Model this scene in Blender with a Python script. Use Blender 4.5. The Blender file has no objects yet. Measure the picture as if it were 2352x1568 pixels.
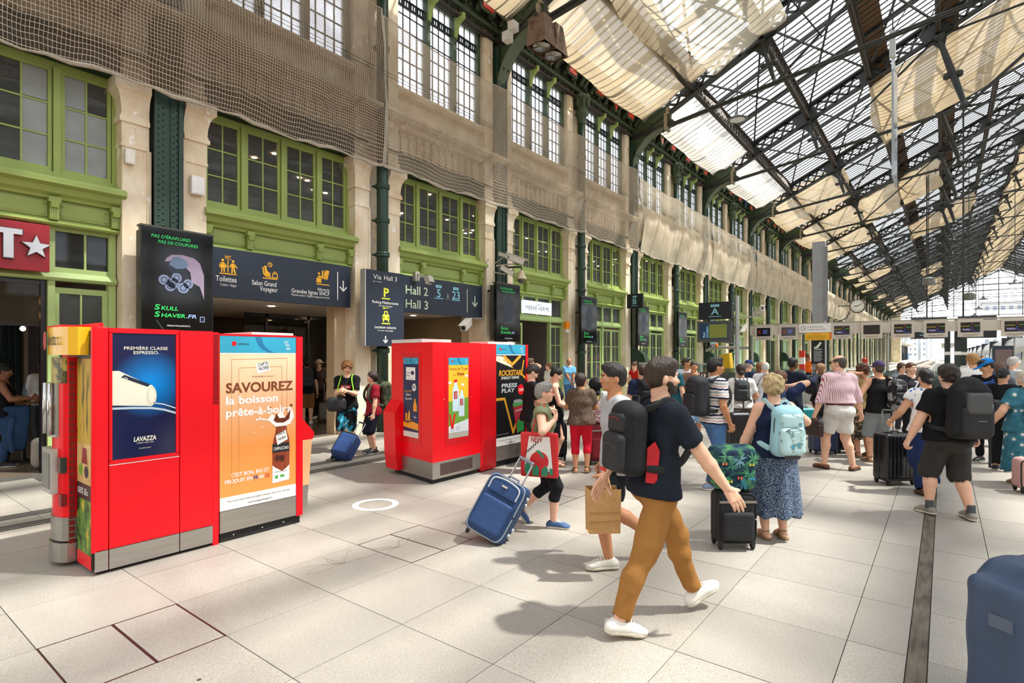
import bpy,math,random
import numpy as np
from mathutils import Vector,Matrix
# camera, sky, sun, exposure
S=bpy.context.scene
COL=S.collection
YAW=math.atan(992/1285.0)
cam_d=bpy.data.cameras.new('camera')
cam_d.sensor_width=36.0
cam_d.lens=1285.0/2352*36.0
cam_d.shift_y=31.0/2352
cam_d.clip_end=2000
cam=bpy.data.objects.new('camera',cam_d)
COL.objects.link(cam)
cam.location=(0,0,1.8)
cam.rotation_euler=(math.pi/2,0,YAW-math.pi/2)
S.camera=cam
world=bpy.data.worlds.new('sky')
S.world=world
world.use_nodes= True
bg=world.node_tree.nodes['Background']
bg.inputs[0].default_value=(0.93,0.96,1.0,1)
bg.inputs[1].default_value=1.8
sun_d=bpy.data.lights.new('sun','SUN')
sun_d.energy=8.0
sun_d.angle=0.035
sun_d.color=(1.0,0.95,0.87)
sun=bpy.data.objects.new('sun',sun_d)
COL.objects.link(sun)
EL=math.radians(61)
SUN_DIR=Vector((0.52*math.cos(EL),-0.854*math.cos(EL),math.sin(EL)))
sun.rotation_euler=SUN_DIR.to_track_quat('Z','Y').to_euler()
sun.location=(20,-20,60)
vs=S.view_settings
vs.view_transform='Standard'
vs.look='None'
vs.exposure=0.48
vs.gamma=1.0
vs.use_curve_mapping= False
S.cycles.max_bounces=6
S.cycles.transparent_max_bounces=16
S.cycles.use_adaptive_sampling= True
S.cycles.adaptive_threshold=0.03
S.cycles.caustics_reflective= False
S.cycles.caustics_refractive= False
S.cycles.use_denoising= True
random.seed(7)
rng=np.random.RandomState(3)
# materials
def lin(h):
 if not isinstance(h,str):
  return tuple(h)
 h=h.lstrip('#')
 return tuple(((c/12.92) if c<=0.04045 else ((c+0.055)/1.055)**2.4) for c in (int(h[i:i+2],16)/255 for i in (0,2,4)))
MATS={}
def newmat(name):
 m=bpy.data.materials.new(name)
 m.use_nodes= True
 nt=m.node_tree
 nt.nodes.clear()
 out=nt.nodes.new('ShaderNodeOutputMaterial')
 return m,nt,out
def N(nt,typ,**kw):
 n=nt.nodes.new('ShaderNode'+typ)
 for k,v in kw.items():
  if k.startswith('i_'):
   key=k[2:]
   key=int(key) if key.isdigit() else key.replace('_',' ')
   n.inputs[key].default_value=v
  else:
   setattr(n,k,v)
 return n
def L(nt,a,ao,b,bi):
 nt.links.new(a.outputs[ao],b.inputs[bi])
def rgba(c,k=1.0):
 c=lin(c)
 return (min(c[0]*k,1),min(c[1]*k,1),min(c[2]*k,1),1)
def wpos(nt):
 return N(nt,'NewGeometry')
def mapping(nt,scale,rot=(0,0,0),loc=(0,0,0)):
 g=wpos(nt)
 mp=N(nt,'Mapping')
 mp.inputs['Scale'].default_value=scale if isinstance(scale,tuple) else (scale,)*3
 mp.inputs['Rotation'].default_value=rot
 mp.inputs['Location'].default_value=loc
 L(nt,g,'Position',mp,'Vector')
 return mp
def M(col,rough=.6,metal=0.,var=.10,scale=6.,bump=0.,bscale=60.,spec=.5,key= None,stretch= None,coat=0.,emit=0.):
 k=key or ('m',col,rough,metal,var,scale,bump,bscale,spec,stretch,coat,emit)
 if k in MATS:
  return MATS[k]
 m,nt,out=newmat('paint_'+str(col).strip('#'))
 b=N(nt,'BsdfPrincipled')
 b.inputs['Roughness'].default_value=rough
 b.inputs['Metallic'].default_value=metal
 b.inputs['Specular IOR Level'].default_value=spec
 b.inputs['Coat Weight'].default_value=coat
 if var>0:
  mp=mapping(nt,stretch or (1,1,1))
  no=N(nt,'TexNoise',i_Scale=scale,i_Detail=5.0)
  L(nt,mp,0,no,'Vector')
  mx=N(nt,'Mix',data_type='RGBA')
  mx.inputs[6].default_value=rgba(col,1-var*1.5)
  mx.inputs[7].default_value=rgba(col,1+var*1.5)
  L(nt,no,'Fac',mx,0)
  L(nt,mx,2,b,'Base Color')
 else:
  b.inputs['Base Color'].default_value=rgba(col)
 if bump>0:
  mp2=mapping(nt,stretch or (1,1,1))
  nb=N(nt,'TexNoise',i_Scale=bscale,i_Detail=4.0)
  L(nt,mp2,0,nb,'Vector')
  bp=N(nt,'Bump',i_Strength=bump,i_Distance=0.02)
  L(nt,nb,'Fac',bp,'Height')
  L(nt,bp,0,b,'Normal')
 if emit:
  b.inputs['Emission Color'].default_value=rgba(col)
  b.inputs['Emission Strength'].default_value=emit
 L(nt,b,0,out,0)
 MATS[k]=m
 return m
def P2(c1,c2,kind,scale,thr=.5,soft=.03,rough=.8,stretch=(1,1,1),rot=(0,0,0),c3= None,thr3=.7,bump=0.,key= None,metal=0.,spec=.3,det=3.):
 """two/three colour procedural pattern: kind = noise | voronoi | wave | cells"""
 k=key or ('p',c1,c2,kind,scale,thr,soft,rough,stretch,rot,c3,thr3,bump)
 if k in MATS:
  return MATS[k]
 m,nt,out=newmat('pattern_'+kind)
 b=N(nt,'BsdfPrincipled')
 b.inputs['Roughness'].default_value=rough
 b.inputs['Metallic'].default_value=metal
 b.inputs['Specular IOR Level'].default_value=spec
 mp=mapping(nt,stretch,rot)
 if kind=='noise':
  t=N(nt,'TexNoise',i_Scale=scale,i_Detail=det);o='Fac'
 elif kind=='voronoi':
  t=N(nt,'TexVoronoi',i_Scale=scale);o='Distance'
 elif kind=='edge':
  t=N(nt,'TexVoronoi',i_Scale=scale,feature='DISTANCE_TO_EDGE');o='Distance'
 elif kind=='cells':
  t=N(nt,'TexVoronoi',i_Scale=scale);o='Color'
 else:
  t=N(nt,'TexWave',i_Scale=scale,wave_type='BANDS',bands_direction='Z');o='Fac'
 L(nt,mp,0,t,'Vector')
 cr=N(nt,'ValToRGB')
 e=cr.color_ramp.elements
 e[0].position=max(thr-soft,0);e[0].color=rgba(c1)
 e[1].position=min(thr+soft,1);e[1].color=rgba(c2)
 if c3:
  a=cr.color_ramp.elements.new(min(thr3-soft,.99));a.color=rgba(c2)
  a=cr.color_ramp.elements.new(min(thr3+soft,1));a.color=rgba(c3)
 L(nt,t,o,cr,0)
 L(nt,cr,0,b,'Base Color')
 if bump:
  bp=N(nt,'Bump',i_Strength=bump,i_Distance=0.02)
  L(nt,t,o,bp,'Height')
  L(nt,bp,0,b,'Normal')
 L(nt,b,0,out,0)
 MATS[k]=m
 return m
def stripes(c1,c2,period,frac,direction=(0,0,1),c3= None,rough=.85):
 """bands of cloth across `direction` (world), every `period` metres"""
 k=('st',c1,c2,period,frac,direction,c3)
 if k in MATS:
  return MATS[k]
 m,nt,out=newmat('striped_cloth')
 b=N(nt,'BsdfPrincipled')
 b.inputs['Roughness'].default_value=rough
 b.inputs['Specular IOR Level'].default_value=.2
 g=wpos(nt)
 d=N(nt,'VectorMath',operation='DOT_PRODUCT')
 d.inputs[1].default_value=direction
 L(nt,g,'Position',d,0)
 nz=N(nt,'TexNoise',i_Scale=7.0)
 ad=N(nt,'Math',operation='MULTIPLY_ADD')
 L(nt,nz,'Fac',ad,0);ad.inputs[1].default_value=period*.35
 L(nt,d,'Value',ad,2)
 dv=N(nt,'Math',operation='DIVIDE');dv.inputs[1].default_value=period
 L(nt,ad,0,dv,0)
 fr=N(nt,'Math',operation='FRACT');L(nt,dv,0,fr,0)
 cr=N(nt,'ValToRGB');cr.color_ramp.interpolation='CONSTANT'
 e=cr.color_ramp.elements
 e[0].position=0;e[0].color=rgba(c1)
 e[1].position=1-frac;e[1].color=rgba(c2)
 if c3:
  for p,c in c3:
   a=cr.color_ramp.elements.new(p);a.color=rgba(c)
 L(nt,fr,0,cr,0);L(nt,cr,0,b,'Base Color');L(nt,b,0,out,0)
 MATS[k]=m
 return m
def glassmat(col='#dfe8e6',alpha=.75,rough=.03,key= None):
 """window glass: part see-through, part mirror, thin tint"""
 k=('glass',col,alpha,rough)
 if k in MATS:
  return MATS[k]
 m,nt,out=newmat('glass')
 t=N(nt,'BsdfTransparent');t.inputs[0].default_value=rgba(col)
 p=N(nt,'BsdfPrincipled');p.inputs['Base Color'].default_value=rgba(col,.35)
 p.inputs['Roughness'].default_value=rough
 mx=N(nt,'MixShader');mx.inputs[0].default_value=1-alpha
 L(nt,t,0,mx,1);L(nt,p,0,mx,2);L(nt,mx,0,out,0)
 MATS[k]=m
 return m
def skyglass(col='#eef5fb',thr=.86):
 k=('skyglass',col,thr)
 if k in MATS:
  return MATS[k]
 m,nt,out=newmat('roof_glass')
 t=N(nt,'BsdfTransparent');t.inputs[0].default_value=rgba(col)
 tr=N(nt,'BsdfTranslucent');tr.inputs[0].default_value=rgba(col)
 mp=mapping(nt,(1,1,1))
 no=N(nt,'TexNoise',i_Scale=.8,i_Detail=6.0)
 L(nt,mp,0,no,'Vector')
 mr=N(nt,'MapRange');mr.inputs[1].default_value=.3;mr.inputs[2].default_value=.7
 mr.inputs[3].default_value=1-thr-.06;mr.inputs[4].default_value=1-thr+.08
 L(nt,no,'Fac',mr,0)
 mx=N(nt,'MixShader')
 L(nt,mr,0,mx,0);L(nt,t,0,mx,1);L(nt,tr,0,mx,2);L(nt,mx,0,out,0)
 MATS[k]=m
 return m
def sheetmat(col,see=.25,key= None):
 """thin cloth / plastic sheet: lets light through, diffuses it"""
 k=('sheet',col,see)
 if k in MATS:
  return MATS[k]
 m,nt,out=newmat('protective_sheet')
 t=N(nt,'BsdfTransparent')
 tr=N(nt,'BsdfTranslucent');tr.inputs[0].default_value=rgba(col)
 df=N(nt,'BsdfDiffuse')
 mp=mapping(nt,(1,1,1))
 no=N(nt,'TexNoise',i_Scale=1.6,i_Detail=6.0)
 L(nt,mp,0,no,'Vector')
 mc=N(nt,'Mix',data_type='RGBA');mc.inputs[6].default_value=rgba(col,.72);mc.inputs[7].default_value=rgba(col,1.15)
 L(nt,no,'Fac',mc,0);L(nt,mc,2,df,0);L(nt,mc,2,tr,0)
 m1=N(nt,'MixShader');m1 .inputs[0].default_value=.32
 L(nt,tr,0,m1,1);L(nt,df,0,m1,2)
 m2=N(nt,'MixShader');m2 .inputs[0].default_value=see
 L(nt,m1,0,m2,1);L(nt,t,0,m2,2);L(nt,m2,0,out,0)
 MATS[k]=m
 return m
def netmat(cell=.075,veil=.36,strand='#b9b0a2',veilcol='#8f8678',sw=.09):
 """knotted net: pale strands on UV cells, finer dusty mesh between them"""
 k=('net',cell,veil,strand,veilcol,sw)
 if k in MATS:
  return MATS[k]
 m,nt,out=newmat('netting')
 uv=N(nt,'TexCoord')
 sp=N(nt,'SeparateXYZ')
 nz=N(nt,'TexNoise',i_Scale=2.0)
 g=wpos(nt);L(nt,g,'Position',nz,'Vector')
 va=N(nt,'VectorMath',operation='MULTIPLY_ADD');va.inputs[1].default_value=(.06,.06,0)
 L(nt,nz,'Color',va,0);L(nt,uv,'UV',va,2)
 L(nt,va,0,sp,0)
 lines=[]
 for ax in (0,1):
  d=N(nt,'Math',operation='DIVIDE');d.inputs[1].default_value=cell;L(nt,sp,ax,d,0)
  fr=N(nt,'Math',operation='FRACT');L(nt,d,0,fr,0)
  lt=N(nt,'Math',operation='LESS_THAN');lt.inputs[1].default_value=sw;L(nt,fr,0,lt,0)
  lines.append(lt)
 mxm=N(nt,'Math',operation='MAXIMUM');L(nt,lines[0],0,mxm,0);L(nt,lines[1],0,mxm,1)
 t=N(nt,'BsdfTransparent')
 d1=N(nt,'BsdfDiffuse');d1 .inputs[0].default_value=rgba(veilcol)
 tl=N(nt,'BsdfTranslucent');tl.inputs[0].default_value=rgba(veilcol)
 dm=N(nt,'MixShader');dm.inputs[0].default_value=.35;L(nt,d1,0,dm,1);L(nt,tl,0,dm,2)
 d2=N(nt,'BsdfDiffuse');d2 .inputs[0].default_value=rgba(strand)
 no2=N(nt,'TexNoise',i_Scale=.9,i_Detail=4.0);L(nt,g,'Position',no2,'Vector')
 mr=N(nt,'MapRange');mr.inputs[1].default_value=.35;mr.inputs[2].default_value=.65
 mr.inputs[3].default_value=veil*.75;mr.inputs[4].default_value=veil*1.25;L(nt,no2,'Fac',mr,0)
 m1=N(nt,'MixShader');L(nt,mr,0,m1,0);L(nt,t,0,m1,1);L(nt,dm,0,m1,2)
 m2=N(nt,'MixShader');L(nt,mxm,0,m2,0);L(nt,m1,0,m2,1);L(nt,d2,0,m2,2)
 L(nt,m2,0,out,0)
 MATS[k]=m
 return m
def plaster(key='plaster',c1='#d8c6a8',c2='#b9a27f',c3='#efe6d4',crack=.5):
 """old stone paint: stains, flaked patches and fine cracks"""
 if key in MATS:
  return MATS[key]
 m,nt,out=newmat(key)
 b=N(nt,'BsdfPrincipled');b.inputs['Roughness'].default_value=.85;b.inputs['Specular IOR Level'].default_value=.2
 mp=mapping(nt,(1,1,.6))
 n1=N(nt,'TexNoise',i_Scale=2.2,i_Detail=8.0);L(nt,mp,0,n1,'Vector')
 cr=N(nt,'ValToRGB');e=cr.color_ramp.elements
 e[0].position=.30;e[0].color=rgba(c2);e[1].position=.62;e[1].color=rgba(c1)
 L(nt,n1,'Fac',cr,0)
 n2=N(nt,'TexNoise',i_Scale=5.0,i_Detail=10.0,i_Roughness=.65);L(nt,mp,0,n2,'Vector')
 c2r=N(nt,'ValToRGB');e=c2r.color_ramp.elements
 e[0].position=.60;e[0].color=(0,0,0,1);e[1].position=.64;e[1].color=(1,1,1,1)
 L(nt,n2,'Fac',c2r,0)
 mx=N(nt,'Mix',data_type='RGBA');mx.inputs[7].default_value=rgba(c3)
 L(nt,c2r,0,mx,0);L(nt,cr,0,mx,6)
 vo=N(nt,'TexVoronoi',i_Scale=7.0,feature='DISTANCE_TO_EDGE')
 mp3=mapping(nt,(1,1,.7));nz=N(nt,'TexNoise',i_Scale=5.0,i_Detail=4.0);L(nt,mp3,0,nz,'Vector')
 va=N(nt,'VectorMath',operation='MULTIPLY_ADD');va.inputs[1].default_value=(.3,.3,.3);L(nt,nz,'Color',va,0);L(nt,mp3,0,va,2)
 L(nt,va,0,vo,'Vector')
 ck=N(nt,'ValToRGB');e=ck.color_ramp.elements
 e[0].position=0;e[0].color=(crack,crack,crack,1);e[1].position=.012;e[1].color=(0,0,0,1)
 L(nt,vo,0,ck,0)
 n4=N(nt,'TexNoise',i_Scale=.9,i_Detail=2.0);L(nt,mp,0,n4,'Vector')
 mr=N(nt,'MapRange');mr.inputs[1].default_value=.45;mr.inputs[2].default_value=.6;L(nt,n4,'Fac',mr,0)
 mu=N(nt,'Math',operation='MULTIPLY');L(nt,ck,0,mu,0);L(nt,mr,0,mu,1)
 m2=N(nt,'Mix',data_type='RGBA');m2 .inputs[7].default_value=rgba('#5b4b3a')
 L(nt,mu,0,m2,0);L(nt,mx,2,m2,6)
 L(nt,m2,2,b,'Base Color')
 bp=N(nt,'Bump',i_Strength=.35,i_Distance=0.01);L(nt,n2,'Fac',bp,'Height');L(nt,bp,0,b,'Normal')
 L(nt,b,0,out,0)
 MATS[key]=m
 return m
 # mesh builder
def tag(o,label= None,cat= None,group= None,kind= None):
 if label:o['label']=label
 if cat:o['category']=cat
 if group:o['group']=group
 if kind:o['kind']=kind
 return o
def empty(name,loc=(0,0,0),rz=0.,label= None,cat= None,group= None,kind= None,parent= None):
 o=bpy.data.objects.new(name,None)
 o.empty_display_size=.1
 o.location=loc
 o.rotation_euler=(0,0,rz)
 COL.objects.link(o)
 if parent:o.parent=parent
 return tag(o,label,cat,group,kind)
def V(*a):
 return Vector(a[0] if len(a)==1 else a)
class MB:
 def __init__(s):
  s.v=[];s.f=[]
 def add(s,vs,fs):
  n=len(s.v);s.v+=[tuple(p) for p in vs];s.f+=[tuple(i+n for i in f) for f in fs]; return s
 def box(s,x0,x1,y0,y1,z0,z1):
  return s.add([(x0,y0,z0),(x1,y0,z0),(x1,y1,z0),(x0,y1,z0),(x0,y0,z1),(x1,y0,z1),(x1,y1,z1),(x0,y1,z1)],[(0,3,2,1),(4,5,6,7),(0,1,5,4),(1,2,6,5),(2,3,7,6),(3,0,4,7)])
 def cbox(s,c,sx,sy,sz):
  return s.box(c[0]-sx/2,c[0]+sx/2,c[1]-sy/2,c[1]+sy/2,c[2]-sz/2,c[2]+sz/2)
 def hexa(s,c,u,v,w):
  c,u,v,w=V(c),V(u),V(v),V(w)
  return s.add([c-u-v-w,c+u-v-w,c+u+v-w,c-u+v-w,c-u-v+w,c+u-v+w,c+u+v+w,c-u+v+w],[(0,3,2,1),(4,5,6,7),(0,1,5,4),(1,2,6,5),(2,3,7,6),(3,0,4,7)])
 def bar(s,p,q,w,h,up=(0,0,1)):
  p,q=V(p),V(q);d=(q-p);ln=d.length
  if ln<1e-6: return s
  d.normalize();side=d.cross(V(up))
  if side.length<1e-4:side=d.cross(V(0,1,0))
  side.normalize();u2=side.cross(d)
  return s.hexa((p+q)/2,d*ln/2,side*w/2,u2*h/2)
 def tube(s,pts,r,n=8,caps= True,flat=1.0,up=(0,0,1)):
  pts=[V(p) for p in pts];m=len(pts)
  rs=r if isinstance(r,(list,tuple)) else [r]*m
  base=len(s.v);prev= None
  for i in range(m):
   d=(pts[min(i+1,m-1)]-pts[max(i-1,0)]).normalized()
   if prev is None:
    a=d.cross(V(up))
    if a.length<1e-3:a=d.cross(V(1,0,0))
   else:
    a=prev-d*prev.dot(d)
   a.normalize();prev=a;b=d.cross(a)
   for k in range(n):
    t=2*math.pi*k/n
    s.v.append(tuple(pts[i]+a*(math.cos(t)*rs[i])+b*(math.sin(t)*rs[i]*flat)))
  for i in range(m-1):
   for k in range(n):
    k2=(k+1)%n
    s.f.append((base+i*n+k,base+i*n+k2,base+(i+1)*n+k2,base+(i+1)*n+k))
  if caps:
   s.f.append(tuple(base+k for k in reversed(range(n))))
   s.f.append(tuple(base+(m-1)*n+k for k in range(n)))
  return s
 def prism(s,poly,o,u,v,d0,d1):
  """polygon (a,b) in plane o+a*u+b*v, extruded along u x v from d0 to d1"""
  o,u,v=V(o),V(u),V(v);w=u.cross(v).normalized();n=len(poly)
  vs=[o+u*a+v*b+w*d0 for a,b in poly]+[o+u*a+v*b+w*d1 for a,b in poly]
  fs=[tuple(reversed(range(n))),tuple(range(n,2*n))]
  fs+=[(i,(i+1)%n,n+(i+1)%n,n+i) for i in range(n)]
  return s.add(vs,fs)
 def xprof(s,prof,x0,x1):
  """profile in (y,z) extruded along x"""
  n=len(prof)
  vs=[(x0,y,z) for y,z in prof]+[(x1,y,z) for y,z in prof]
  fs=[tuple(range(n)),tuple(reversed(range(n,2*n)))]+[(i,n+i,n+(i+1)%n,(i+1)%n) for i in range(n)]
  return s.add(vs,fs)
 def lathe(s,prof,c,n=16,axis=(0,0,1)):
  c=V(c);w=V(axis).normalized();u=w.cross(V(0,1,0))
  if u.length<1e-3:u=w.cross(V(1,0,0))
  u.normalize();v=w.cross(u);base=len(s.v);m=len(prof)
  for r,h in prof:
   for k in range(n):
    t=2*math.pi*k/n
    s.v.append(tuple(c+w*h+u*(r*math.cos(t))+v*(r*math.sin(t))))
  for i in range(m-1):
   for k in range(n):
    k2=(k+1)%n
    s.f.append((base+i*n+k,base+i*n+k2,base+(i+1)*n+k2,base+(i+1)*n+k))
  s.f.append(tuple(base+k for k in reversed(range(n))));s.f.append(tuple(base+(m-1)*n+k for k in range(n)))
  return s
 def ball(s,c,r,n=10,m=7):
  rx,ry,rz=r if isinstance(r,(tuple,list)) else (r,r,r)
  base=len(s.v)
  for i in range(m+1):
   ph=math.pi*i/m
   for k in range(n):
    t=2*math.pi*k/n
    s.v.append((c[0]+rx*math.sin(ph)*math.cos(t),c[1]+ry*math.sin(ph)*math.sin(t),c[2]+rz*math.cos(ph)))
  for i in range(m):
   for k in range(n):
    k2=(k+1)%n
    s.f.append((base+i*n+k,base+(i+1)*n+k,base+(i+1)*n+k2,base+i*n+k2))
  return s
 def mesh(s,name):
  me=bpy.data.meshes.new(name)
  me.from_pydata(s.v,[],s.f)
  return me
 def build(s,name,mat,parent= None,smooth= False,loc= None,**t):
  me=s.mesh(name)
  if smooth:me.shade_smooth()
  if mat:me.materials.append(mat)
  return place(name,me,parent,loc,**t)
def place(name,me,parent= None,loc= None,**t):
 o=bpy.data.objects.new(name,me)
 COL.objects.link(o)
 if loc is not None:o.location=loc
 if parent:o.parent=parent
 return tag(o,t.get('label'),t.get('cat'),t.get('group'),t.get('kind'))
def copytree(o,loc= None,parent= None,label= None,group= None):
 c=o.copy();COL.objects.link(c)
 if parent:c.parent=parent
 if loc is not None:c.location=loc
 if label:c['label']=label
 if group:c['group']=group
 for ch in o.children:
  copytree(ch,parent=c)
 return c
TXT={}
def text(name,s,o,u,v,mat,parent,w= None,cap=.05,align='L',depth=.0015,bold=0.,italic=0.):
 """flat lettering: o = baseline anchor, u right, v up; cap = capital height, w = fitted width"""
 key=(s,round(bold,4),round(italic,2))
 if key not in TXT:
  cu=bpy.data.curves.new('lettering','FONT')
  cu.body=s;cu.size=1.0;cu.offset=bold;cu.shear=italic;cu.resolution_u=3
  ob=bpy.data.objects.new('lettering',cu)
  me0=bpy.data.meshes.new_from_object(ob)
  co=np.empty(len(me0 .vertices)*3,'f');me0 .vertices.foreach_get('co',co)
  faces=[tuple(p.vertices) for p in me0 .polygons]
  TXT[key]=(co.reshape(-1,3),faces)
  bpy.data.objects.remove(ob);bpy.data.curves.remove(cu);bpy.data.meshes.remove(me0)
 co,faces=TXT[key]
 k=cap/.69
 x=co[:,0].copy();y=co[:,1]*k
 x0,x1=x.min(),x.max()
 sx=(w/(x1-x0)) if w else k
 x=(x-x0)*sx
 wid=(x1-x0)*sx
 if align=='C':x-=wid/2
 if align=='R':x-=wid
 o,u,v=V(o),V(u).normalized(),V(v).normalized();n=u.cross(v)
 o=o+n*depth
 P=np.array(o)[None]+x[:,None]*np.array(u)[None]+y[:,None]*np.array(v)[None]
 me=bpy.data.meshes.new(name)
 me.from_pydata([tuple(p) for p in P],[],faces)
 me.materials.append(mat)
 return place(name,me,parent)
class Panel:
 """flat printed face: o lower-left corner, u right, v up, W x H metres; fractions 0..1"""
 def __init__(s,o,u,v,W,H,parent,lift=.002):
  s.o,s.u,s.v,s.W,s.H,s.parent,s.lift=V(o),V(u).normalized(),V(v).normalized(),W,H,parent,lift
  s.n=s.u.cross(s.v)
 def pt(s,a,b,d=0.): return s.o+s.u*(a*s.W)+s.v*(b*s.H)+s.n*d
 def poly(s,name,pts,mat,d= None,th=.001):
  d=s.lift if d is None else d
  mb=MB();mb.prism([(a*s.W,b*s.H) for a,b in pts],s.o,s.u,s.v,d-th,d)
  return mb.build(name,mat,s.parent)
 def polys(s,name,plist,mat,d= None,th=.001):
  d=s.lift if d is None else d
  mb=MB()
  for pts in plist:mb.prism([(a*s.W,b*s.H) for a,b in pts],s.o,s.u,s.v,d-th,d)
  return mb.build(name,mat,s.parent)
 def rect(s,name,a0,b0,a1,b1,mat,d= None,th=.001):
  return s.poly(name,[(a0,b0),(a1,b0),(a1,b1),(a0,b1)],mat,d,th)
 def disc(s,name,a,b,r,mat,d= None,n=24,ry= None,hole=0):
  ry=ry or r
  if hole:
   pl=[]
   for k in range(n):
    t0,t1=2*math.pi*k/n,2*math.pi*(k+1)/n
    pl.append([(a+math.cos(t0)*r*q/s.W,b+math.sin(t0)*ry*q/s.H) for q in (1,)]+[(a+math.cos(t1)*r/s.W,b+math.sin(t1)*ry/s.H),(a+math.cos(t1)*r*hole/s.W,b+math.sin(t1)*ry*hole/s.H),(a+math.cos(t0)*r*hole/s.W,b+math.sin(t0)*ry*hole/s.H)])
   return s.polys(name,pl,mat,d)
  return s.poly(name,[(a+math.cos(2*math.pi*k/n)*r/s.W,b+math.sin(2*math.pi*k/n)*ry/s.H) for k in range(n)],mat,d)
 def line(s,name,pts,w,mat,d= None):
  """polyline of width w metres"""
  pl=[]
  for (a0,b0),(a1,b1) in zip(pts[:-1],pts[1:]):
   p=Vector((a0*s.W,b0*s.H));q=Vector((a1*s.W,b1*s.H));t=(q-p)
   if t.length<1e-6:continue
   t.normalize();nn=Vector((-t.y,t.x))*w/2;p=p-t*w*.3;q=q+t*w*.3
   pl.append([z for z in (p-nn,q-nn,q+nn,p+nn)])
  d=s.lift if d is None else d;mb=MB()
  for i,pts in enumerate(pl):mb.prism([(z.x,z.y) for z in pts],s.o,s.u,s.v,d-.001,d+.00025*i)
  return mb.build(name,mat,s.parent)
 def text(s,t,a,b,mat,w= None,cap=.05,align='L',d= None,bold=0.,italic=0.,rot=0.):
  u,v=s.u,s.v
  if rot:
   u,v=s.u*math.cos(rot)+s.v*math.sin(rot),s.v*math.cos(rot)-s.u*math.sin(rot)
  return text('lettering',t,s.pt(a,b),u,v,mat,s.parent,w,cap,align,(s.lift if d is None else d)+.001,bold,italic)
UX,UY,UZ=V(1,0,0),V(0,1,0),V(0,0,1)
# shared colours
GREEN=M('#98a95a',.45,var=.09,scale=3,bump=.08,bscale=25,spec=.4)
GREEN2=M('#a8bd78',.5,var=.06,scale=2,spec=.4)
GREENP=M('#a3bfa2',.4,var=.06,scale=2)
DKGREEN=M('#1f3a2c',.4,var=.12,scale=4,spec=.5)
MOSS=M('#3c4a30',.6,var=.22,scale=9,bump=.3,bscale=30)
IRON=M('#262620',.55,var=.25,scale=6,bump=.2,bscale=30)
STONE=plaster('plaster','#f2e4cb','#d8c19c','#fbf5ea')
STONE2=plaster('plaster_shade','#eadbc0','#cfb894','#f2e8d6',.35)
BLACK=M('#0b0c0e',.25,var=.0)
STEEL=M('#a9a69f',.32,metal=.85,var=.12,scale=10,stretch=(.3,1,6),bump=.02)
CHROME=M('#c9c9c9',.2,metal=1.,var=.0)
DARKIN=M('#3a322a',.8,var=.15,scale=2)
RUBBER=M('#161616',.7,var=.05)
def xc(c): return 4.0+4.57*c
NB=36
# floor
floor=empty('floor',kind='structure')
def tilemat():
 m,nt,out=newmat('terrazzo_slab')
 b=N(nt,'BsdfPrincipled');b.inputs['Roughness'].default_value=.5;b.inputs['Specular IOR Level'].default_value=.3
 mp=mapping(nt,(1,1,1))
 n1=N(nt,'TexNoise',i_Scale=160.,i_Detail=3.0);L(nt,mp,0,n1,'Vector')
 n2=N(nt,'TexNoise',i_Scale=1.1,i_Detail=6.0);L(nt,mp,0,n2,'Vector')
 c1=N(nt,'ValToRGB');e=c1 .color_ramp.elements
 e[0].position=.36;e[0].color=rgba('#877e70');e[1].position=.5;e[1].color=rgba('#a9a298')
 L(nt,n1,'Fac',c1,0)
 oi=N(nt,'ObjectInfo')
 mr=N(nt,'MapRange');mr.inputs[3].default_value=.90;mr.inputs[4].default_value=1.06;L(nt,oi,'Random',mr,0)
 m2=N(nt,'MapRange');m2 .inputs[1].default_value=.35;m2 .inputs[2].default_value=.7;m2 .inputs[3].default_value=1.05;m2 .inputs[4].default_value=.88;L(nt,n2,'Fac',m2,0)
 mm=N(nt,'Math',operation='MULTIPLY');L(nt,mr,0,mm,0);L(nt,m2,0,mm,1)
 mx=N(nt,'VectorMath',operation='SCALE');L(nt,c1,0,mx,0);L(nt,mm,0,mx,'Scale')
 v=N(nt,'TexVoronoi',i_Scale=1.9);L(nt,mp,0,v,'Vector')
 cr=N(nt,'ValToRGB');e=cr.color_ramp.elements;e[0].position=.028;e[0].color=(1,1,1,1);e[1].position=.034;e[1].color=(0,0,0,1);L(nt,v,0,cr,0)
 m3=N(nt,'Mix',data_type='RGBA');m3 .inputs[7].default_value=rgba('#3d372f');L(nt,cr,0,m3,0);L(nt,mx,0,m3,6)
 L(nt,m3,2,b,'Base Color');L(nt,b,0,out,0)
 return m
TILE=tilemat()
MB().box(-16,24.4,-33,10.86,-.2,-.018).build('grout',M('#5a5046',.9,var=.2,scale=9),floor)
xl=[-1.44+.7905*i for i in range(0,34)]
yl=[-.315-.785*i for i in range(7,0,-1)]+[-.315,.075,.175,.485,1.29,2.08,2.87,3.65,4.40,5.17,5.94,6.72,7.5,8.28,9.06,9.85,10.62,10.85]
def proj(X,Y,Z=0.):
 F=(math.cos(YAW),math.sin(YAW));d=X*F[0]+Y*F[1];l=X*F[1]-Y*F[0]
 if d<.3: return None
 return 1176+1285*l/d,815-1285*(Z-1.8)/d,d
unit=MB().box(0,1,0,1,-.02,0).mesh('slab');unit.materials.append(TILE)
tiles=[]
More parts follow.
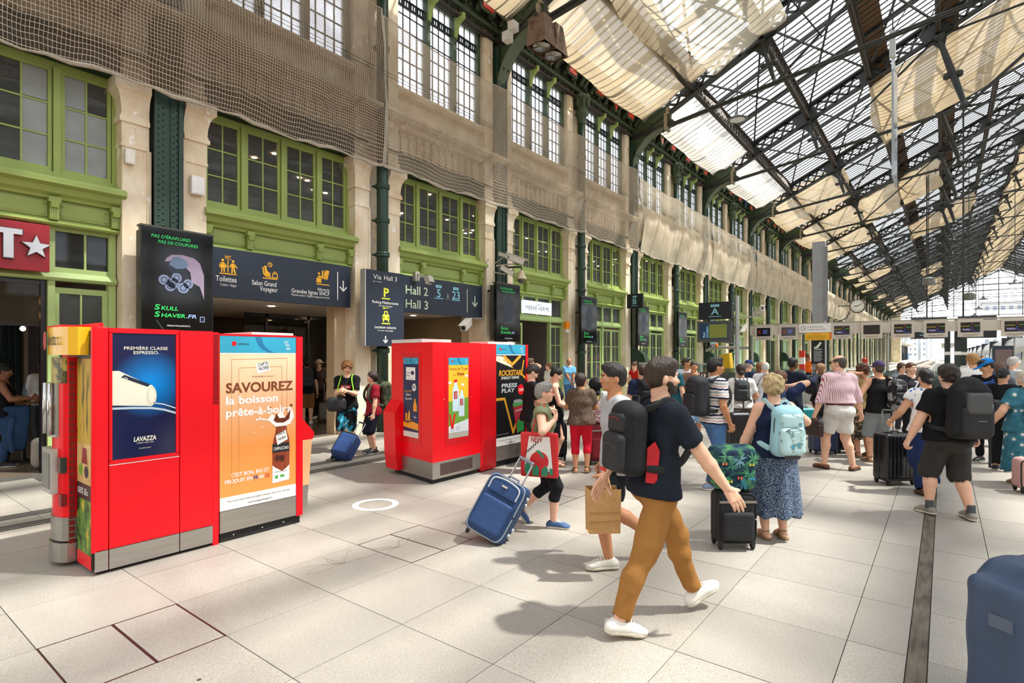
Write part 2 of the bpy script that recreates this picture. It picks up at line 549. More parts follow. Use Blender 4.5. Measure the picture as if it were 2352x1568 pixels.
for i in range(len(xl)-1):
 for j in range(len(yl)-1):
  if abs(yl[j]-.075)<1e-6:continue
  x0,x1,y0,y1=xl[i],xl[i+1],yl[j],yl[j+1]
  cells=[(x0,x1,y0,y1)]
  if j>0 and abs(y0-3.65)<.01 and (i==3 or i==6 or i==9):
   xm=(x0+x1)/2;cells=[(x0,xm,y0,y1),(xm,x1,y0,y1)]
  for c in cells:
   p=proj((c[0]+c[1])/2,(c[2]+c[3])/2)
   vis=p is not None and -250<p[0]<2600 and p[1]<1750
   tiles.append((p[2] if vis else 1e3+i,c,len(cells)>1))
tiles.sort(key= lambda t:t[0])
rest=MB()
for n,(d,c,half) in enumerate(tiles):
 g=.009 if half else .0028
 if n<300:
  o=place('floor_slab',unit,floor,(c[0]+g,c[2]+g,random.uniform(-.0015,0)))
  o.scale=(c[1]-c[0]-2*g,c[3]-c[2]-2*g,1)
 else:
  rest.box(c[0]+g,c[1]-g,c[2]+g,c[3]-g,-.02,0)
rest.build('floor_slabs',TILE,floor,kind='stuff')
MB().box(-2,24,.078,.172,-.02,-.001).build('trench_fill',P2('#4c443b','#7d7163','noise',9,.5,.2,stretch=(.4,2,1),bump=.4),floor)
fr=MB()
for (a,b) in ((.931,1.7215),(3.3025,4.093),(5.674,6.4645)):
 for (p,q) in (((a,3.65),(b,3.65)),((a,4.40),(b,4.40)),((a,3.65),(a,4.40)),((b,3.65),(b,4.40)),(((a+b)/2,3.65),((a+b)/2,4.40))):
  fr.bar((p[0],p[1],-.006),(q[0],q[1],-.006),.010,.01)
fr.build('access_cover_frame',M('#4a2622',.5,metal=.3,var=.2),floor)
cracks=MB();random.seed(4)
for cxx,cyy,sp in ((3.5,4.05,.24),(2.95,4.1,.30)):
 for k in range(7):
  a=random.uniform(0,6.28);p=V(cxx,cyy,.0006)
  for s in range(4):
   a+=random.uniform(-.7,.7);q=p+V(math.cos(a),math.sin(a),0)*sp*.3
   if 2.52<q.x<4.07 and 3.66<q.y<4.39:cracks.bar(p,q,.0022,.0004)
   p=q
cracks.build('crack',M('#6f665a',.9,var=.1),floor)
gs=MB()
for y in (7.62,7.70,7.78,8.12,8.20,8.28):
 gs.box(-2,24,y-.022,y+.022,-.002,.004)
gs.build('guide_strip',M('#3a3733',.7,var=.2),floor)
ring=MB();c=V(4.33,5.42,.0012)
for k in range(40):
 t0,t1=2*math.pi*k/40,2*math.pi*(k+1)/40
 pts=[c+V(math.cos(t)*r,math.sin(t)*r,0) for t,r in ((t0,.20),(t0,.275),(t1,.275),(t1,.20))]
 ring.add(pts,[(0,1,2,3)])
ring.build('floor_marking',M('#eeeae2',.6,var=.05),floor)
# left wall, shared pieces (x measured from the column)
wall=empty('wall_left',kind='structure')
def pilaster_mesh():
 m=MB()
 for s in (-1,1):
  a,b=(.27,.66) if s>0 else (-.66,-.27)
  m.box(a,b,10.62,11.05,0,6.5)
  m.box(a-(.04 if s<0 else 0),b+(.04 if s>0 else 0),10.56,11.05,0,.85)
  m.box(a-(.015 if s<0 else 0),b+(.015 if s>0 else 0),10.59,11.0,.85,.93)
  for z0,z1,e in ((5.22,5.27,.02),(5.27,5.62,.008),(5.62,5.70,.045),(5.70,5.75,.025)):
   m.box(a-(e if s<0 else 0),b+(e if s>0 else 0),10.62-e,11.05,z0,z1)
  e0,e1=.01,.13
  x0a,x1a=(a-(e0 if s<0 else 0),b+(e0 if s>0 else 0));x0b,x1b=(a-(e1 if s<0 else 0),b+(e1 if s>0 else 0))
  zs=[(5.75,.0),(5.9,.1),(6.02,.3),(6.1,.62),(6.14,1.0),(6.32,1.0)]
  for (za,ta),(zb,tb) in zip(zs[:-1],zs[1:]):
   la,lb=e0+(e1-e0)*ta,e0+(e1-e0)*tb
   A=[(a-(la if s<0 else 0),10.62-la,za),(b+(la if s>0 else 0),10.62-la,za),(b+(la if s>0 else 0),11.05,za),(a-(la if s<0 else 0),11.05,za)]
   B=[(a-(lb if s<0 else 0),10.62-lb,zb),(b+(lb if s>0 else 0),10.62-lb,zb),(b+(lb if s>0 else 0),11.05,zb),(a-(lb if s<0 else 0),11.05,zb)]
   m.add(A+B,[(0,1,5,4),(1,2,6,5),(2,3,7,6),(3,0,4,7),(4,5,6,7)])
  xi=.27 if s>0 else -.27
  m.box(xi-.03,xi+.03,10.60,10.7,.93,5.22)
 m.box(-.27,.27,10.80,11.05,0,6.5)
 return m.mesh('pilaster')
PIL=pilaster_mesh();PIL.materials.append(STONE)
def iron_column_mesh():
 m=MB()
 m.box(-.20,.20,10.52,10.80,0,11.0)
 m.box(-.225,-.06,10.50,10.54,0,11.0);m.box(.02,.225,10.50,10.54,0,11.0)
 m.box(.14,.2,10.47,10.54,0,11.0)
 m.box(-.26,.26,10.44,10.82,0,.5)
 for z in (.5,.62):m.box(-.24,.24,10.46,10.8,z,z+.05)
 return m.mesh('shaft')
def rivets_mesh():
 m=MB()
 for i in range(56):
  z=.8+i*.105
  for x,dz in ((-.17,0),(-.10,.05),(.06,.03),(.115,.08)):
   m.add([(x-.017,10.50,z+dz-.017),(x+.017,10.50,z+dz-.017),(x+.017,10.50,z+dz+.017),(x-.017,10.50,z+dz+.017),(x,10.478,z+dz)],[(0,1,4),(1,2,4),(2,3,4),(3,0,4)])
 return m.mesh('rivets')
ICM=iron_column_mesh();ICM.materials.append(DKGREEN)
RVM=rivets_mesh();RVM.materials.append(DKGREEN)
def pipe_meshes():
 m=MB();m.tube([(0,10.47,0),(0,10.47,10.4)],.135,14)
 c=MB();z=0
 c.lathe([(.135,-.06),(.165,-.05),(.175,-.01),(.155,0),(.175,.02),(.165,.06),(.135,.07)],(0,10.47,z),14)
 c.box(-.19,.19,10.5,10.62,z-.02,z+.02)
 h=MB();h.lathe([(.135,0),(.16,.05),(.15,.1),(.19,.3),(.24,.34),(.22,.42),(.19,.5),(.26,.85),(.33,.9),(.33,1.0),(.2,1.02)],(0,10.47,10.2),14)
 for k in range(8):
  t=k*math.pi/4;h.ball((.26*math.cos(t),10.47+.26*math.sin(t),10.95),(.07,.07,.16),6,5)
 r=[]
 for mb,nm,mt in ((m,'pipe',DKGREEN),(c,'collar',DKGREEN),(h,'pipe_head',MOSS)):
  me=mb.mesh(nm);me.shade_smooth();me.materials.append(mt);r.append(me)
 return r
PPM=pipe_meshes()
ords='first second third fourth fifth sixth seventh eighth ninth tenth eleventh twelfth thirteenth fourteenth fifteenth sixteenth seventeenth eighteenth nineteenth'.split()
collab={0:'dark green riveted iron column behind the shaver advertising screen beside the red vending machines',2:'dark green riveted iron column between the hall direction sign and the white cafe sign',4:'dark green riveted iron column behind the small platform B sign'}
piplab={1:'dark green downpipe on the pale pilaster behind the Via Hall 3 sign',3:'dark green downpipe behind the man in the light blue polo shirt',5:'dark green downpipe next pilaster after the platform B sign'}
for c in range(-1,NB+1):
 place('pilaster',PIL,wall,(xc(c),0,0))
 if c%2==0:
  r=empty('iron_column',(xc(c),0,0),label=collab.get(c,'dark green riveted iron column, %s along the wall counting from the shaver screen'%ords[c//2]),cat='column',group='riveted iron columns along the wall')
  place('shaft',ICM,r)
  if c<12:place('rivets',RVM,r,kind='stuff')
 else:
  r=empty('downpipe',(xc(c),0,0),label=piplab.get(c,'dark green downpipe, %s along the wall counting from the Via Hall 3 sign'%ords[c//2] if c>0 else 'dark green downpipe beyond the restaurant front'),cat='pipe',group='downpipes along the wall')
  for me in PPM:
   if me is PPM[1]:
    for z in (.95,1.9,3.35,4.15,4.95,5.75,7.4,9.0)[:8 if c<8 else 0]:place('collar',me,r,(0,0,z))
   elif c<14 or me is PPM[0]:place(me.name.split('.')[0],me,r)
OX0,OX1=.66,3.91
def cornice_mesh():
 m=MB()
 m.xprof([(10.95,4.18),(10.74,4.18),(10.72,4.22),(10.66,4.26),(10.62,4.34),(10.54,4.38),(10.54,4.45),(10.58,4.46),(10.60,4.49),(10.95,4.53)],OX0-.03,OX1+.05)
 return m.mesh('cornice')
def frieze_mesh():
 m=MB()
 m.box(OX0,OX1,10.80,10.95,3.80,4.20)
 m.xprof([(10.95,3.78),(10.72,3.78),(10.70,3.81),(10.73,3.84),(10.76,3.86),(10.95,3.87)],OX0,OX1)
 return m.mesh('frieze')
BRX=(.72,1.52,3.05,3.85)
def bracket_mesh():
 m=MB()
 m.box(-.055,.055,10.70,10.82,3.86,4.20)
 m.box(-.075,.075,10.66,10.82,4.12,4.20)
 m.prism([(10.82,4.02),(10.66,4.04),(10.64,4.12),(10.82,4.13)],(-.05,0,0),UY,UZ,0,.10)
 for k in (-.03,0,.03):m.box(k-.006,k+.006,10.690,10.70,3.88,4.0)
 return m.mesh('bracket')
def fpanel_mesh(w):
 m=MB()
 m.box(0,w,10.775,10.81,3.90,4.14)
 m.box(.03,w-.03,10.768,10.78,3.93,4.11)
 for x in (.045,w-.045):
  for z in (3.945,4.095):m.lathe([(.024,0),(.022,.012),(.01,.02)],(x,10.77,z),8,(0,-1,0))
 return m.mesh('frieze_panel')
CORN=cornice_mesh();FRZ=frieze_mesh();BRK=bracket_mesh();FPS,FPL=fpanel_mesh(.66),fpanel_mesh(1.40)
for me in (CORN,FRZ,BRK,FPS,FPL):me.materials.append(GREEN)
ZW0,ZW1=4.62,6.22
def wframe_mesh():
 m=MB()
 m.box(OX0,OX1,10.84,10.95,4.50,4.62);m.box(OX0,OX1,10.86,10.95,6.22,6.32)
 m.box(OX0,OX0+.07,10.86,10.95,4.5,6.3);m.box(OX1-.07,OX1,10.86,10.95,4.5,6.3)
 m.xprof([(10.90,4.53),(10.80,4.53),(10.80,4.56),(10.9,4.60)],OX0,OX1)
 for x in (1.455,2.285,3.115):m.box(x-.045,x+.045,10.83,10.95,4.55,6.25)
 return m.mesh('frame')
CAS=[(.74,1.40),(1.51,2.23),(2.34,3.06),(3.17,3.83)]
def casement_mesh(w):
 m=MB();t=.05
 m.box(0,t,10.87,10.93,ZW0,ZW1);m.box(w-t,w,10.87,10.93,ZW0,ZW1);m.box(t,w-t,10.87,10.93,ZW0,ZW0+t+.02);m.box(t,w-t,10.87,10.93,ZW1-t,ZW1)
 m.box(w/2-.013,w/2+.013,10.885,10.92,ZW0+t,ZW1-t)
 for k in (1,2):
  z=ZW0+.06+(ZW1-ZW0-.11)*k/3;m.box(t,w-t,10.886,10.919,z-.013,z+.013)
 return m.mesh('casement')
WFR=wframe_mesh();WFR.materials.append(GREEN)
CASM={w:casement_mesh(w) for w in (.66,.72)}
for me in CASM.values():me.materials.append(GREEN)
PW,PH=.27,.47
def pane_mesh(w,h,mat):
 me=MB().box(0,w,0,.006,0,h).mesh('pane');me.materials.append(mat); return me
GL=glassmat('#d5dad6',.80)
FROST=M('#8f938f',.25,var=.25,scale=2.5)
CLRW=glassmat('#dfe6e2',.8)
paneA={w:pane_mesh(w/2-.065,.47,GL) for w in (.66,.72)}
paneF={w:pane_mesh(w/2-.065,.47,FROST) for w in (.66,.72)}
UZ0,UZ1=8.55,11.25
def uframe_mesh():
 m=MB()
 m.box(.66,.78,10.82,11.0,8.4,11.3);m.box(3.79,3.91,10.82,11.0,8.4,11.3)
 m.box(.66,3.91,10.82,11.0,11.2,11.4);m.box(.66,3.91,10.80,11.0,8.4,8.55)
 for x in (1.78,2.79):m.box(x-.055,x+.055,10.76,11.0,8.5,11.25)
 return m.mesh('frame')
def uconsole_mesh():
 m=MB()
 for x in (1.78,2.79):
  pts=[(10.9,10.6),(10.72,10.62),(10.68,10.8),(10.62,10.95),(10.45,11.08),(10.42,11.2),(10.9,11.25)]
  m.prism(pts,(x-.05,0,0),UY,UZ,0,.10)
  m.lathe([(.09,-.06),(.09,.06)],(x,10.52,11.12),12,(1,0,0))
 return m.mesh('console')
UL=[(.78,1.725),(1.835,2.735),(2.845,3.79)]
def umuntin_mesh():
 m=MB()
 for a,b in UL:
  for k in range(1,4):
   x=a+(b-a)*k/4;m.box(x-.010,x+.010,10.90,10.94,UZ0,UZ1)
  for k in range(1,7):
   z=UZ0+(UZ1-UZ0)*k/7;m.box(a,b,10.90,10.94,z-.010,z+.010)
  m.box(a,b,10.895,10.945,10.66,10.72);m.box(a,b,10.895,10.945,10.86,10.90)
  for k in range(12):
   x=a+(b-a)*(k+.5)/12;m.box(x-.014,x+.014,10.9,10.94,10.7,10.88)
 return m.mesh('muntins')
UFR,UCN,UMT=uframe_mesh(),uconsole_mesh(),umuntin_mesh()
UFR.materials.append(MOSS);UCN.materials.append(GREEN);UMT.materials.append(M('#1c2320',.5,var=.1))
UGL=skyglass('#f4f7fb',.72)
UPANE={}
def upane(w):
 w=round(w,3)
 if w not in UPANE:UPANE[w]=pane_mesh(w-.03,(UZ1-UZ0)/7-.03,UGL)
 return UPANE[w]
UBIG=MB()
for a,b in UL:UBIG.box(a,b,10.915,10.925,UZ0,UZ1)
UBIG=UBIG.mesh('glass');UBIG.materials.append(UGL)
def spandrel_mesh():
 m=MB()
 m.box(-.66,3.91,10.90,11.05,6.80,8.45)
 m.xprof([(10.95,7.42),(10.70,7.44),(10.62,7.50),(10.45,7.54),(10.35,7.60),(10.35,7.68),(10.95,7.76)],-.72,3.97)
 m.xprof([(10.95,8.3),(10.7,8.32),(10.64,8.40),(10.64,8.46),(10.95,8.50)],.6,3.97)
 m.box(-.64,-.27,10.66,11.0,6.5,11.4);m.box(.27,.64,10.66,11.0,6.5,11.4)
 m.box(-.27,.27,10.82,11.05,6.5,11.4)
 for s in (-.455,.455):m.prism([(-.15,10.6),(.15,10.6),(.1,10.9),(.15,11.15),(.1,11.3),(-.1,11.3),(-.15,11.15),(-.1,10.9)],(s,10.66,0),UX,UZ,0,.03)
 return m.mesh('upper_wall')
def relief_mesh():
 m=MB()
 for k in range(11):
  x=.95+k*.27
  m.ball((x,10.87,7.15),(.06,.07,.20),8,6);m.ball((x,10.86,6.97),(.085,.06,.06),8,5);m.box(x-.07,x+.07,10.82,10.92,7.32,7.42)
 m.box(.85,3.75,10.86,10.92,6.86,6.90)
 return m.mesh('carved_relief')
def lintel_mesh():
 m=MB()
 m.box(.3,4.27,10.70,11.05,6.32,6.80)
 m.box(.3,4.27,10.62,10.80,6.32,6.38);m.box(.3,4.27,10.62,10.80,6.74,6.80)
 for k in range(26):m.box(.5+k*.14,.53+k*.14,10.61,10.63,6.335,6.365)
 return m.mesh('iron_lintel')
SPN,REL,LNT=spandrel_mesh(),relief_mesh(),lintel_mesh()
SPN.materials.append(STONE2);REL.materials.append(STONE2);REL.shade_smooth();LNT.materials.append(DKGREEN)
def entab_mesh():
 m=MB()
 m.box(-.3,4.27,10.55,11.1,11.35,12.15)
 m.xprof([(10.6,11.95),(10.25,11.98),(10.1,12.05),(9.95,12.08),(9.9,12.2),(10.6,12.25)],-.3,4.27)
 m.xprof([(10.6,11.36),(10.5,11.36),(10.46,11.42),(10.6,11.5)],-.3,4.27)
 return m.mesh('entablature')
def scroll_mesh():
 m=MB();rnd=random.Random(5)
 for k in range(9):
  x=.12+k*.54
  pts=[(10.56,11.55),(10.38,11.58),(10.30,11.70),(10.16,11.78),(10.08,11.9),(10.12,12.0),(10.56,12.0)]
  m.prism(pts,(x-.06,0,0),UY,UZ,0,.12)
  m.lathe([(.10,-.075),(.11,0),(.10,.075)],(x,10.20,11.88),10,(1,0,0));m.lathe([(.08,-.075),(.08,.075)],(x,10.44,11.62),10,(1,0,0))
  for q in range(7):m.ball((x+rnd.uniform(.08,.45),rnd.uniform(10.46,10.56),rnd.uniform(11.5,11.95)),rnd.uniform(.035,.075),6,5)
 return m.mesh('scrollwork')
ENT,SCR=entab_mesh(),scroll_mesh();ENT.materials.append(MOSS);SCR.materials.append(MOSS);SCR.shade_smooth()
def plaque_meshes():
 a=MB();b=MB()
 for x in (.98,3.60):
  a.prism([(-.30,-.17),(.30,-.17),(.36,0),(.30,.17),(-.30,.17),(-.36,0)],(x,10.30,11.70),UX,UZ,0,.05)
  b.prism([(-.23,-.1),(.23,-.1),(.23,.1),(-.23,.1)],(x,10.25,11.70),UX,UZ,0,.03)
 for x in (2.285,):
  a.prism([(-.16,.28),(.16,.28),(.18,0),(.10,-.24),(0,-.32),(-.10,-.24),(-.18,0)],(x,10.30,11.70),UX,UZ,0,.05)
 c=MB();c.prism([(-.11,.22),(.11,.22),(.12,0),(.06,-.17),(0,-.23),(-.06,-.17),(-.12,0)],(2.285,10.25,11.70),UX,UZ,0,.03)
 return a.mesh('plaque_frame'),b.mesh('plaque'),c.mesh('shield')
PLF,PLR,PLS=plaque_meshes();PLF.materials.append(MOSS);PLR.materials.append(M('#e2401f',.35,var=.12,scale=12,coat=.4))
SHC=[M('#d8321f',.4,var=.1),P2('#d12c1f','#efe9dc','wave',5,.5,.05),M('#1c3f9c',.4,var=.1),M('#d9c34a',.4,var=.1),M('#2d6b3a',.4,var=.1)]
def console_meshes():
 arc=[]
 for k in range(15):
  t=math.pi/2*k/14
  arc.append((9.15+1.42*math.sin(t),11.18-1.62*(1-math.cos(t))))
 poly=[(10.95,12.0),(9.6,12.2),(9.0,12.0),(8.9,11.5)]+arc+[(10.95,9.5)]
 p=MB();p.prism(poly,(-.09,0,0),UY,UZ,0,.18)
 fl=MB()
 for (a,b) in zip(arc[:-1],arc[1:]):fl.bar((0,a[0],a[1]),(0,b[0],b[1]),.44,.03,(0,1,1))
 for k,(a,b) in enumerate(arc[1:-1]):
  for s in (-.15,.15):fl.ball((s,a-.02,b+.02),.018,5,4)
 orn=MB()
 for s in (-.10,.10):
  for (y0,z0,y1,z1) in ((9.3,11.3,10.3,12.0),(9.3,12.0,10.3,11.3),(10.35,10.3,10.9,11.2),(10.35,11.2,10.9,10.3),(10.35,11.2,10.9,11.25),(10.3,11.2,10.3,12.05)):
   orn.bar((s,y0,z0),(s,y1,z1),.03,.05)
  orn.lathe([(.12,-.02),(.12,.02)],(s,9.8,11.65),10,(1,0,0));orn.lathe([(.1,-.02),(.1,.02)],(s,10.62,10.75),10,(1,0,0))
 fin=MB();fin.box(-.2,.2,9.02,9.14,11.1,11.75);fin.prism([(-.2,0),(.2,0),(.14,.3),(-.14,.3)],(0,9.05,11.7),UX,UZ,-.02,.1)
 out=[]
 for mb,nm,mt in ((p,'console_plate',MOSS),(fl,'arch_flange',M('#59624a',.55,var=.2,scale=14)),(orn,'console_ornament',MOSS),(fin,'console_end',M('#8f8268',.7,var=.3,scale=8))):
  me=mb.mesh(nm);me.materials.append(mt);out.append(me)
 return out
CNS=console_meshes()
wl=empty
def bay_parts(c,near):
 """fixed pieces of the wall between column c and c+1"""
 x=xc(c)
 for me in (CORN,FRZ,SPN,LNT,ENT):place(me.name.split('.')[0],me,wall,(x,0,0))
 if near:
  for me in (REL,SCR,PLF,PLR):place(me.name.split('.')[0],me,wall,(x,0,0))
  s=place('shield',PLS.copy(),wall,(x,0,0));s.data.materials.append(SHC[[0,0,1,0,1,3,4,2,0,1,2,0,3,1][c%14]])
  for bx in BRX:place('bracket',BRK,wall,(x+bx,0,0))
  for fx,me in ((.79,FPS),(1.585,FPL),(3.12,FPS)):place('frieze_panel',me,wall,(x+fx,0,0))
 if c%2==0:
  for me in CNS:
   if near or me is CNS[0]:place(me.name.split('.')[0],me,wall,(x,0,0))
wn=[0]
def mezz_window(c,panes,frost=()):
 wn[0]+=1
 w=empty('window_%d'%wn[0],(xc(c),0,0),kind='structure')
 place('frame',WFR,w)
 for k,(a,b) in enumerate(CAS):
  wd=round(b-a,2);cs=place('casement',CASM[wd],w,(a,0,0))
  if panes:
   for i in range(2):
    for j in range(3):
     f=(k,i,j) in frost
     place('pane',(paneF if f else paneA)[wd],cs,(.05+i*(wd/2-.04),10.90,ZW0+.07+j*.505))
  else:
   place('pane',paneA[wd],cs,(.05,10.9,ZW0+.07)).scale=(2.2,1,3.2)
def upper_window(c,panes):
 wn[0]+=1
 w=empty('window_%d'%wn[0],(xc(c),0,0),kind='structure')
 place('frame',UFR,w)
 if c<14:place('console',UCN,w)
 place('muntins',UMT,w)
 if panes:
  for a,b in UL:
   for i in range(4):
    for j in range(7):
     place('pane',upane((b-a)/4),w,(a+(b-a)*i/4+.015,10.917,UZ0+(UZ1-UZ0)*j/7+.015))
 else:
  place('glass',UBIG,w)
frost0={(k,i,j) for k in range(4) for i in range(2) for j in range(3) if not (j==2 and i==1 and k==3) and not (i==0 and k in (0,2))}
for c in range(-1,NB):
 bay_parts(c,c<12)
 mezz_window(c,c<6,frost0 if c==-1 else ())
 if c!=-1:upper_window(c,0<=c<5)
 else:upper_window(c,False)
DW0,DW1=.66,3.91
def screen_mesh(full):
 m=MB()
 m.box(DW0,DW0+.09,10.85,10.97,0,3.8);m.box(DW1-.09,DW1,10.85,10.97,0,3.8)
 m.xprof([(10.97,2.93),(10.80,2.93),(10.78,2.98),(10.80,3.03),(10.84,3.08),(10.97,3.10)],DW0,DW1)
 m.box(DW0,DW1,10.86,10.97,3.72,3.80);m.box(DW0,DW1,10.86,10.96,3.08,3.14)
 for x in (1.47,2.285,3.10):m.box(x-.05,x+.05,10.84,10.97,3.08,3.80)
 if full:
  m.box(2.285-.06,2.285+.06,10.83,10.97,0,2.95)
  m.box(DW0,DW1,10.86,10.96,0,.12)
 return m.mesh('screen_frame')
def leaf_mesh(w,h=2.85):
 m=MB();t=.075
 m.box(0,t,10.88,10.94,.05,h);m.box(w-t,w,10.88,10.94,.05,h);m.box(t,w-t,10.88,10.94,h-.09,h);m.box(t,w-t,10.88,10.94,.05,.25);m.box(t,w-t,10.88,10.94,.78,.90)
 m.box(t,w-t,10.905,10.92,.25,.78);m.box(t+.05,w-t-.05,10.89,10.91,.32,.71)
 m.box(w/2-.012,w/2+.012,10.89,10.93,.9,h-.09)
 for k in (1,2):
  z=.9+(h-.99)*k/3;m.box(t,w-t,10.892,10.928,z-.012,z+.012)
 return m.mesh('leaf')
SCRF,SCRO=screen_mesh(True),screen_mesh(False);LEAF=leaf_mesh(.73)
for me in (SCRF,SCRO,LEAF):me.materials.append(GREEN2)
LP=pane_mesh(.27,.60,GL);TP=pane_mesh(.33,.56,GL)
dn=[0]
def leaf(parent,x,panes= True,rz=0.):
 lf=place('leaf',LEAF,parent,(x,0,0))
 if rz:
  lf.matrix_parent_inverse=Matrix()
  lf.matrix_basis=Matrix.Translation((x+.73,10.86,0))@Matrix.Rotation(rz,4,'Z')@Matrix.Translation((-.73,-10.91,0))
 if panes:
  for i in range(2):
   for j in range(3):place('pane',LP,lf,(.08+i*.305,10.905,.915+j*.625))
 return lf
for c in range(2,NB):
 dn[0]+=1
 d=empty('door_%d'%dn[0],(xc(c),0,0),kind='structure')
 place('screen_frame',SCRO if c==2 else SCRF,d)
 if c<7:
  for k in range(4):
   for i in range(2):place('pane',TP,d,(.77+k*.812+i*.345,10.90,3.15))
 else:
  place('pane',TP,d,(.72,10.9,3.15)).scale=(9,1,1)
 if c==2:continue
 if c<7:
  for x in (.76,1.49,2.355,3.085):leaf(d,x)
 else:
  MB().box(.76,2.22,10.9,10.92,.1,2.93).box(2.35,3.80,10.9,10.92,.1,2.93).build('glass_leaf',GREENP if c%3 else GL,d)
MB().box(xc(0)+.66,xc(0)+3.91,10.85,11.0,2.95,3.8).box(xc(1)+.66,xc(1)+3.91,10.85,11.0,2.95,3.8).build('lintel_panel',M('#4a4a40',.7),wall)
ep=MB();ep.box(xc(NB)+.7,xc(NB)+4,8.5,12.5,0,14);ep.build('end_pier',STONE2,wall)
# rooms behind the facade
rooms=empty('wall_back',kind='structure')
INW=M('#8b7c68',.8,var=.1,scale=1);CEIL=M('#d8cfc2',.9,var=.03)
MB().box(-6,60,16,16.2,3.9,6.9).build('gallery_wall',M('#6f6558',.8,var=.2,scale=.6),rooms)
MB().box(-6,60,10.96,16.2,3.82,3.92).build('gallery_floor',M('#4d4136',.6,var=.2),rooms)
MB().box(-6,60,10.96,16.2,6.75,6.85).build('gallery_ceiling',M('#b39a80',.8,var=.1),rooms)
MB().box(60,172,11.0,11.2,3.0,6.9).build('gallery_screen',M('#3d4438',.8,var=.3,scale=.4),rooms)
rail=MB()
for z in (4.95,5.1,5.25):rail.box(4.4,30,11.55,11.565,z,z+.015)
for k in range(24):rail.box(4.6+k*1.05,4.63+k*1.05,11.54,11.57,4.4,5.45)
rail.build('gallery_railing',M('#b9b2a6',.4,metal=.5),rooms)
MB().box(4.4,30,11.52,11.60,5.42,5.47).build('gallery_handrail',M('#8a5a35',.5,var=.2),rooms)
SPOT=M('#ffe0b0',.5,var=0,emit=45.)
sp=MB();rr=random.Random(2)
for k in range(64):
 x=4.6+rr.uniform(0,24);y=11.8+rr.uniform(0,3.6);sp.lathe([(.06,0),(.06,.01)],(x,y,6.735),8)
sp.build('ceiling_spot',SPOT,rooms,kind='stuff')
FLI=M('#6d5f50',.25,var=.1,scale=3,spec=.5)
MB().box(-16,24.4,10.855,26,-.2,-.001).build('passage_floor',FLI,rooms)
MB().box(4.2,12.7,10.97,26,2.96,3.02).build('passage_ceiling',CEIL,rooms)
MB().box(-6,24.4,26,26.2,0,3.9).build('passage_end_wall',M('#54483b',.7,var=.3,scale=.7),rooms)
MB().box(12.6,24.4,10.97,17,3.75,3.82).build('cafe_ceiling',DARKIN,rooms)
MB().box(12.6,36,16.0,16.2,0,3.8).build('cafe_wall',M('#5b3f2a',.7,var=.3,scale=1.5),rooms)
MB().box(24.4,171,11.6,11.7,0,3.9).build('back_screen',M('#5f6d5c',.7,var=.35,scale=.5),rooms)
MB().box(24.3,171,10.85,12,-.2,.0).build('back_floor',M('#8d867b',.8),rooms)
MB().box(xc(0)+3.62,xc(0)+4.3,11.0,11.3,0,2.96).box(xc(1)+3.62,xc(1)+4.5,11.0,11.3,0,2.96).build('passage_lining',M('#c2ac8c',.7,var=.08),rooms)
MB().box(12.4,12.6,11.4,26,0,3.8).box(3.5,3.62,11,26,0,3.8).build('party_wall',M('#8d7c66',.7,var=.1),rooms)
sf=MB()
for x in (8.2,9.5,10.8,12.1):sf.box(x-.04,x+.04,15.0,15.1,0,2.96)
sf.box(7.6,12.4,15.0,15.1,2.85,2.96);sf.box(7.6,12.4,15.0,15.1,0,.1)
sf.build('shopfront_frame',BLACK,rooms)
MB().box(7.6,12.4,15.03,15.05,.1,2.85).build('shopfront_glass',glassmat('#6e6a64',.5),rooms)
MB().box(7.4,12.4,17.5,17.6,0,2.96).build('shop_back',M('#3b2a1d',.7,var=.4,scale=1.2),rooms)
sp2=MB()
for (x,y) in ((5.4,12.4),(7.0,12.6),(6.2,14.5),(5.3,17),(7.2,18),(9.8,12.3),(11.2,12.3),(10.2,13.8),(11.6,16.2),(8.8,16.4),(10.1,16.6)):
 sp2 .lathe([(.07,0),(.07,.008)],(x,y,2.95),10)
sp2 .build('passage_spot',SPOT,rooms,kind='stuff')
MB().box(4.2,5.0,20,20.1,0,2.9).box(5.6,6.4,20,20.1,0,2.9).build('board',M('#b3863f',.6,var=.2),rooms)
MB().box(-4,3.5,17.8,18,0,3.9).build('restaurant_wall',M('#3a3128',.8,var=.25,scale=1),rooms)
MB().box(-4,3.5,10.97,18,3.2,3.3).build('restaurant_ceiling',M('#5b3418',.6,var=.3,scale=3),rooms)
dn[0]+=1
dr=empty('door_%d'%dn[0],(0,0,0),kind='structure')
q=MB();q.box(2.43,2.52,10.83,10.97,0,3.8);q.box(3.22,3.32,10.84,10.97,0,3.8);q.box(2.43,3.32,10.86,10.97,3.72,3.80);q.box(2.43,3.32,10.86,10.97,3.05,3.16);q.box(2.90,2.93,10.88,10.93,3.1,3.75)
q.xprof([(10.97,2.95),(10.80,2.95),(10.77,2.99),(10.80,3.03),(10.84,3.08),(10.97,3.09)],.1,3.32)
q.build('screen_frame',GREEN2,dr)
for x in (2.53,2.94):MB().box(x,x+.36,10.90,10.906,3.17,3.71).build('pane',glassmat('#5a6060',.35),dr)
lf_=place('leaf',LEAF,dr,(2.51,0,0));lf_.scale=(.97,1,1)
for i in range(2):
 for j in range(3):place('pane',LP,lf_,(.08+i*.305,10.905,.915+j*.625))
MB().box(2.36,2.43,10.9,11.0,0,2.95).box(.1,2.43,10.92,10.98,2.88,2.95).box(.1,2.43,10.93,10.97,2.24,2.26).build('dark_frame',BLACK,dr)
MB().box(.1,2.36,10.94,10.95,2.26,2.88).build('glass_pane',glassmat('#a89a86',.75),dr)
MB().box(3.45,3.5,11.0,17,0,3.2).build('restaurant_side',DARKIN,rooms)
wi=MB()
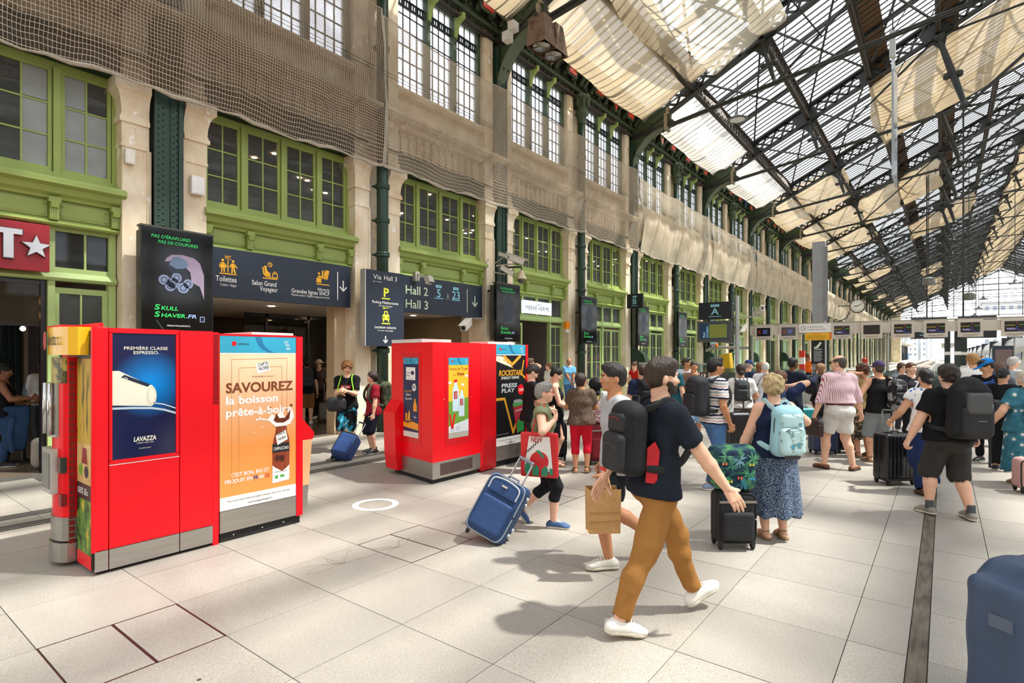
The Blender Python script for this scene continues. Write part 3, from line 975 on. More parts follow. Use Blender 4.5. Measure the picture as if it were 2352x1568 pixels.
for k in range(4):wi.box(2.95+k*.13,3.04+k*.13,17.6,17.7,.5,2.6)
wi.build('bright_window',skyglass('#cfe3ea',.5),rooms)
MB().box(2.2,2.42,10.2,10.86,-.001,.006).box(-3,2.45,10.55,10.86,-.001,.004).build('door_mat',M('#4d4a44',.9,var=.2,scale=8),rooms)
dc=empty('door_%d'%(dn[0]+1),(xc(2),0,0),kind='structure')
MB().box(.76,.84,10.86,10.96,0,2.93).box(3.05,3.13,10.84,10.97,0,2.93).build('jamb',GREEN2,dc)
leaf(dc,3.12,True)
leaf(dc,.78,True)
MB().box(14.2,17.5,14.5,15.2,0,1.1).build('counter',M('#5b3a22',.5,var=.2),rooms);MB().box(14.5,17,15.9,16.0,1.4,2.6).build('shelf_back',M('#8a4a22',.5,var=.3,scale=3,emit=.15),rooms)
MB().box(14.6,16.8,15.8,15.88,2.05,2.45).build('menu_screen',M('#4a3038',.4,var=.5,scale=14,emit=.25),rooms)
mac=P2('#1a0a0c','#d9485a','voronoi',4.2,.33,.02,.4,key='macaron0')
def macmat():
 m,nt,out=newmat('macaron_print');b=N(nt,'BsdfPrincipled');b.inputs['Roughness'].default_value=.3
 mp=mapping(nt,(1,.01,.8));v=N(nt,'TexVoronoi',i_Scale=4.6);L(nt,mp,0,v,'Vector')
 cr=N(nt,'ValToRGB');e=cr.color_ramp.elements;e[0].position=.38;e[0].color=rgba('#d8404f');e[1].position=.44;e[1].color=rgba('#140809')
 a_=cr.color_ramp.elements.new(.2);a_.color=rgba('#e8707c');L(nt,v,0,cr,0);L(nt,cr,0,b,'Base Color');L(nt,b,0,out,0); return m
MB().box(xc(3)+.84,xc(3)+2.18,10.93,10.935,.92,2.75).build('macaron_poster',macmat(),wall)
# roof: trusses every second column, both slopes
ceiling=empty('ceiling',kind='structure')
YA,ZA=10.6,11.0
YR=-10.2
SL=.482
def zr(y): return ZA+SL*(YA-y)
NS=8
PY=[YA-(YA-YR)*k/NS for k in range(NS+1)]
nrm=V(0,-SL,-1).normalized()
RD=.72
def truss_half(s):
 """s=+1 left slope; mirrored about the ridge for s=-1"""
 def P(y,z): return V(0,y if s>0 else 2*YR-y,z)
 ch=MB();up=(0,0,1)
 A,Rg=P(YA,ZA),P(YR,zr(YR))
 nv=V(0,-SL*s,-1).normalized()*-1
 ch.bar(A,Rg,.26,.06,nv);ch.bar(A+nv*RD,Rg+nv*RD,.26,.06,nv)
 ch.bar(A+nv*.06,Rg+nv*.06,.03,.14,nv);ch.bar(A+nv*(RD-.08),Rg+nv*(RD-.08),.03,.14,nv)
 n=42;lat=MB()
 for i in range(n):
  p,q=A.lerp(Rg,i/n),A.lerp(Rg,(i+1)/n)
  lat.bar(p+nv*.1,q+nv*(RD-.1),.03,.10,nv);lat.bar(p+nv*(RD-.1),q+nv*.1,.03,.10,nv)
  lat.bar((p+q)/2+nv*.3,(p+q)/2+nv*.42,.05,.12,(0,1,0))
 pl=MB()
 for k in range(1,NS):
  c=A.lerp(Rg,k/NS);ln=(Rg-A).normalized()
  pl.hexa(c+nv*RD/2,ln*(.55 if k%2==0 else .28),nv*RD/2,V(.02,0,0))
 M0=A.lerp(Rg,.5);Q1t=A.lerp(Rg,.25);Q2t=A.lerp(Rg,.75)
 Nn=P(-.75,12.62)
 foot=A+V(0,0,.05)
 st=MB()
 def strut(a,b,w):
  d=(b-a)
  pts=[a+d*t for t in (0,.03,.08,.3,.5,.7,.92,.97,1)]
  st.tube(pts,[w*2.2,w*2,w*.8,w*1.0,w*1.15,w*1.0,w*.8,w*1.6,w*1.6],8)
  m=a+d*.55;st.bar(m+V(-.0,-.22*s,0),m+V(0,.22*s,0),w*1.4,w*1.4)
  for q in (-.22,.22):st.ball(m+V(0,q,0),w*1.25,6,5)
  for sg in (-1,1):
   ln=(Rg-A).normalized()*sg
   st.prism([(0,0),(.75,0),(.3,.16),(.1,.55),(0,.6)],a-V(.02,0,0),ln,d.normalized(),-.02 if sg*s>0 else -.02,.02)
 strut(M0,Nn,.13)
 ti=MB()
 def tie(a,b,r=.045):ti.tube([a,b],r,6)
 for off in (-.09,.09):
  o=V(off,0,0)
  tie(foot+o,Nn+o,.05);tie(Nn+o,Rg+o,.05)
 q1=foot.lerp(Nn,.50);q2=Nn.lerp(Rg,.5)
 strut(Q1t,q1,.085);strut(Q2t,q2,.085)
 tie(q1,M0,.05);tie(q2,M0,.05)
 tie(Nn,P(YR,12.75),.05)
 st.bar(foot+V(0,.1,.05),foot+(Nn-foot)*.16+V(0,0,.05),.24,.22);
 for k in (.12,.3,.42,.6,.75,.9):
  p=foot.lerp(Nn,k);st.bar(p+V(0,0,.12),p-V(0,0,.2),.03,.03,(0,1,0))
 ti.bar(foot+(Nn-foot)*.1,foot+(Nn-foot)*.62,.16,.12)
 return [(ch,'rafter'),(lat,'lattice'),(pl,'gusset'),(st,'strut'),(ti,'tie_rod')]
TR=[]
for s in (1,-1):
 for mb,nm in truss_half(s):
  me=mb.mesh(nm);me.materials.append(IRON);TR.append((nm,me))
NT=19
def xt(j): return 4.0+9.14*j
for j in range(-2,NT):
 t=empty('roof_truss',(xt(j),0,0),parent=ceiling)
 for nm,me in TR:place(nm,me,t)
def purlin_mesh():
 m=MB();h=.62
 m.box(0,9.14,-.10,.10,0,.05);m.box(0,9.14,-.10,.10,h-.05,h);m.box(0,9.14,-.02,.02,0,.12)
 n=20
 for i in range(n):
  x0,x1=9.14*i/n,9.14*(i+1)/n
  m.bar((x0,0,.06),(x1,0,h-.06),.05,.025,(0,1,0));m.bar((x0,0,h-.06),(x1,0,.06),.05,.025,(0,1,0))
  m.box(x0-.012,x0+.012,-.05,.05,.05,h-.05)
 return m.mesh('purlin')
PUR=purlin_mesh();PUR.materials.append(M('#3a3128',.7,var=.35,scale=5,bump=.2))
dY=(YA-YR)/NS
def glass_strip(y0,y1,s,nm,mat,th=.012,lift=.86):
 ya,yb=(y0,y1) if s>0 else (2*YR-y0,2*YR-y1)
 m=MB();za,zb=zr(y0)+lift,zr(y1)+lift
 m.add([(0,ya,za),(9.14,ya,za),(9.14,yb,zb),(0,yb,zb)],[(0,1,2,3)])
 me=m.mesh(nm);me.materials.append(mat); return me
RG=skyglass('#f2f7fb',.88)
BOARD=P2('#6b4a2b','#3b2716','wave',9,.55,.3,stretch=(1,1,1),rot=(0,1.57,0),key='roofboard')
strips={}
for s in (1,-1):
 for k in range(NS):
  strips[(s,k)]=glass_strip(PY[k]-(.0 if k not in (3,4) else .75),PY[k+1],s,'glass_pane',RG)
boards=[]
for s in (1,-1):
 for k in (3,4):boards.append(glass_strip(PY[k],PY[k]-.75,s,'roof_boarding',BOARD,lift=.84))
 boards.append(glass_strip(PY[NS]+.5,PY[NS],s,'roof_boarding',BOARD,lift=.9))
bars=MB()
for s in (1,-1):
 for i in range(22):
  x=9.14*(i+.5)/22
  ya,yb=(YA,YR) if s>0 else (2*YR-YA,2*YR-YR)
  bars.bar((x,ya,zr(YA)+.83),(x,yb,zr(YR)+.83),.045,.05)
 for k in range(NS):
  pass
BARS=bars.mesh('glazing_bars');BARS.materials.append(M('#3f3d38',.6,var=.2))
br=MB()
for s in (1,-1):
 f= lambda y:(y if s>0 else 2*YR-y)
 for k in (1,2,3,4,5,6):
  a,b=PY[k],PY[k+1]
  br.bar((0,f(a),zr(a)+.6),(9.14,f(b),zr(b)+.6),.08,.06);br.bar((0,f(b),zr(b)+.6),(9.14,f(a),zr(a)+.6),.08,.06)
 for x in (3.05,6.1):
  br.bar((x,f(YA),zr(YA)+.74),(x,f(YR),zr(YR)+.74),.10,.16)
BRC=br.mesh('wind_brace');BRC.materials.append(IRON)
for j in range(-2,NT-1):
 x=xt(j)
 for s in (1,-1):
  for k in range(0 if s>0 else 0,NS+1):
   if s<0 and k==NS:continue
   y=PY[k] if s>0 else 2*YR-PY[k]
   place('purlin',PUR,ceiling,(x,y,zr(PY[k])+.12))
  for k in range(NS):place('glass_pane',strips[(s,k)],ceiling,(x,0,0))
 for me in boards:place('roof_boarding',me,ceiling,(x,0,0))
 place('glazing_bars',BARS,ceiling,(x,0,0),kind='stuff')
 place('wind_brace',BRC,ceiling,(x,0,0))
 # protective sheets slung below the glazing
SHT_T=sheetmat('#b39f80',.08);SHT_W=sheetmat('#d2cabd',.18);SHT_G=sheetmat('#b8ab93',.22)
def sheet(j,y0,y1,mat,sag,label,x0=.1,x1=9.0,seed=0,drop=.25,group= None):
 m=bpy.data.meshes.new('cloth');nx,ny=26,18;rnd=random.Random(seed)
 ph=[rnd.uniform(0,6.28) for _ in range(6)]
 vs=[];fs=[]
 for i in range(nx+1):
  for k in range(ny+1):
   u,v=i/nx,k/ny;y=y0+(y1-y0)*v;x=xt(j)+x0+(x1-x0)*u
   b=16*u*(1-u)*v*(1-v)
   z=zr(y)+.12-drop-sag*(b**.6)*(1+.25*math.sin(3*u+ph[0]))+.06*math.sin(9*v+ph[1])*math.sin(5*u+ph[2])+.05*math.sin(14*u+6*v+ph[3])*b
   if u in (0,1):z+=.12*abs(math.sin(8*v+ph[4]))-.1
   vs.append((x,y+.15*math.sin(7*u+ph[5])*(1 if k in (0,ny) else 0),z))
 for i in range(nx):
  for k in range(ny):
   a=i*(ny+1)+k;fs.append((a,a+1,a+ny+2,a+ny+1))
 m.from_pydata(vs,[],fs);m.shade_smooth();m.materials.append(mat)
 r=empty('protective_sheet',(0,0,0),label=label,cat='sheet',group=group)
 place('cloth',m,r)
 for q in (0,nx*(ny+1)):MB().tube([vs[q+k] for k in range(0,ny+1,2)],.02,5).build('edge_cord',M('#8f826a',.9),r)
 return r
sheet(1,10.1,7.4,SHT_T,.55,'tan protective sheet hanging lowest along the eaves by the rusty floodlights',seed=1,drop=-.35)
sheet(1,7.3,4.6,SHT_G,.45,'tan and white translucent sheet filling the roof bay at top centre of the picture',seed=2,drop=.0)
sheet(0,10.1,6.0,SHT_T,.6,'tan sheet at the top edge behind the dark strut above the floodlights',seed=3,drop=-.3)
sheet(2,10.1,8.0,SHT_W,.3,'white translucent sheet over the eaves below the tan one',seed=4,drop=-.35)
sheet(3,10.1,8.0,SHT_W,.3,'white sheet over the eaves one roof bay further than the first white sheet',seed=5,drop=-.35)
sheet(3,3.0,-4.6,SHT_T,.7,'large tan sheet bulging under the roof at the upper right behind the hanging screen',seed=6)
sheet(4,10.1,5.3,SHT_T,.5,'tan rippled sheet over the eaves above the grey column',seed=7,drop=-.35)
sheet(5,5.4,2.8,SHT_T,.4,'small tan sheet in the middle of the roof slope',seed=8)
far='tan protective sheet slung under the glazing in the far half of the roof'
rr=random.Random(11)
for j in range(5,17):
 if rr.random()<.75:sheet(j,10.1,rr.choice((8.0,5.4)),SHT_T,.4,'tan protective sheet over the eaves in the %s roof bay from the floodlights'%ords[j-1],seed=20+j,group='far roof sheets',drop=-.3)
 if rr.random()<.5:sheet(j,2.8,rr.choice((0.2,-2.4)),SHT_T,.4,'tan sheet on mid slope in the %s roof bay from the floodlights'%ords[j-1],seed=50+j,group='far roof sheets')
for j in range(4,17):
 sheet(j,-4.9,-9.8,SHT_T,.5,'pale tan sheet in the row beside the ridge, %s from the near end'%ords[j-4],seed=80+j,group='ridge row of sheets')
 # safety nets in front of the upper wall
def net(x0,x1,label,mat,ztop=9.7,seed=0,top_dip=.15):
 rnd=random.Random(seed);ph=[rnd.uniform(0,6.28) for _ in range(8)]
 nx=int((x1-x0)/.28)+1
 prof=[(0,10.32,ztop),(.12,10.30,ztop-.45),(.3,10.27,8.9),(.5,10.22,8.2),(.64,10.16,7.75),(.7,10.13,7.6),(.78,10.16,7.3),(.9,10.2,6.8),(1,10.28,6.2)]
 nv=34
 vs=[];uvs=[];fs=[]
 for i in range(nx+1):
  x=x0+(x1-x0)*i/nx
  q=(x-4.0)/4.57;fr=q-math.floor(q)
  hang=math.sin(math.pi*fr)
  for k in range(nv+1):
   t=k/nv
   for a,b in zip(prof[:-1],prof[1:]):
    if a[0]<=t<=b[0]+1e-9:
     w=(t-a[0])/(b[0]-a[0]);y=a[1]+(b[1]-a[1])*w;z=a[2]+(b[2]-a[2])*w;break
   if k==0:z-=top_dip*hang
   y-=.10*math.sin(math.pi*t)*(.5+.5*math.sin(2.1*x+ph[0]))+.05*math.sin(5.3*x+7*t+ph[1])*t*(1-t)*4+.07*max(0,t-.7)/.3*math.sin(math.pi*fr)*(1+math.sin(1.7*x+ph[2]))*(1-t)*4
   z-=.05*hang*t+.03*math.sin(3.1*x+ph[3])*(t>.9)
   vs.append((x,y,z));uvs.append((x+.03*math.sin(6*t+ph[4]),t*3.6))
 for i in range(nx):
  for k in range(nv):
   a=i*(nv+1)+k;fs.append((a,a+1,a+nv+2,a+nv+1))
 me=bpy.data.meshes.new('netting');me.from_pydata(vs,[],fs);me.shade_smooth()
 uvl=me.uv_layers.new(name='UVMap');idx=np.empty(len(me.loops),'i');me.loops.foreach_get('vertex_index',idx)
 uvl.data.foreach_set('uv',np.array(uvs,'f')[idx].ravel());me.materials.append(mat)
 r=empty('safety_net',(x0,0,6.2),label=label,cat='net');r.location=(0,0,0)
 place('netting',me,r)
 e=MB()
 bot=[vs[i*(nv+1)+nv] for i in range(nx+1)]
 bot=[(p[0],p[1],p[2]+.02*math.sin(p[0]*9)) for p in bot]
 e.tube(bot,[.028+.012*math.sin(i*1.3) for i in range(len(bot))],6)
 MB().tube([vs[i*(nv+1)] for i in range(nx+1)],.010,5).build('top_rope',M('#b3a898',.9,var=.2,scale=20),r)
 RP=M('#b3a898',.9,var=.2,scale=20);e.build('edge_rope',RP,r)
 for side in (0,nx):MB().tube([vs[side*(nv+1)+k] for k in range(nv+1)],.02,5).build('edge_rope',RP,r)
 for z,y in ((8.25,10.18),(8.33,10.18)):MB().tube([(x0,y,z),(x1,y,z)],.006,4).build('wire',M('#33302c',.6),r)
 return r
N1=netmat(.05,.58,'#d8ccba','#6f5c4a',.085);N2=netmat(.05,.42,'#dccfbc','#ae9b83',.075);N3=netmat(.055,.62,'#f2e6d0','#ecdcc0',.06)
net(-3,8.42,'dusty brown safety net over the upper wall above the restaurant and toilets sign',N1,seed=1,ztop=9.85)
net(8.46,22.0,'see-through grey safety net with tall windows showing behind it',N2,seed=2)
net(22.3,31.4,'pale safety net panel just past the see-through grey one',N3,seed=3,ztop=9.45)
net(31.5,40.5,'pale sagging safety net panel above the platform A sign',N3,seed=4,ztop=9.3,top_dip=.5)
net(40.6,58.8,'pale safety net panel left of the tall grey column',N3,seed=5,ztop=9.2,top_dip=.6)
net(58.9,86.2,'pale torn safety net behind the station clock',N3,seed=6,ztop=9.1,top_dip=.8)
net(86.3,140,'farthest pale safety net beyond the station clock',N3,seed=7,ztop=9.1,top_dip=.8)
# the other side of the hall (out of frame), put in to cut fill light: stone wall with tall windows, closed rear end
wr_=empty('wall_right',kind='structure');YW=2*YR-YA
MB().box(-14.3,150,YW-.5,YW,0,6.2).box(-14.3,150,YW-.5,YW,8.5,8.9).box(-14.3,150,YW-.5,YW,11.2,12.2).build('masonry',STONE2,wr_)
q=MB()
for k in range(36):q.box(-14.3+4.57*k,-13.3+4.57*k,YW-.5,YW,6.2,11.3)
q.build('pier',STONE2,wr_);MB().box(-14.3,150,YW-.3,YW-.28,6.2,11.2).build('glazing',UGL,wr_)
we=empty('wall_rear',kind='structure');MB().box(-14.8,-14.3,YW,11,0,11.5).build('masonry',STONE2,we)
# vending machines
RED=M('#ee0a1c',.3,var=.04,scale=2,spec=.35);REDK=M('#7e0b12',.4,var=.05)
WHITE=M('#f4f3ef',.5,var=.03);YEL=M('#f2b913',.3,var=.05,coat=.3);NAVY=M('#16223a',.35,var=.06,scale=3)
TEALB=M('#2f9fbf',.4,var=.05);TEALD=M('#1d6f9d',.4,var=.05);INK=M('#1b1b1d',.6,var=0)
def ad_head(p,b0,small= False):
 """turquoise strip with the vendor mark"""
 p.rect('print',0,b0,1,1,TEALB);h=(1-b0)*p.H
 sw=[(.45+.0*t,1) for t in (0,)]
 arc=[(.44+.26*(1-math.cos(t)),1-(1-b0)*math.sin(t)) for t in np.linspace(0,1.45,9)]
 p.poly('print',arc+[(a+.085*(1-i/9*.3),b) for i,(a,b) in reversed(list(enumerate(arc)))],TEALD,p.lift+.001)
 c=(.17,b0+(1-b0)*.55)
 p.disc('logo',c[0],c[1],h*.14,RED,p.lift+.002);p.text('selecta',.215,c[1]-h*.06/p.H,INK,w=.14*p.W,cap=h*.13,d=p.lift+.002)
 for i,t in enumerate(('JOY','TO','GO')):p.text(t,.83+.012*i,b0+(1-b0)*(.62-.21*i),WHITE,w=.06*p.W,cap=h*.14,d=p.lift+.002,bold=.01)
def can_foot(p,b1,b0=0.,t='Pour votre santé, évitez de manger trop gras, trop sucré, trop salé.'):
 p.rect('print',0,b0,1,b1,M('#e6e3df',.5,var=.02));m=(b0+b1)/2
 p.text(t,.5,m+(b1-b0)*.08,INK,w=.82*p.W,cap=.017,align='C');p.text('www.mangerbouger.fr',.5,m-(b1-b0)*.28,INK,w=.32*p.W,cap=.016,align='C',bold=.01)
k1=empty('vending_machine',(1.52,5.46,0),label='red vending machine with a blue espresso advert and yellow selecta head',cat='vending machine')
k1 .location=(0,0,0)
y0=5.46
MB().box(1.53,2.46,y0+.03,6.35,.03,2.02).build('cabinet',RED,k1)
MB().box(1.55,2.44,y0+.05,6.4,0,.04).build('plinth',RUBBER,k1)
cp=MB();cp.xprof([(y0+.04,.19),(y0+.01,.19),(y0,.2),(y0,2.02),(y0+.01,2.03),(y0+.04,2.03)],1.525,1.618);cp.tube([(1.527,y0+.02,.19),(1.527,y0+.02,2.028)],.022,8);cp.build('corner_post',RED,k1)
d1=MB();t=.02
d1 .box(1.626,2.16,y0,y0+t,.895,.925);d1 .box(1.626,2.16,y0,y0+t,1.985,2.025);d1 .box(1.626,1.648,y0,y0+t,.92,1.99);d1 .box(2.134,2.16,y0,y0+t,.92,1.99)
d1 .build('poster_frame',RED,k1)
MB().box(1.626,2.16,y0,y0+t,.197,.884).build('lower_door',RED,k1)
MB().box(1.626,2.16,y0-.003,y0+t,.884,.891).build('seam_trim',M('#f0c8c4',.4),k1)
MB().box(2.168,2.452,y0,y0+t,.197,2.022).build('side_panel',RED,k1)
for a,b in ((1.527,1.618),(1.626,2.16),(2.168,2.452)):MB().box(a,b,y0-.001,y0+t,.03,.192).build('kick_plate',STEEL,k1)
vp=MB();vp.box(2.456,2.508,y0+.004,y0+.05,0,2.015);vp.build('vent_post',RED,k1)
vh=MB()
for i in range(34):
 for j in range(4):vh.box(2.462+j*.0115,2.4695+j*.0115,y0+.0015,y0+.006,1.335+i*.0195,1.346+i*.0195)
vh.build('vent_holes',BLACK,k1,kind='stuff')
p=Panel((1.648,y0+.008,.925),UX,UZ,.486,1.06,k1,.0)
def bluead():
 m,nt,out=newmat('blue_print');b=N(nt,'BsdfPrincipled');b.inputs['Roughness'].default_value=.12
 mp=mapping(nt,(1,1,1),loc=(0,0,0));sp=N(nt,'VectorMath',operation='DISTANCE');sp.inputs[1].default_value=(1.93,y0,1.55)
 g=wpos(nt);L(nt,g,'Position',sp,0)
 cr=N(nt,'ValToRGB');e=cr.color_ramp.elements;e[0].position=.05;e[0].color=rgba('#0f7fd0');e[1].position=.30;e[1].color=rgba('#1b2148');L(nt,sp,'Value',cr,0)
 L(nt,cr,0,b,'Base Color');L(nt,b,0,out,0); return m
p.rect('poster',0,0,1,1,bluead(),d=0)
CREAM=M('#e9e4cf',.4,var=.05)
p.poly('print',[(0,.70),(.1,.70),(.55,.585),(.62,.575),(.66,.53),(.65,.44),(.60,.405),(.52,.41),(0,.43)],CREAM,.002)
p.poly('print',[(.13,.648),(.18,.668),(.58,.585),(.54,.565)],NAVY,.003);p.text('LavAzza',.17,.642,WHITE,w=.03,cap=.014,d=.003,rot=-.35)
p.disc('print',.60,.49,.040,M('#d8d3be',.4),.003,ry=.085);p.disc('print',.605,.49,.026,CREAM,.004,ry=.062)
p.line('print',[(0,.405),(.3,.40),(.6,.39),(.8,.37),(1,.335)],.018,M('#b9c9d6',.3),.003);p.line('print',[(.64,.43),(.8,.415),(1,.375)],.009,M('#d9e3ea',.3),.003)
p.text('PREMIÈRE CLASSE',.52,.868,CREAM,w=.335,cap=.026,align='C',bold=.008);p.text('ESPRESSO.',.52,.833,CREAM,w=.195,cap=.026,align='C',bold=.008)
p.text('LAVAZZA',.5,.128,CREAM,w=.172,cap=.038,align='C',bold=.03,italic=.1);p.text('TORINO, ITALIA, 1895',.5,.108,CREAM,w=.13,cap=.011,align='C');p.text('lavazza.com',.5,.066,CREAM,w=.088,cap=.011,align='C')
sp_=Panel((1.515,5.86,.04),-UY,UZ,.36,1.86,k1,.003)
MB().box(1.515,1.53,5.49,5.87,.04,2.0).build('side_strip',M('#2c2a20',.4),k1)
sp_.rect('print',0,.55,1,.93,P2('#2f3b16','#c9a53a','noise',6,.5,.15,.4,stretch=(1,2,.6),c3='#7da63a',thr3=.62,key='jungle',det=5.));sp_.rect('print',0,.36,1,.55,P2('#b98a4a','#e6c98a','noise',5,.5,.2,.4));sp_.rect('print',0,.06,1,.36,P2('#20301a','#5f8a34','noise',9,.5,.1,.4,c3='#d8b440',thr3=.66))
sp_.rect('print',0,0,1,.06,RED);sp_.rect('print',0,.93,1,1,M('#2a2b26',.4));sp_.rect('print',0,.30,1,.37,M('#3b1613',.4),.0045)
sp_.text('NOUVEAU',.06,.947,WHITE,w=.25,cap=.05,bold=.01);sp_.text('100% Bio',.08,.322,WHITE,w=.27,cap=.055,d=.006,italic=.3)
sp_.disc('print',.28,.43,.05,M('#7aa52c',.4),.005);sp_.disc('print',.68,.425,.05,M('#2b1a33',.4),.005);sp_.poly('print',[(.35,.46),(.75,.46),(.68,.53),(.42,.53)],M('#8c1d16',.4),.005)
def bow(x0,x1,z0,z1,bulge,yy0=5.88,yy1=6.25,n=10):
 m=MB();pts=[]
 for i in range(n+1):
  t=i/n;pts.append((yy0+(yy1-yy0)*t,x0-bulge*math.sin(math.pi*t)**.6))
 poly=[(x,y) for y,x in pts]+[(x1,yy1),(x1,yy0)]
 m.prism(poly,(0,0,z0),UX,UY,0,z1-z0); return m
bow(1.46,1.52,.42,1.78,.06).build('machine_front',RED,k1,smooth= False)
bow(1.455,1.52,.22,.42,.066).build('skirt_upper',STEEL,k1);bow(1.45,1.53,.04,.205,.075).build('skirt_lower',STEEL,k1)
bow(1.44,1.56,1.80,2.03,.10,5.56,6.22).build('yellow_head',YEL,k1)
hp2=Panel((1.335,6.10,1.80),V(0,-1,0),UZ,.42,.23,k1,.002)
hp2 .disc('logo',.16,.52,.042,M('#c4211d',.3),.003,ry=.08);hp2 .text('selecta',.26,.36,INK,w=.28,cap=.10,d=.003,bold=.005)
MB().box(1.44,1.62,6.0,6.45,2.02,2.06).box(1.60,1.625,5.6,6.45,1.8,2.07).build('head_back',RED,k1)
bow(1.43,1.5,1.10,1.56,.06,5.95,6.24).build('dispensing_panel',STEEL,k1)
hd=MB();hd.tube([(1.365,6.02,1.12),(1.365,6.02,1.56)],.02,8);hd.tube([(1.37,6.18,1.12),(1.37,6.18,1.56)],.02,8);hd.build('panel_rail',CHROME,k1,smooth= True)
bow(1.445,1.5,1.56,1.78,.05,5.89,6.24).build('menu_print',P2('#4c4a2a','#b9a35a','noise',8,.5,.12,.4,c3='#4f7a2a',thr3=.6),k1)
fl_=MB();fl_.box(1.36,1.42,5.98,6.24,.62,1.0);fl_.build('cup_flap',M('#c9c8c3',.3,metal=.6),k1);MB().box(1.353,1.362,6.01,6.21,.66,.96).build('flap_recess',M('#8b8a86',.4,metal=.4),k1)
MB().box(1.405,1.45,5.89,5.95,.80,.93).build('coin_display',M('#2b3a35',.2),k1);MB().box(1.41,1.45,5.89,5.96,.52,.62).build('change_tray',REDK,k1)
hg=MB()
for i in range(30):hg.box(1.46,1.50,5.865,5.88,.2+i*.052,.235+i*.052)
hg.build('hinge',REDK,k1)
k2=empty('vending_machine',(0,0,0),label='vending machine with the orange cappuccino bottle advert',cat='vending machine')
MB().box(2.515,3.34,y0+.02,6.33,.09,1.985).build('cabinet',RED,k2)
MB().box(3.312,3.385,y0-.005,6.3,.085,1.995).build('edge_post',RED,k2);MB().box(2.512,3.312,y0+.0,y0+.03,1.985,2.005).build('top_edge',RED,k2)
MB().box(2.53,3.37,y0+.03,6.3,0,.09).build('plinth',RUBBER,k2)
bt=MB()
for x in (2.66,2.95,3.18):bt.lathe([(.012,0),(.008,.008)],(x,y0+.03,.05),8,(0,-1,0))
bt.build('bolts',CHROME,k2);MB().box(2.52,3.31,y0+.0,y0+.03,.095,.30).build('kick_plate',STEEL,k2)
p=Panel((2.52,y0+.004,.305),UX,UZ,.79,1.68,k2,.002)
MB().box(2.52,3.31,y0+.004,y0+.03,.305,1.985).build('door',M('#f3b076',.5),k2)
def grad(c0,c1,z0,z1):
 m,nt,out=newmat('graded_print');b=N(nt,'BsdfPrincipled');b.inputs['Roughness'].default_value=.35
 g=wpos(nt);s_=N(nt,'SeparateXYZ');L(nt,g,'Position',s_,0);mr=N(nt,'MapRange');mr.inputs[1].default_value=z0;mr.inputs[2].default_value=z1;L(nt,s_,2,mr,0)
 mx=N(nt,'Mix',data_type='RGBA');mx.inputs[6].default_value=rgba(c0);mx.inputs[7].default_value=rgba(c1);L(nt,mr,0,mx,0);L(nt,mx,2,b,'Base Color');L(nt,b,0,out,0); return m
p.rect('poster',0,0,1,1,grad('#f29a4e','#f6d3ae',.9,1.75),d=.001)
ad_head(p,.902);p.rect('print',0,.897,1,.903,WHITE);can_foot(p,.075)
BRN=M('#7a3a16',.5,var=.03)
p.poly('label',[(.44,.835),(.60,.855),(.64,.80),(.47,.778)],WHITE,.003);p.text('CARTE',.475,.822,INK,w=.105,cap=.032,d=.004,rot=.16,bold=.005);p.text('NOIRE',.488,.797,INK,w=.105,cap=.032,d=.004,rot=.16,bold=.005)
p.text('INTENSÉMENT VIVANT',.54,.757,BRN,w=.23,cap=.013,align='C');p.text('SAVOUREZ',.07,.672,BRN,w=.70,cap=.092,bold=.028)
p.text('la boisson',.07,.606,WHITE,w=.53,cap=.075,bold=.028);p.text('prête-à-boire',.07,.535,WHITE,w=.685,cap=.075,bold=.028)
bo=M('#8f3c20',.4,var=.1);p.poly('print',[(.665,.105),(.90,.112),(.905,.30),(.90,.37),(.865,.42),(.86,.455),(.715,.455),(.71,.42),(.68,.37),(.665,.30)],bo,.003)
p.poly('print',[(.665,.105),(.90,.112),(.903,.205),(.87,.19),(.80,.17),(.70,.20),(.667,.215)],WHITE,.004);p.rect('print',.667,.29,.904,.345,INK,.004);p.text('CAPPUCCINO',.785,.305,WHITE,w=.165,cap=.030,align='C',d=.0055,bold=.01)
p.poly('label',[(.71,.395),(.85,.425),(.88,.365),(.735,.335)],WHITE,.0045);p.text('CARTE',.735,.392,INK,w=.085,cap=.026,d=.006,rot=.25);p.text('NOIRE',.75,.362,INK,w=.085,cap=.026,d=.006,rot=.25)
for (a,b) in ((.735,.255),(.80,.25)):p.disc('print',a,b,.026,M('#4a1e10',.4),.005,ry=.035)
p.poly('print',[(.66,.47),(.60,.50),(.66,.53),(.72,.51),(.78,.55),(.85,.50),(.95,.55),(.97,.50),(.92,.46),(.86,.45),(.71,.45)],WHITE,.004);p.poly('print',[(.68,.49),(.72,.53),(.76,.50),(.84,.50),(.92,.545),(.90,.49),(.82,.47),(.72,.475)],M('#6b2c12',.3),.005)
for (a,b,r) in ((.45,.50,.008),(.50,.515,.010),(.55,.50,.012),(.53,.455,.007),(.42,.43,.006),(.93,.575,.014),(.87,.55,.008),(.64,.57,.006),(.60,.55,.006)):p.disc('print',a,b,r,WHITE if a<.6 else M('#6b2c12',.3),.005,n=10)
p.line('print',[(.45,.505),(.55,.503),(.66,.485)],.012,WHITE,.004)
p.text("C'EST BON, BIO ET",.62,.185,WHITE,w=.385,cap=.036,align='R',bold=.015);p.text('PRODUIT EN',.40,.150,WHITE,w=.27,cap=.036,align='R',bold=.015)
p.text('FR',.415,.150,M('#24408e',.5,var=0),w=.05,cap=.036,bold=.02);p.text('AN',.485,.150,WHITE,w=.055,cap=.036,bold=.02);p.text('CE',.56,.150,M('#d22a2a',.5,var=0),w=.05,cap=.036,bold=.02)
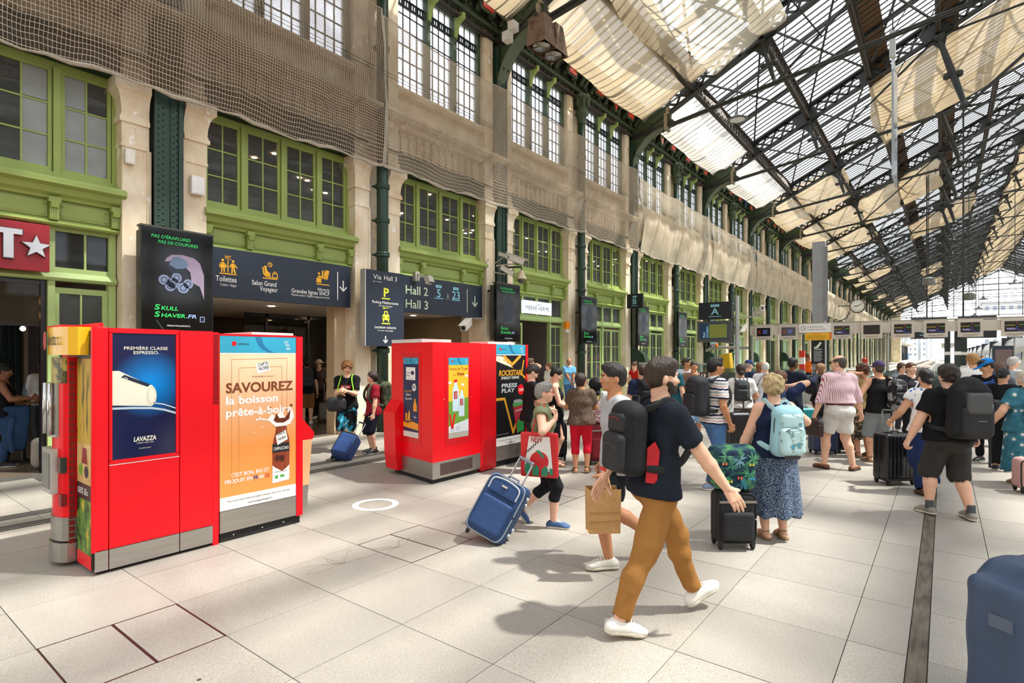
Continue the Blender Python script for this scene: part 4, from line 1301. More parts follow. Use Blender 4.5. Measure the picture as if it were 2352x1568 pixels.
p.rect('print',.70,.13,.74,.15,M('#4aa845',.5,var=0),.006);p.rect('print',.77,.135,.83,.15,M('#4aa845',.5,var=0),.006);p.text('CAFÉ PUR ARABICA',.785,.168,INK,w=.15,cap=.012,align='C',d=.006)
fo=MB()
for (a0,b0,a1,b1) in ((.14,.865,.87,.87),(.14,.12,.14,.865),(.87,.12,.87,.87),(.23,.815,.80,.82),(.23,.12,.23,.815),(.80,.12,.80,.82)):fo.bar(p.pt(a0,b0,.0015),p.pt(a1,b1,.0015),.003,.003,UY)
fo.build('door_fold',M('#c98d58',.5),k2)
MB().box(2.9,3.36,5.6,6.2,1.985,2.035).build('top_tray',M('#e0dcd6',.4),k2)
dsp=MB();dsp.prism([(3.385,1.20),(3.62,.93),(3.60,.86),(3.385,.86)],(0,5.60,0),UX,UZ,-.55,0);dsp.build('side_bin_top',RED,k2)
MB().prism([(3.385,.86),(3.59,.86),(3.55,.36),(3.385,.36)],(0,5.60,0),UX,UZ,-.55,0).build('side_bin',M('#f3c08a',.4),k2);MB().prism([(3.385,.36),(3.545,.36),(3.53,.12),(3.385,.12)],(0,5.60,0),UX,UZ,-.55,0).build('side_bin_foot',STEEL,k2)
k3=empty('vending_machine',(0,0,0),label='red vending machine corner with the cyclist and mineral water posters',cat='vending machine')
yb=5.615
poly=[(5.47,yb),(6.48,yb),(6.48,6.75),(5.70,6.75)]
MB().prism(poly,(0,0,.30),UX,UY,0,1.68).build('cabinet',RED,k3);MB().prism(poly,(0,0,.065),UX,UY,0,.235).build('steel_skirt',STEEL,k3)
MB().prism([(5.50,yb+.03),(6.47,yb+.03),(6.47,6.7),(5.73,6.7)],(0,0,0),UX,UY,0,.065).build('plinth',RUBBER,k3)
gr=MB();gr.box(5.62,6.30,yb-.004,yb+.01,.10,.27);gr.build('grille',M('#6d6a66',.4,metal=.6),k3)
gh=MB()
for i in range(8):
 for j in range(22):gh.box(5.63+j*.0303,5.652+j*.0303,yb-.006,yb,.108+i*.0195,.119+i*.0195)
gh.build('grille_holes',M('#4a1512',.6),k3,kind='stuff')
ul=(V(5.47,yb,0)-V(5.70,6.75,0)).normalized()
mk= lambda o,u,W,H:Panel(o,u,UZ,W,H,k3,.004)
fp=mk((5.78,yb,.60),UX,.42,1.16)
fp.rect('frame',-.14,-.07,1.14,1.06,M('#d80a1a',.3,var=.03),.006,.006);fp.lift=.008
fp.rect('poster',0,0,1,1,M('#f4bd2c',.4,var=.05),.008);fp.lift=.0095;ad_head(fp,.91)
fp.poly('print',[(0,.13),(1,.20),(1,.50),(.6,.47),(.35,.45),(0,.46)],M('#6fa23a',.5,var=.1),.0095);fp.rect('print',0,0,1,.07,M('#b9b3a8',.5),.0095);fp.poly('print',[(0,.07),(1,.07),(1,.22),(0,.15)],M('#dfe3e6',.5),.010)
fp.text('Vivez le Tour',.5,.845,M('#a3251a',.5,var=0),w=.40,cap=.042,align='C',d=.011);fp.text('Vittel',.40,.78,M('#a3251a',.5,var=0),w=.15,cap=.045,d=.011,bold=.02);fp.text('avec',.22,.78,M('#a3251a',.5,var=0),w=.06,cap=.02,d=.011)
WTR=M('#cfe3ef',.2,var=.1,scale=30)
for (a,b,hh,w_) in ((.34,.33,.37,.30),(.64,.26,.33,.28)):
 fp.poly('print',[(a-w_/2,b),(a+w_/2,b),(a+w_/2,b+hh*.72),(a+w_*.22,b+hh*.92),(a+w_*.2,b+hh),(a-w_*.2,b+hh),(a-w_*.22,b+hh*.92),(a-w_/2,b+hh*.72)],WTR,.0115)
 fp.rect('print',a-w_*.28,b+hh*.42,a+w_*.28,b+hh*.68,M('#b3202a',.4),.0125);fp.text('Vittel',a+w_*.12,b+hh*.44,WHITE,w=.085,cap=.03,d=.013,rot=1.57)
fp.rect('print',.26,.695,.42,.725,RED,.0125);fp.poly('print',[(.02,.30),(.12,.12),(.22,.12),(.34,.30),(.27,.30),(.17,.17),(.09,.30)],RED,.012)
for a in (.18,.45):fp.disc('print',a,.115,.028,M('#5d86b3',.4),.012,hole=.8)
for (a,b) in ((.06,.69),(.70,.66),(.90,.77)):fp.disc('print',a,b,.035,WHITE,.0105,ry=.018)
lpn=mk(V(5.47,yb,.60)-ul*.78,ul,.42,1.16)
lpn.rect('frame',-.14,-.07,1.14,1.06,M('#d80a1a',.3,var=.03),.006,.006);lpn.lift=.008
lpn.rect('poster',0,0,1,1,M('#1d2350',.4,var=.05),.008);lpn.lift=.0095;ad_head(lpn,.92);lpn.rect('print',0,0,1,.07,M('#d9d4cb',.5),.0095)
lpn.rect('print',.18,.72,.80,.88,WHITE,.0095);lpn.text('le Tour',.22,.80,INK,w=.10,cap=.03,d=.011,italic=.3);lpn.text('France',.22,.765,INK,w=.10,cap=.026,d=.011,italic=.3);lpn.disc('print',.62,.81,.045,M('#1d2350',.4),.0105,ry=.03);lpn.text('FOURNISSEUR OFFICIEL',.5,.735,INK,w=.20,cap=.008,align='C',d=.011)
lpn.disc('print',.72,.63,.055,WHITE,.0095);lpn.text('2€',.63,.615,INK,w=.06,cap=.05,d=.011,bold=.02);lpn.text('90',.77,.62,INK,w=.025,cap=.025,d=.011)
lpn.text('DÉCOUVREZ',.12,.56,M('#e8a92c',.5,var=0),w=.20,cap=.026,d=.011,rot=.06);lpn.text("l'Édition",.17,.515,WHITE,w=.15,cap=.036,d=.011,italic=.2,rot=.05);lpn.text('Secouée',.13,.465,WHITE,w=.19,cap=.036,d=.011,italic=.2,rot=.05)
ORG=M('#f09a1c',.4,var=.1);lpn.poly('print',[(.68,.33),(.90,.33),(.91,.40),(.83,.46),(.82,.49),(.75,.49),(.74,.46),(.67,.40)],ORG,.0105);lpn.poly('print',[(.68,.20),(.90,.20),(.89,.30),(.80,.32),(.69,.30)],M('#26315f',.4),.0105);lpn.text('Orangina',.70,.25,WHITE,w=.08,cap=.026,d=.0115,italic=.2)
lpn.poly('print',[(0,.12),(1,.10),(1,.18),(.6,.20),(.3,.17),(0,.19)],ORG,.010);lpn.poly('print',[(.14,.20),(.26,.20),(.26,.30),(.14,.30)],ORG,.0105);lpn.poly('print',[(.30,.20),(.44,.22),(.46,.30),(.38,.34),(.33,.28)],M('#e0b02e',.4),.011)
for a in (.33,.47):lpn.disc('print',a,.19,.04,ORG,.0112,hole=.8)
for x_ in (5.86,6.40):MB().lathe([(.010,0),(.006,.006)],(6.26 if x_>6 else 5.70,yb-.002,1.17),8,(0,-1,0)).build('lock',CHROME,k3)
MB().prism([(5.50,yb+.25),(6.1,yb+.25),(6.1,6.7),(5.66,6.7)],(0,0,1.98),UX,UY,0,.05).build('top_tray',M('#d9d5cf',.4),k3)
MB().box(6.486,6.865,yb,6.5,0.02,1.975).build('joining_panel',M('#d60a1a',.3,var=.04),k3)
lb=V(5.70,6.75,0);MB().prism([(0,1.12),(.13,.94),(.11,.30),(.08,.08),(0,.08)],lb-ul*.02,(-ul.cross(UZ))*-1 if False else V(-.98,.2,0),UZ,-.35,0).build('side_bin',RED,k3)
k4=empty('vending_machine',(0,0,0),label='vending machine with the black energy drink can poster',cat='vending machine')
yc=5.655
MB().box(6.875,7.74,yc+.02,6.45,.16,1.97).build('cabinet',RED,k4);MB().box(6.89,7.72,yc+.04,6.4,0,.16).build('plinth',RUBBER,k4)
MB().box(7.70,7.76,yc-.01,6.45,.12,1.975).build('edge_post',RED,k4);MB().box(6.88,7.70,yc,yc+.03,.10,.33).build('kick_plate',STEEL,k4)
MB().prism([(7.76,1.15),(7.95,.88),(7.92,.25),(7.76,.2)],(0,5.8,0),UX,UZ,-.5,0).build('side_bin',RED,k4)
p=Panel((6.88,yc+.002,.335),UX,UZ,.82,1.635,k4,.003)
p.rect('poster',0,0,1,1,P2('#0d0d10','#c9c9d2','noise',55,.74,.02,.4,key='spark'),d=.002);ad_head(p,.90);p.rect('print',0,.893,1,.90,WHITE);can_foot(p,.08)
GLD=M('#e0a022',.4,var=.1)
p.line('print',[(.28,.885),(.55,.80),(.82,.885)],.05,GLD,.004);p.poly('print',[(.02,.885),(.22,.885),(.60,.76),(.02,.84)],P2('#e0a022','#fff2d0','voronoi',14,.3,.05,.4),.0035)
p.line('print',[(0,.46),(.30,.46),(.58,.11),(.66,.19)],.045,GLD,.004);p.line('print',[(.94,.84),(.86,.70),(.98,.66)],.03,GLD,.004)
p.text('ROCKSTAR',.12,.69,GLD,w=.60,cap=.088,bold=.03,italic=.15);p.text('ENERGY DRINK',.20,.655,WHITE,w=.48,cap=.042,bold=.01);p.text('PRESS',.20,.572,M('#c9ccd0',.3,var=.1),w=.42,cap=.062,bold=.03,italic=.1);p.text('PLAY',.20,.522,M('#c9ccd0',.3,var=.1),w=.36,cap=.062,bold=.03,italic=.1)
p.disc('print',.84,.54,.088,RED,.005);p.text('3,50€',.84,.525,WHITE,w=.13,cap=.045,align='C',d=.0065,bold=.01)
p.poly('print',[(.70,.10),(.95,.115),(.90,.41),(.80,.445),(.64,.435),(.56,.40)],M('#b01f2e',.25,var=.1),.0045);p.poly('print',[(.56,.40),(.60,.365),(.91,.385),(.90,.42),(.80,.445),(.64,.435)],M('#3f9b4d',.3),.0055);p.disc('print',.73,.425,.12,M('#c9ccd0',.2,metal=.6),.0062,ry=.03);p.poly('print',[(.72,.10),(.95,.115),(.94,.2),(.75,.24),(.69,.18)],M('#2f8f43',.3),.0055)
p.text('ROCKSTAR',.64,.315,WHITE,w=.20,cap=.03,d=.007,rot=.12)
p.text('Ne convient pas aux enfants',.06,.11,WHITE,w=.3,cap=.010)
MB().box(7.0,7.72,5.9,6.3,1.97,2.02).build('top_tray',M('#d9d5cf',.4),k4)
# direction signs
SGN=M('#1b2636',.45,var=.04,scale=2);SWH=M('#f1efe8',.5,var=0);SYE=M('#f6b41a',.5,var=0);SLM=M('#dfe23a',.5,var=0);SBL=M('#8fd3e6',.5,var=0);SMT=M('#d5e6c8',.5,var=0)
def capsule(a0,b0,a1,b1,n=6):
 return [(a0,b0),(a1,b0),(a1,b1),(a0,b1)]
def fig(p,a,b,h,mat,skirt= False):
 """small standing figure pictogram, h metres tall, foot at (a,b)"""
 W,H=p.W,p.H;q= lambda x,y:(a+x*h/W,b+y*h/H)
 pl=[[q(.0+.10*math.cos(t),.88+.10*math.sin(t)) for t in np.linspace(0,6.0,12)]]
 if skirt:pl+=[[q(-.10,.72),(q(.10,.72)),q(.22,.30),q(-.22,.30)],[q(-.12,0),q(-.03,0),q(-.02,.32),q(-.12,.32)],[q(.06,0),q(.16,0),q(.13,.32),q(.03,.32)]]
 else:pl+=[[q(-.12,.72),q(.12,.72),q(.12,.35),q(-.12,.35)],[q(-.13,0),q(-.03,0),q(0,.38),q(-.12,.38)],[q(.10,0),q(.22,0),q(.12,.38),q(0,.38)]]
 pl+=[[q(-.12,.72),q(-.18,.66),q(-.28,.40),q(-.20,.38),q(-.08,.62)],[q(.12,.72),q(.34,.42),q(.28,.36),q(.06,.62)]]
 p.polys('pictogram',pl,mat)
def arrow(p,a,b,h,mat,wd=.03):
 p.line('arrow',[(a,b+h/p.H),(a,b)],wd,mat);w_=h*.38
 p.line('arrow',[(a-w_/p.W,b+w_/p.H),(a,b),(a+w_/p.W,b+w_/p.H)],wd,mat)
def sign(name,label,x0,x1,z0,z1,y,th=.10,mat=SGN,cat='sign'):
 r=empty(name,(0,0,0),label=label,cat=cat);MB().box(x0,x1,y,y+th,z0,z1).build('panel',mat,r)
 return r,Panel((x0,y,z0),UX,UZ,x1-x0,z1-z0,r,.002)
s1,p=sign('direction_sign','long dark blue sign for toilets, lounge and tickets over the passage',4.60,7.76,2.87,3.79,10.60)
X= lambda px:(px-4.60)/3.16
def fx(zx): return ((zx/2221*340+480))
p.text('WC',.119,.775,SYE,w=.12,cap=.075,bold=.01);fig(p,.108,.515,.25,SYE,True);fig(p,.168,.51,.25,SYE);p.line('print',[(.138,.52),(.138,.76)],.016,SYE);p.rect('print',.09,.475,.19,.497,SYE)
p.text('Toilettes',.067,.325,SWH,w=.385,cap=.098,bold=.006);p.text('Toilets • Bagni',.091,.235,SWH,w=.31,cap=.045,italic=.15)
p.disc('pictogram',.399,.785,.048,SYE,hole=.72);p.line('pictogram',[(.399,.815),(.399,.785),(.408,.775)],.012,SYE)
sq= lambda pl:[[(.349+(x_-.49)*.58,y_) for x_,y_ in q_] for q_ in pl]
p.polys('pictogram',sq([[(.49,.72),(.502,.72),(.512,.60),(.54,.55),(.575,.54),(.575,.515),(.53,.52),(.50,.57)],[(.512,.70),(.535,.70),(.55,.63),(.58,.61),(.58,.59),(.54,.60),(.535,.60),(.575,.58),(.59,.51),(.575,.50),(.56,.55),(.525,.56)]]),SYE);p.disc('pictogram',.369,.725,.026,SYE)
p.line('pictogram',[(.417,.515),(.448,.515),(.448,.60),(.417,.60),(.417,.515)],.016,SYE);p.line('pictogram',[(.425,.60),(.425,.64),(.44,.64),(.44,.60)],.014,SYE);p.rect('print',.351,.475,.45,.497,SYE)
p.text('Salon Grand',.283,.32,SWH,w=.50,cap=.09,bold=.006);p.text('Voyageur',.45,.205,SWH,w=.37,cap=.09,align='R',bold=.006)
tq= lambda pl:[[(.728+(x_-.79)*.74,y_) for x_,y_ in q_] for q_ in pl]
p.polys('pictogram',tq([[(.79,.52),(.84,.52),(.84,.63),(.79,.63)],[(.80,.65),(.815,.69),(.83,.69),(.85,.66),(.85,.64),(.80,.64)],[(.845,.62),(.862,.62),(.862,.82),(.845,.80)],[(.865,.62),(.88,.615),(.895,.80),(.875,.83)],[(.885,.60),(.905,.62),(.925,.82),(.895,.84)]]),SYE);p.disc('pictogram',.747,.735,.026,SYE);p.rect('print',.728,.475,.828,.497,SYE)
p.text('Billetterie',.828,.34,SWH,w=.285,cap=.055,align='R');p.text('Grandes lignes SNCF',.828,.235,SWH,w=.895,cap=.082,align='R',bold=.006);p.text('Mainline tickets • Biglietti lunga percorrenza',.828,.165,SWH,w=.895,cap=.042,align='R',italic=.15)
p.rect('print',.892,.16,.898,.83,SWH);arrow(p,.941,.385,.22,SWH,.026)
s2,p=sign('direction_sign','long dark blue sign reading Hall 2 and Hall 3 over the second passage',8.95,12.31,2.87,3.79,10.60)
p.text('Hall 2',.134,.50,SMT,w=.76,cap=.21,bold=.008);p.text('Hall 3',.134,.12,SMT,w=.76,cap=.21,bold=.008)
for a,t,w_ in ((.477,'5',.135),(.673,'23',.30)):
 p.text(t,a,.50,SBL,w=w_,cap=.21,align='C',bold=.008);p.rect('print',a-.05,.455,a+.05,.477,SBL);p.rect('badge',a-.032,.77,a+.032,.85,SBL);p.text('Voie',a,.79,SGN,w=.13,cap=.045,align='C',d=.004)
p.text('à',.579,.52,SMT,w=.06,cap=.11,align='C');p.text('to • a',.579,.46,SMT,w=.12,cap=.035,align='C',italic=.15)
p.rect('print',.807,.134,.813,.846,SMT);arrow(p,.906,.345,.28,SMT,.032)
s3,p=sign('direction_sign','upright dark blue sign reading Via Hall 3 with parking and car hire',7.865,8.975,2.005,3.72,10.18,.10)
MB().box(7.845,7.865,10.18,10.35,2.0,3.725).build('side_trim',M('#c9c5bc',.4,metal=.4),s3)
p.text('Via',.18,.885,SWH,w=.23,cap=.105);p.text('Hall 3',.46,.885,SWH,w=.38,cap=.105);p.text('to • verso',.18,.845,SWH,w=.24,cap=.03,italic=.15)
p.text('P',.52,.665,SLM,w=.155,cap=.19,align='C',bold=.03);p.rect('print',.40,.63,.62,.645,SLM);p.text('Parking Méditerranée',.5,.565,SWH,w=.76,cap=.06,align='C');p.text('Car park • Parcheggio',.5,.53,SWH,w=.40,cap=.028,align='C',italic=.15)
p.polys('pictogram',[[(.42,.35),(.60,.35),(.60,.41),(.57,.425),(.55,.47),(.47,.47),(.45,.425),(.42,.41)],[(.43,.325),(.46,.325),(.46,.355),(.43,.355)],[(.56,.325),(.59,.325),(.59,.355),(.56,.355)]],SLM);p.rect('print',.40,.295,.62,.31,SLM);p.poly('print',[(.475,.425),(.545,.425),(.535,.455),(.485,.455)],SGN,.004)
for a in (.45,.57):p.disc('print',a,.385,.018,SGN,.004)
p.disc('pictogram',.46,.51,.028,SLM,hole=.5);p.line('pictogram',[(.48,.51),(.58,.515)],.014,SLM)
p.text('Location voitures',.5,.235,SWH,w=.62,cap=.06,align='C');p.text('Car rental • Autonoleggio',.5,.20,SWH,w=.46,cap=.028,align='C',italic=.15);arrow(p,.5,.045,.15,SWH,.026)
s4=empty('restaurant_sign',(0,0,0),label='dark red signboard with a white letter T and a star',cat='sign')
MB().box(.4,2.40,10.60,10.72,3.04,3.735).build('board',M('#a11423',.4,var=.06),s4)
LT=M('#dfe3ea',.35,var=.02);LTE=M('#4a4744',.4)
def raised(name,pts,cx_,cz_,sc):
 a=MB();a.prism([(x*sc,z*sc) for x,z in pts],(cx_,10.55,cz_),UX,UZ,0,.012);b=MB();b.prism([(x*sc*1.10,z*sc*1.06) for x,z in pts],(cx_,10.555,cz_),UX,UZ,-.085,0)
 o=b.build(name,LTE,s4);a.build('letter_face',LT,o)
raised('letter',[(-.36,.5),(.36,.5),(.36,.32),(.13,.32),(.13,-.5),(-.13,-.5),(-.13,.32),(-.36,.32)],1.925,3.40,.42)
raised('star',[((.5 if k%2==0 else .21)*math.sin(k*math.pi/5),(.5 if k%2==0 else .21)*math.cos(k*math.pi/5)) for k in range(10)],2.235,3.385,.34)
s5,p=sign('cafe_sign','small white lit sign of the cafe over its green door',14.45,16.09,3.16,3.575,10.70,.08,M('#e9f1fb',.4,var=0,emit=.55))
p.text('CAFÉ',.52,.66,M('#20304a',.5,var=0),w=.28,cap=.075,align='C');p.text('PIERRE HERMÉ',.5,.28,M('#20304a',.5,var=0),w=1.34,cap=.14,align='C')
# advertising screens on the pillars
SCRN=M('#040506',.09,var=0,spec=.35)
def adscreen(xc_,label,lit,zt=3.88,zb=2.2,w_=1.12,yf=10.18,bk_=10.44):
 r=empty('advertising_screen',(0,0,0),label=label,cat='screen',group='advertising screens on the pillars')
 x0,x1=xc_-w_/2,xc_+w_/2
 MB().box(x0+.02,x1-.02,yf+.09,bk_,zb+.03,zt-.05).build('housing',M('#4c4b46',.5,var=.1),r)
 MB().box(x0,x1,yf,yf+.10,zb,zt).build('bezel',BLACK,r);MB().box(x0-.005,x1+.005,yf-.01,yf+.16,zt,zt+.03).build('rain_cap',M('#5d5a54',.4,metal=.5),r)
 MB().box(x0+.012,x1-.012,yf-.004,yf,zb+.012,zt-.012).build('glass_front',SCRN,r)
 p=Panel((x0,yf-.004,zb),UX,UZ,w_,zt-zb,r,.002)
 p.text('MEDIATRANSPORTS',.5,.045,WHITE,w=.36,cap=.024,align='C')
 e=lit
 G1=M('#27c45c',.4,var=0,emit=.25*e);G2=M('#8fa6d8',.4,var=0,emit=.2*e)
 p.text("PAS D'ÉRAFLURES",.13,.905,G1,w=.60,cap=.05,rot=-.0,bold=.012,italic=.15);p.text('PAS DE COUPURES',.22,.855,G1,w=.62,cap=.05,bold=.012,italic=.15)
 p.text('S',.17,.205,G1,w=.085,cap=.085,bold=.02,italic=.15);p.text('KULL',.26,.205,G1,w=.26,cap=.06,bold=.02,italic=.15);p.text('S',.17,.135,G1,w=.085,cap=.085,bold=.02,italic=.15);p.text('HAVER',.26,.135,G1,w=.37,cap=.06,bold=.02,italic=.15);p.text('.FR',.60,.135,G2,w=.17,cap=.06,bold=.02,italic=.15)
 if e>=1:
  SK=M('#8f7f93',.4,var=.15,scale=9,emit=.10);DV=M('#5a6c86',.35,var=.2,scale=9,emit=.10);DK=M('#1b2330',.3,var=.1)
  p.poly('print',[(.84,.62),(.80,.70),(.72,.745),(.55,.765),(.40,.755),(.33,.715),(.31,.68),(.36,.685),(.44,.715),(.55,.715),(.62,.69),(.60,.64),(.66,.60),(.68,.50),(.80,.46),(.86,.33),(.86,.58)],SK,.003)
  p.poly('print',[(.36,.655),(.42,.73),(.50,.745),(.60,.715),(.63,.665),(.58,.63),(.46,.62)],DV,.004);p.poly('print',[(.34,.65),(.46,.62),(.58,.63),(.62,.60),(.66,.53),(.56,.52),(.44,.55),(.36,.60)],DK,.0035)
  for (a,b,r_) in ((.30,.50,.085),(.42,.475,.09),(.47,.53,.08),(.56,.435,.09),(.63,.48,.08),(.38,.44,.08)):p.disc('print',a,b,r_,M('#74809c',.2,var=.15,emit=.06),.0045,n=18);p.disc('print',a,b,r_*.6,DK,.005,n=14,hole=.75)
  p.line('print',[(.20,.10),(.28,.02)],.02,M('#33363c',.4),.003)
  p.rect('badge',.80,.10,.87,.155,G2);p.rect('badge',.808,.106,.862,.149,BLACK,.003)
 else:
  p.poly('print',[(.3,.35),(.6,.35),(.72,.55),(.7,.75),(.45,.8),(.3,.65)],M('#1a2433',.3,var=.2),.002)
 return r
adscreen(4.02,'large advertising screen with a shaver held in a hand, on the nearest pillar',1.)
adscreen(xc(2)-.12,'dark advertising screen between the Hall 2 sign and the white cafe sign',.35)
adscreen(xc(3)+.05,'dark advertising screen above the man in the light blue polo',.3,bk_=10.325)
adscreen(xc(4)+.12,'dark advertising screen hanging under the platform B sign',.25)
adscreen(xc(5)+.1,'dark advertising screen just left of the platform A sign',.25,bk_=10.325)
adscreen(xc(6)+.1,'dark advertising screen partly hidden behind the platform A sign',.2)
# small wall fittings
def fitting(name,label,cat,parts):
 r=empty(name,label=label,cat=cat)
 for mb,nm,mt in parts:mb.build(nm,mt,r)
 return r
IV=M('#e6dfd0',.5,var=.05)
fitting('wall_box','small ivory box on the left half of the nearest pilaster','box',[(MB().box(3.36,3.50,10.53,10.60,4.93,5.17),'case',IV),(MB().box(3.38,3.48,10.525,10.53,4.95,5.15),'cover',M('#f0eadf',.5))])
fitting('wall_box','white square junction box on the right half of the nearest pilaster','box',[(MB().box(4.36,4.58,10.50,10.60,4.66,4.98),'case',M('#efece6',.5)),(MB().box(4.38,4.56,10.492,10.50,4.68,4.96),'cover',M('#f6f4ef',.5))])
def cctv(label,c,d,sc=1.,mount= None,col='#cfc9bd'):
 c=V(c);d=V(d).normalized();s_=d.cross(UZ).normalized();u_=s_.cross(d);r=empty('security_camera',label=label,cat='camera')
 MB().hexa(c,d*.19*sc,s_*.055*sc,u_*.055*sc).build('housing',M(col,.4,var=.05),r);MB().hexa(c+u_*.065*sc+d*.03,d*.23*sc,s_*.07*sc,u_*.008).build('sun_shield',M('#ded8cc',.4),r)
 MB().lathe([(.04*sc,0),(.04*sc,.01)],c+d*.19*sc,10,d).build('lens',BLACK,r)
 if mount is not None:MB().tube([c-d*.05*sc,c-u_*.1*sc,V(mount)],.018*sc,6).build('arm',M('#b9b3a6',.4),r)
 return r
cctv('large white security camera top right on the column bracket',(13.1,10.0,4.62),(.55,-.75,-.35),1.5,(12.9,10.55,4.45))
cctv('short white security camera at the upper left of the column bracket',(12.75,10.15,4.7),(.2,-.8,-.3),.8,(12.8,10.55,4.5))
cctv('white security camera lowest on the column bracket',(12.85,10.1,4.25),(.5,-.7,-.5),1.1,(12.75,10.55,4.25))
cctv('white security camera under the right end of the Hall 2 sign',(11.3,10.3,2.62),(-.85,-.4,-.35),1.5,(11.75,10.55,2.75))
dm=empty('dome_camera',label='beige bell-shaped dome camera beside the column',cat='camera');MB().lathe([(.16,0),(.155,.04),(.11,.12),(.07,.22),(.05,.27),(.02,.28)],(13.35,9.95,4.05),16).build('hood',M('#d8c9a6',.5),dm,smooth= True);MB().ball((13.35,9.95,4.03),.11,12,8).build('dome',M('#5a554d',.1),dm,smooth= True);MB().tube([(13.35,9.95,4.32),(13.35,9.95,4.42),(13.1,10.5,4.42)],.03,6).build('bracket',BLACK,dm)
fl=empty('floodlight',label='grey box light on an arm above the Hall 2 sign',cat='light');MB().box(9.62,9.76,10.48,10.6,3.66,3.90).build('back_box',M('#b5b1a8',.4,metal=.4),fl);MB().tube([(9.69,10.48,3.84),(9.80,10.3,3.76)],.025,6).build('arm',M('#b5b1a8',.4,metal=.4),fl);MB().hexa((9.86,10.24,3.68),V(.085,0,0),V(0,.07,-.03),V(0,.035,.08)).build('lamp_head',M('#c9c3b6',.4),fl);MB().hexa((9.85,10.17,3.67),V(.07,0,0),V(0,.008,-.004),V(0,.03,.065)).build('lamp_face',BLACK,fl)
cb=empty('cable',label='grey and black cables running down the wall beside the column bracket',cat='cable');MB().tube([(12.55,10.56,4.6),(12.45,10.56,4.5),(12.42,10.56,3.9),(12.42,10.56,3.0),(12.35,10.56,2.86),(11.9,10.56,2.84)],.022,6).build('conduit',M('#9b978f',.5),cb);MB().tube([(12.45,10.5,3.65),(12.7,10.45,3.75),(13.0,10.45,3.78)],.03,6).build('cable_tail',BLACK,cb)
og=empty('alarm_light',label='small orange alarm light on the pilaster beside the cafe door',cat='light');MB().box(16.75,16.95,10.5,10.62,2.72,2.98).build('lens',M('#f08a12',.35,var=.1),og);MB().box(16.78,16.92,10.52,10.62,2.60,2.72).build('base',IV,og)
for c in (4,6,8,10,12):
 r=empty('column_lamp',(xc(c),0,0),label={4:'dark green rounded box on the column under the platform B screen'}.get(c,'dark green rounded box on a far iron column'),cat='lamp',group='rounded boxes on the columns')
 MB().prism([(9.95,1.3),(10.5,1.3),(10.5,2.05),(10.3,2.0),(10.08,1.85),(9.97,1.6)],(-.18,0,0),UY,UZ,0,.36).build('case',DKGREEN,r)
ff=empty('rusty_floodlight',label='rusty twin box floodlight hanging under the roof truss',cat='light')
RUST=P2('#4d3a2e','#77604e','noise',4,.5,.2,.7,c3='#a8502c',thr3=.70,key='rust',det=6.)
for i in (0,1):
 xx=12.25+i*.56
 q=MB();q.add([(xx-.30,8.15,9.95),(xx+.26,8.15,9.95),(xx+.26,8.75,9.95),(xx-.30,8.75,9.95),(xx-.2,8.25,10.75),(xx+.16,8.25,10.75),(xx+.16,8.75,10.75),(xx-.2,8.75,10.75)],[(4,5,6,7),(0,1,5,4),(1,2,6,5),(2,3,7,6),(3,0,4,7)])
 q.build('lamp_box',RUST,ff);MB().lathe([(.24,-.02),(.23,.02),(.15,.14),(.05,.2)],(xx-.02,8.45,9.98),16).build('reflector',M('#9a968d',.25,metal=.8),ff,smooth= True)
MB().bar((12.0,8.5,10.78),(13.1,8.5,10.85),.08,.08).bar((12.5,8.5,10.8),(12.6,8.6,11.9),.06,.06).build('bracket',IRON,ff)
for i,(xx,zz) in enumerate(((11.85,10.35),(12.1,10.75))):MB().box(xx-.12,xx+.12,9.2,9.4,zz-.12,zz+.12).build('junction_box',M('#cfcabf',.5),fitting('junction_box',['lower of two pale junction boxes left of the rusty floodlight','upper of two pale junction boxes left of the rusty floodlight'][i],'box',[]))
# platforms, tracks and beyond
PLAT=M('#b9b4aa',.8,var=.12,scale=.6);ASPH=M('#8b8780',.9,var=.15,scale=.8)
MB().box(24.35,420,-3.6,10.9,-.9,-.004).build('platform',PLAT,floor) if False else None
MB().box(24.3,40,-33,10.86,-.3,-.003).build('concourse_end',PLAT,floor)
for (a,b) in ((5.2,10.9),(-3.7,1.2)):MB().box(40,330,a,b,-1.,-.003).build('platform',PLAT,floor)
MB().box(40,330,4.85,5.2,-.02,.004).box(40,330,1.2,1.55,-.02,.004).build('platform_edge',M('#e6e2d8',.7,var=.05),floor)
MB().box(39,700,-40,60,-1.3,-1.0).build('track_bed',M('#7d746a',.95,var=.3,scale=1.5,bump=.5,bscale=5),floor)
rl=MB()
for y in (2.35,3.8,-5.1,-6.55):rl.box(40,500,y-.035,y+.035,-1.0,-.85)
rl.build('rail',M('#6e6259',.35,metal=.6,var=.2),floor)
sl=MB()
for k in range(120):sl.box(40.5+k*.9,40.75+k*.9,1.8,4.35,-1.0,-.94)
sl.build('sleepers',M('#8e8579',.9,var=.2),floor,kind='stuff')
MB().box(39.7,40,1.2,5.2,-1,.35).build('buffer_wall',M('#8b867d',.9),floor)
GX=24.0
BEI=M('#c9bfb2',.45,var=.03,scale=2)
g=empty('gate_gantry',label='beige overhead beam carrying the row of small screens above the ticket gates',cat='gantry')
ztop= lambda y:2.93
MB().box(GX-.05,GX+.05,-6.5,6.25,2.60,2.96).build('beam',BEI,g);MB().box(GX-.03,GX+.03,-6.5,6.25,2.98,3.03).build('cable_rail',M('#9b9489',.5),g)
for y in (6.2,1.6,-3.2):MB().tube([(GX+.1,y,0),(GX+.1,y,2.9)],.05,8).build('post',M('#a8a49c',.4,metal=.4),g)
YS=[5.71,4.80,2.99,2.06,1.14,.22,-.69,-1.79,-2.7]
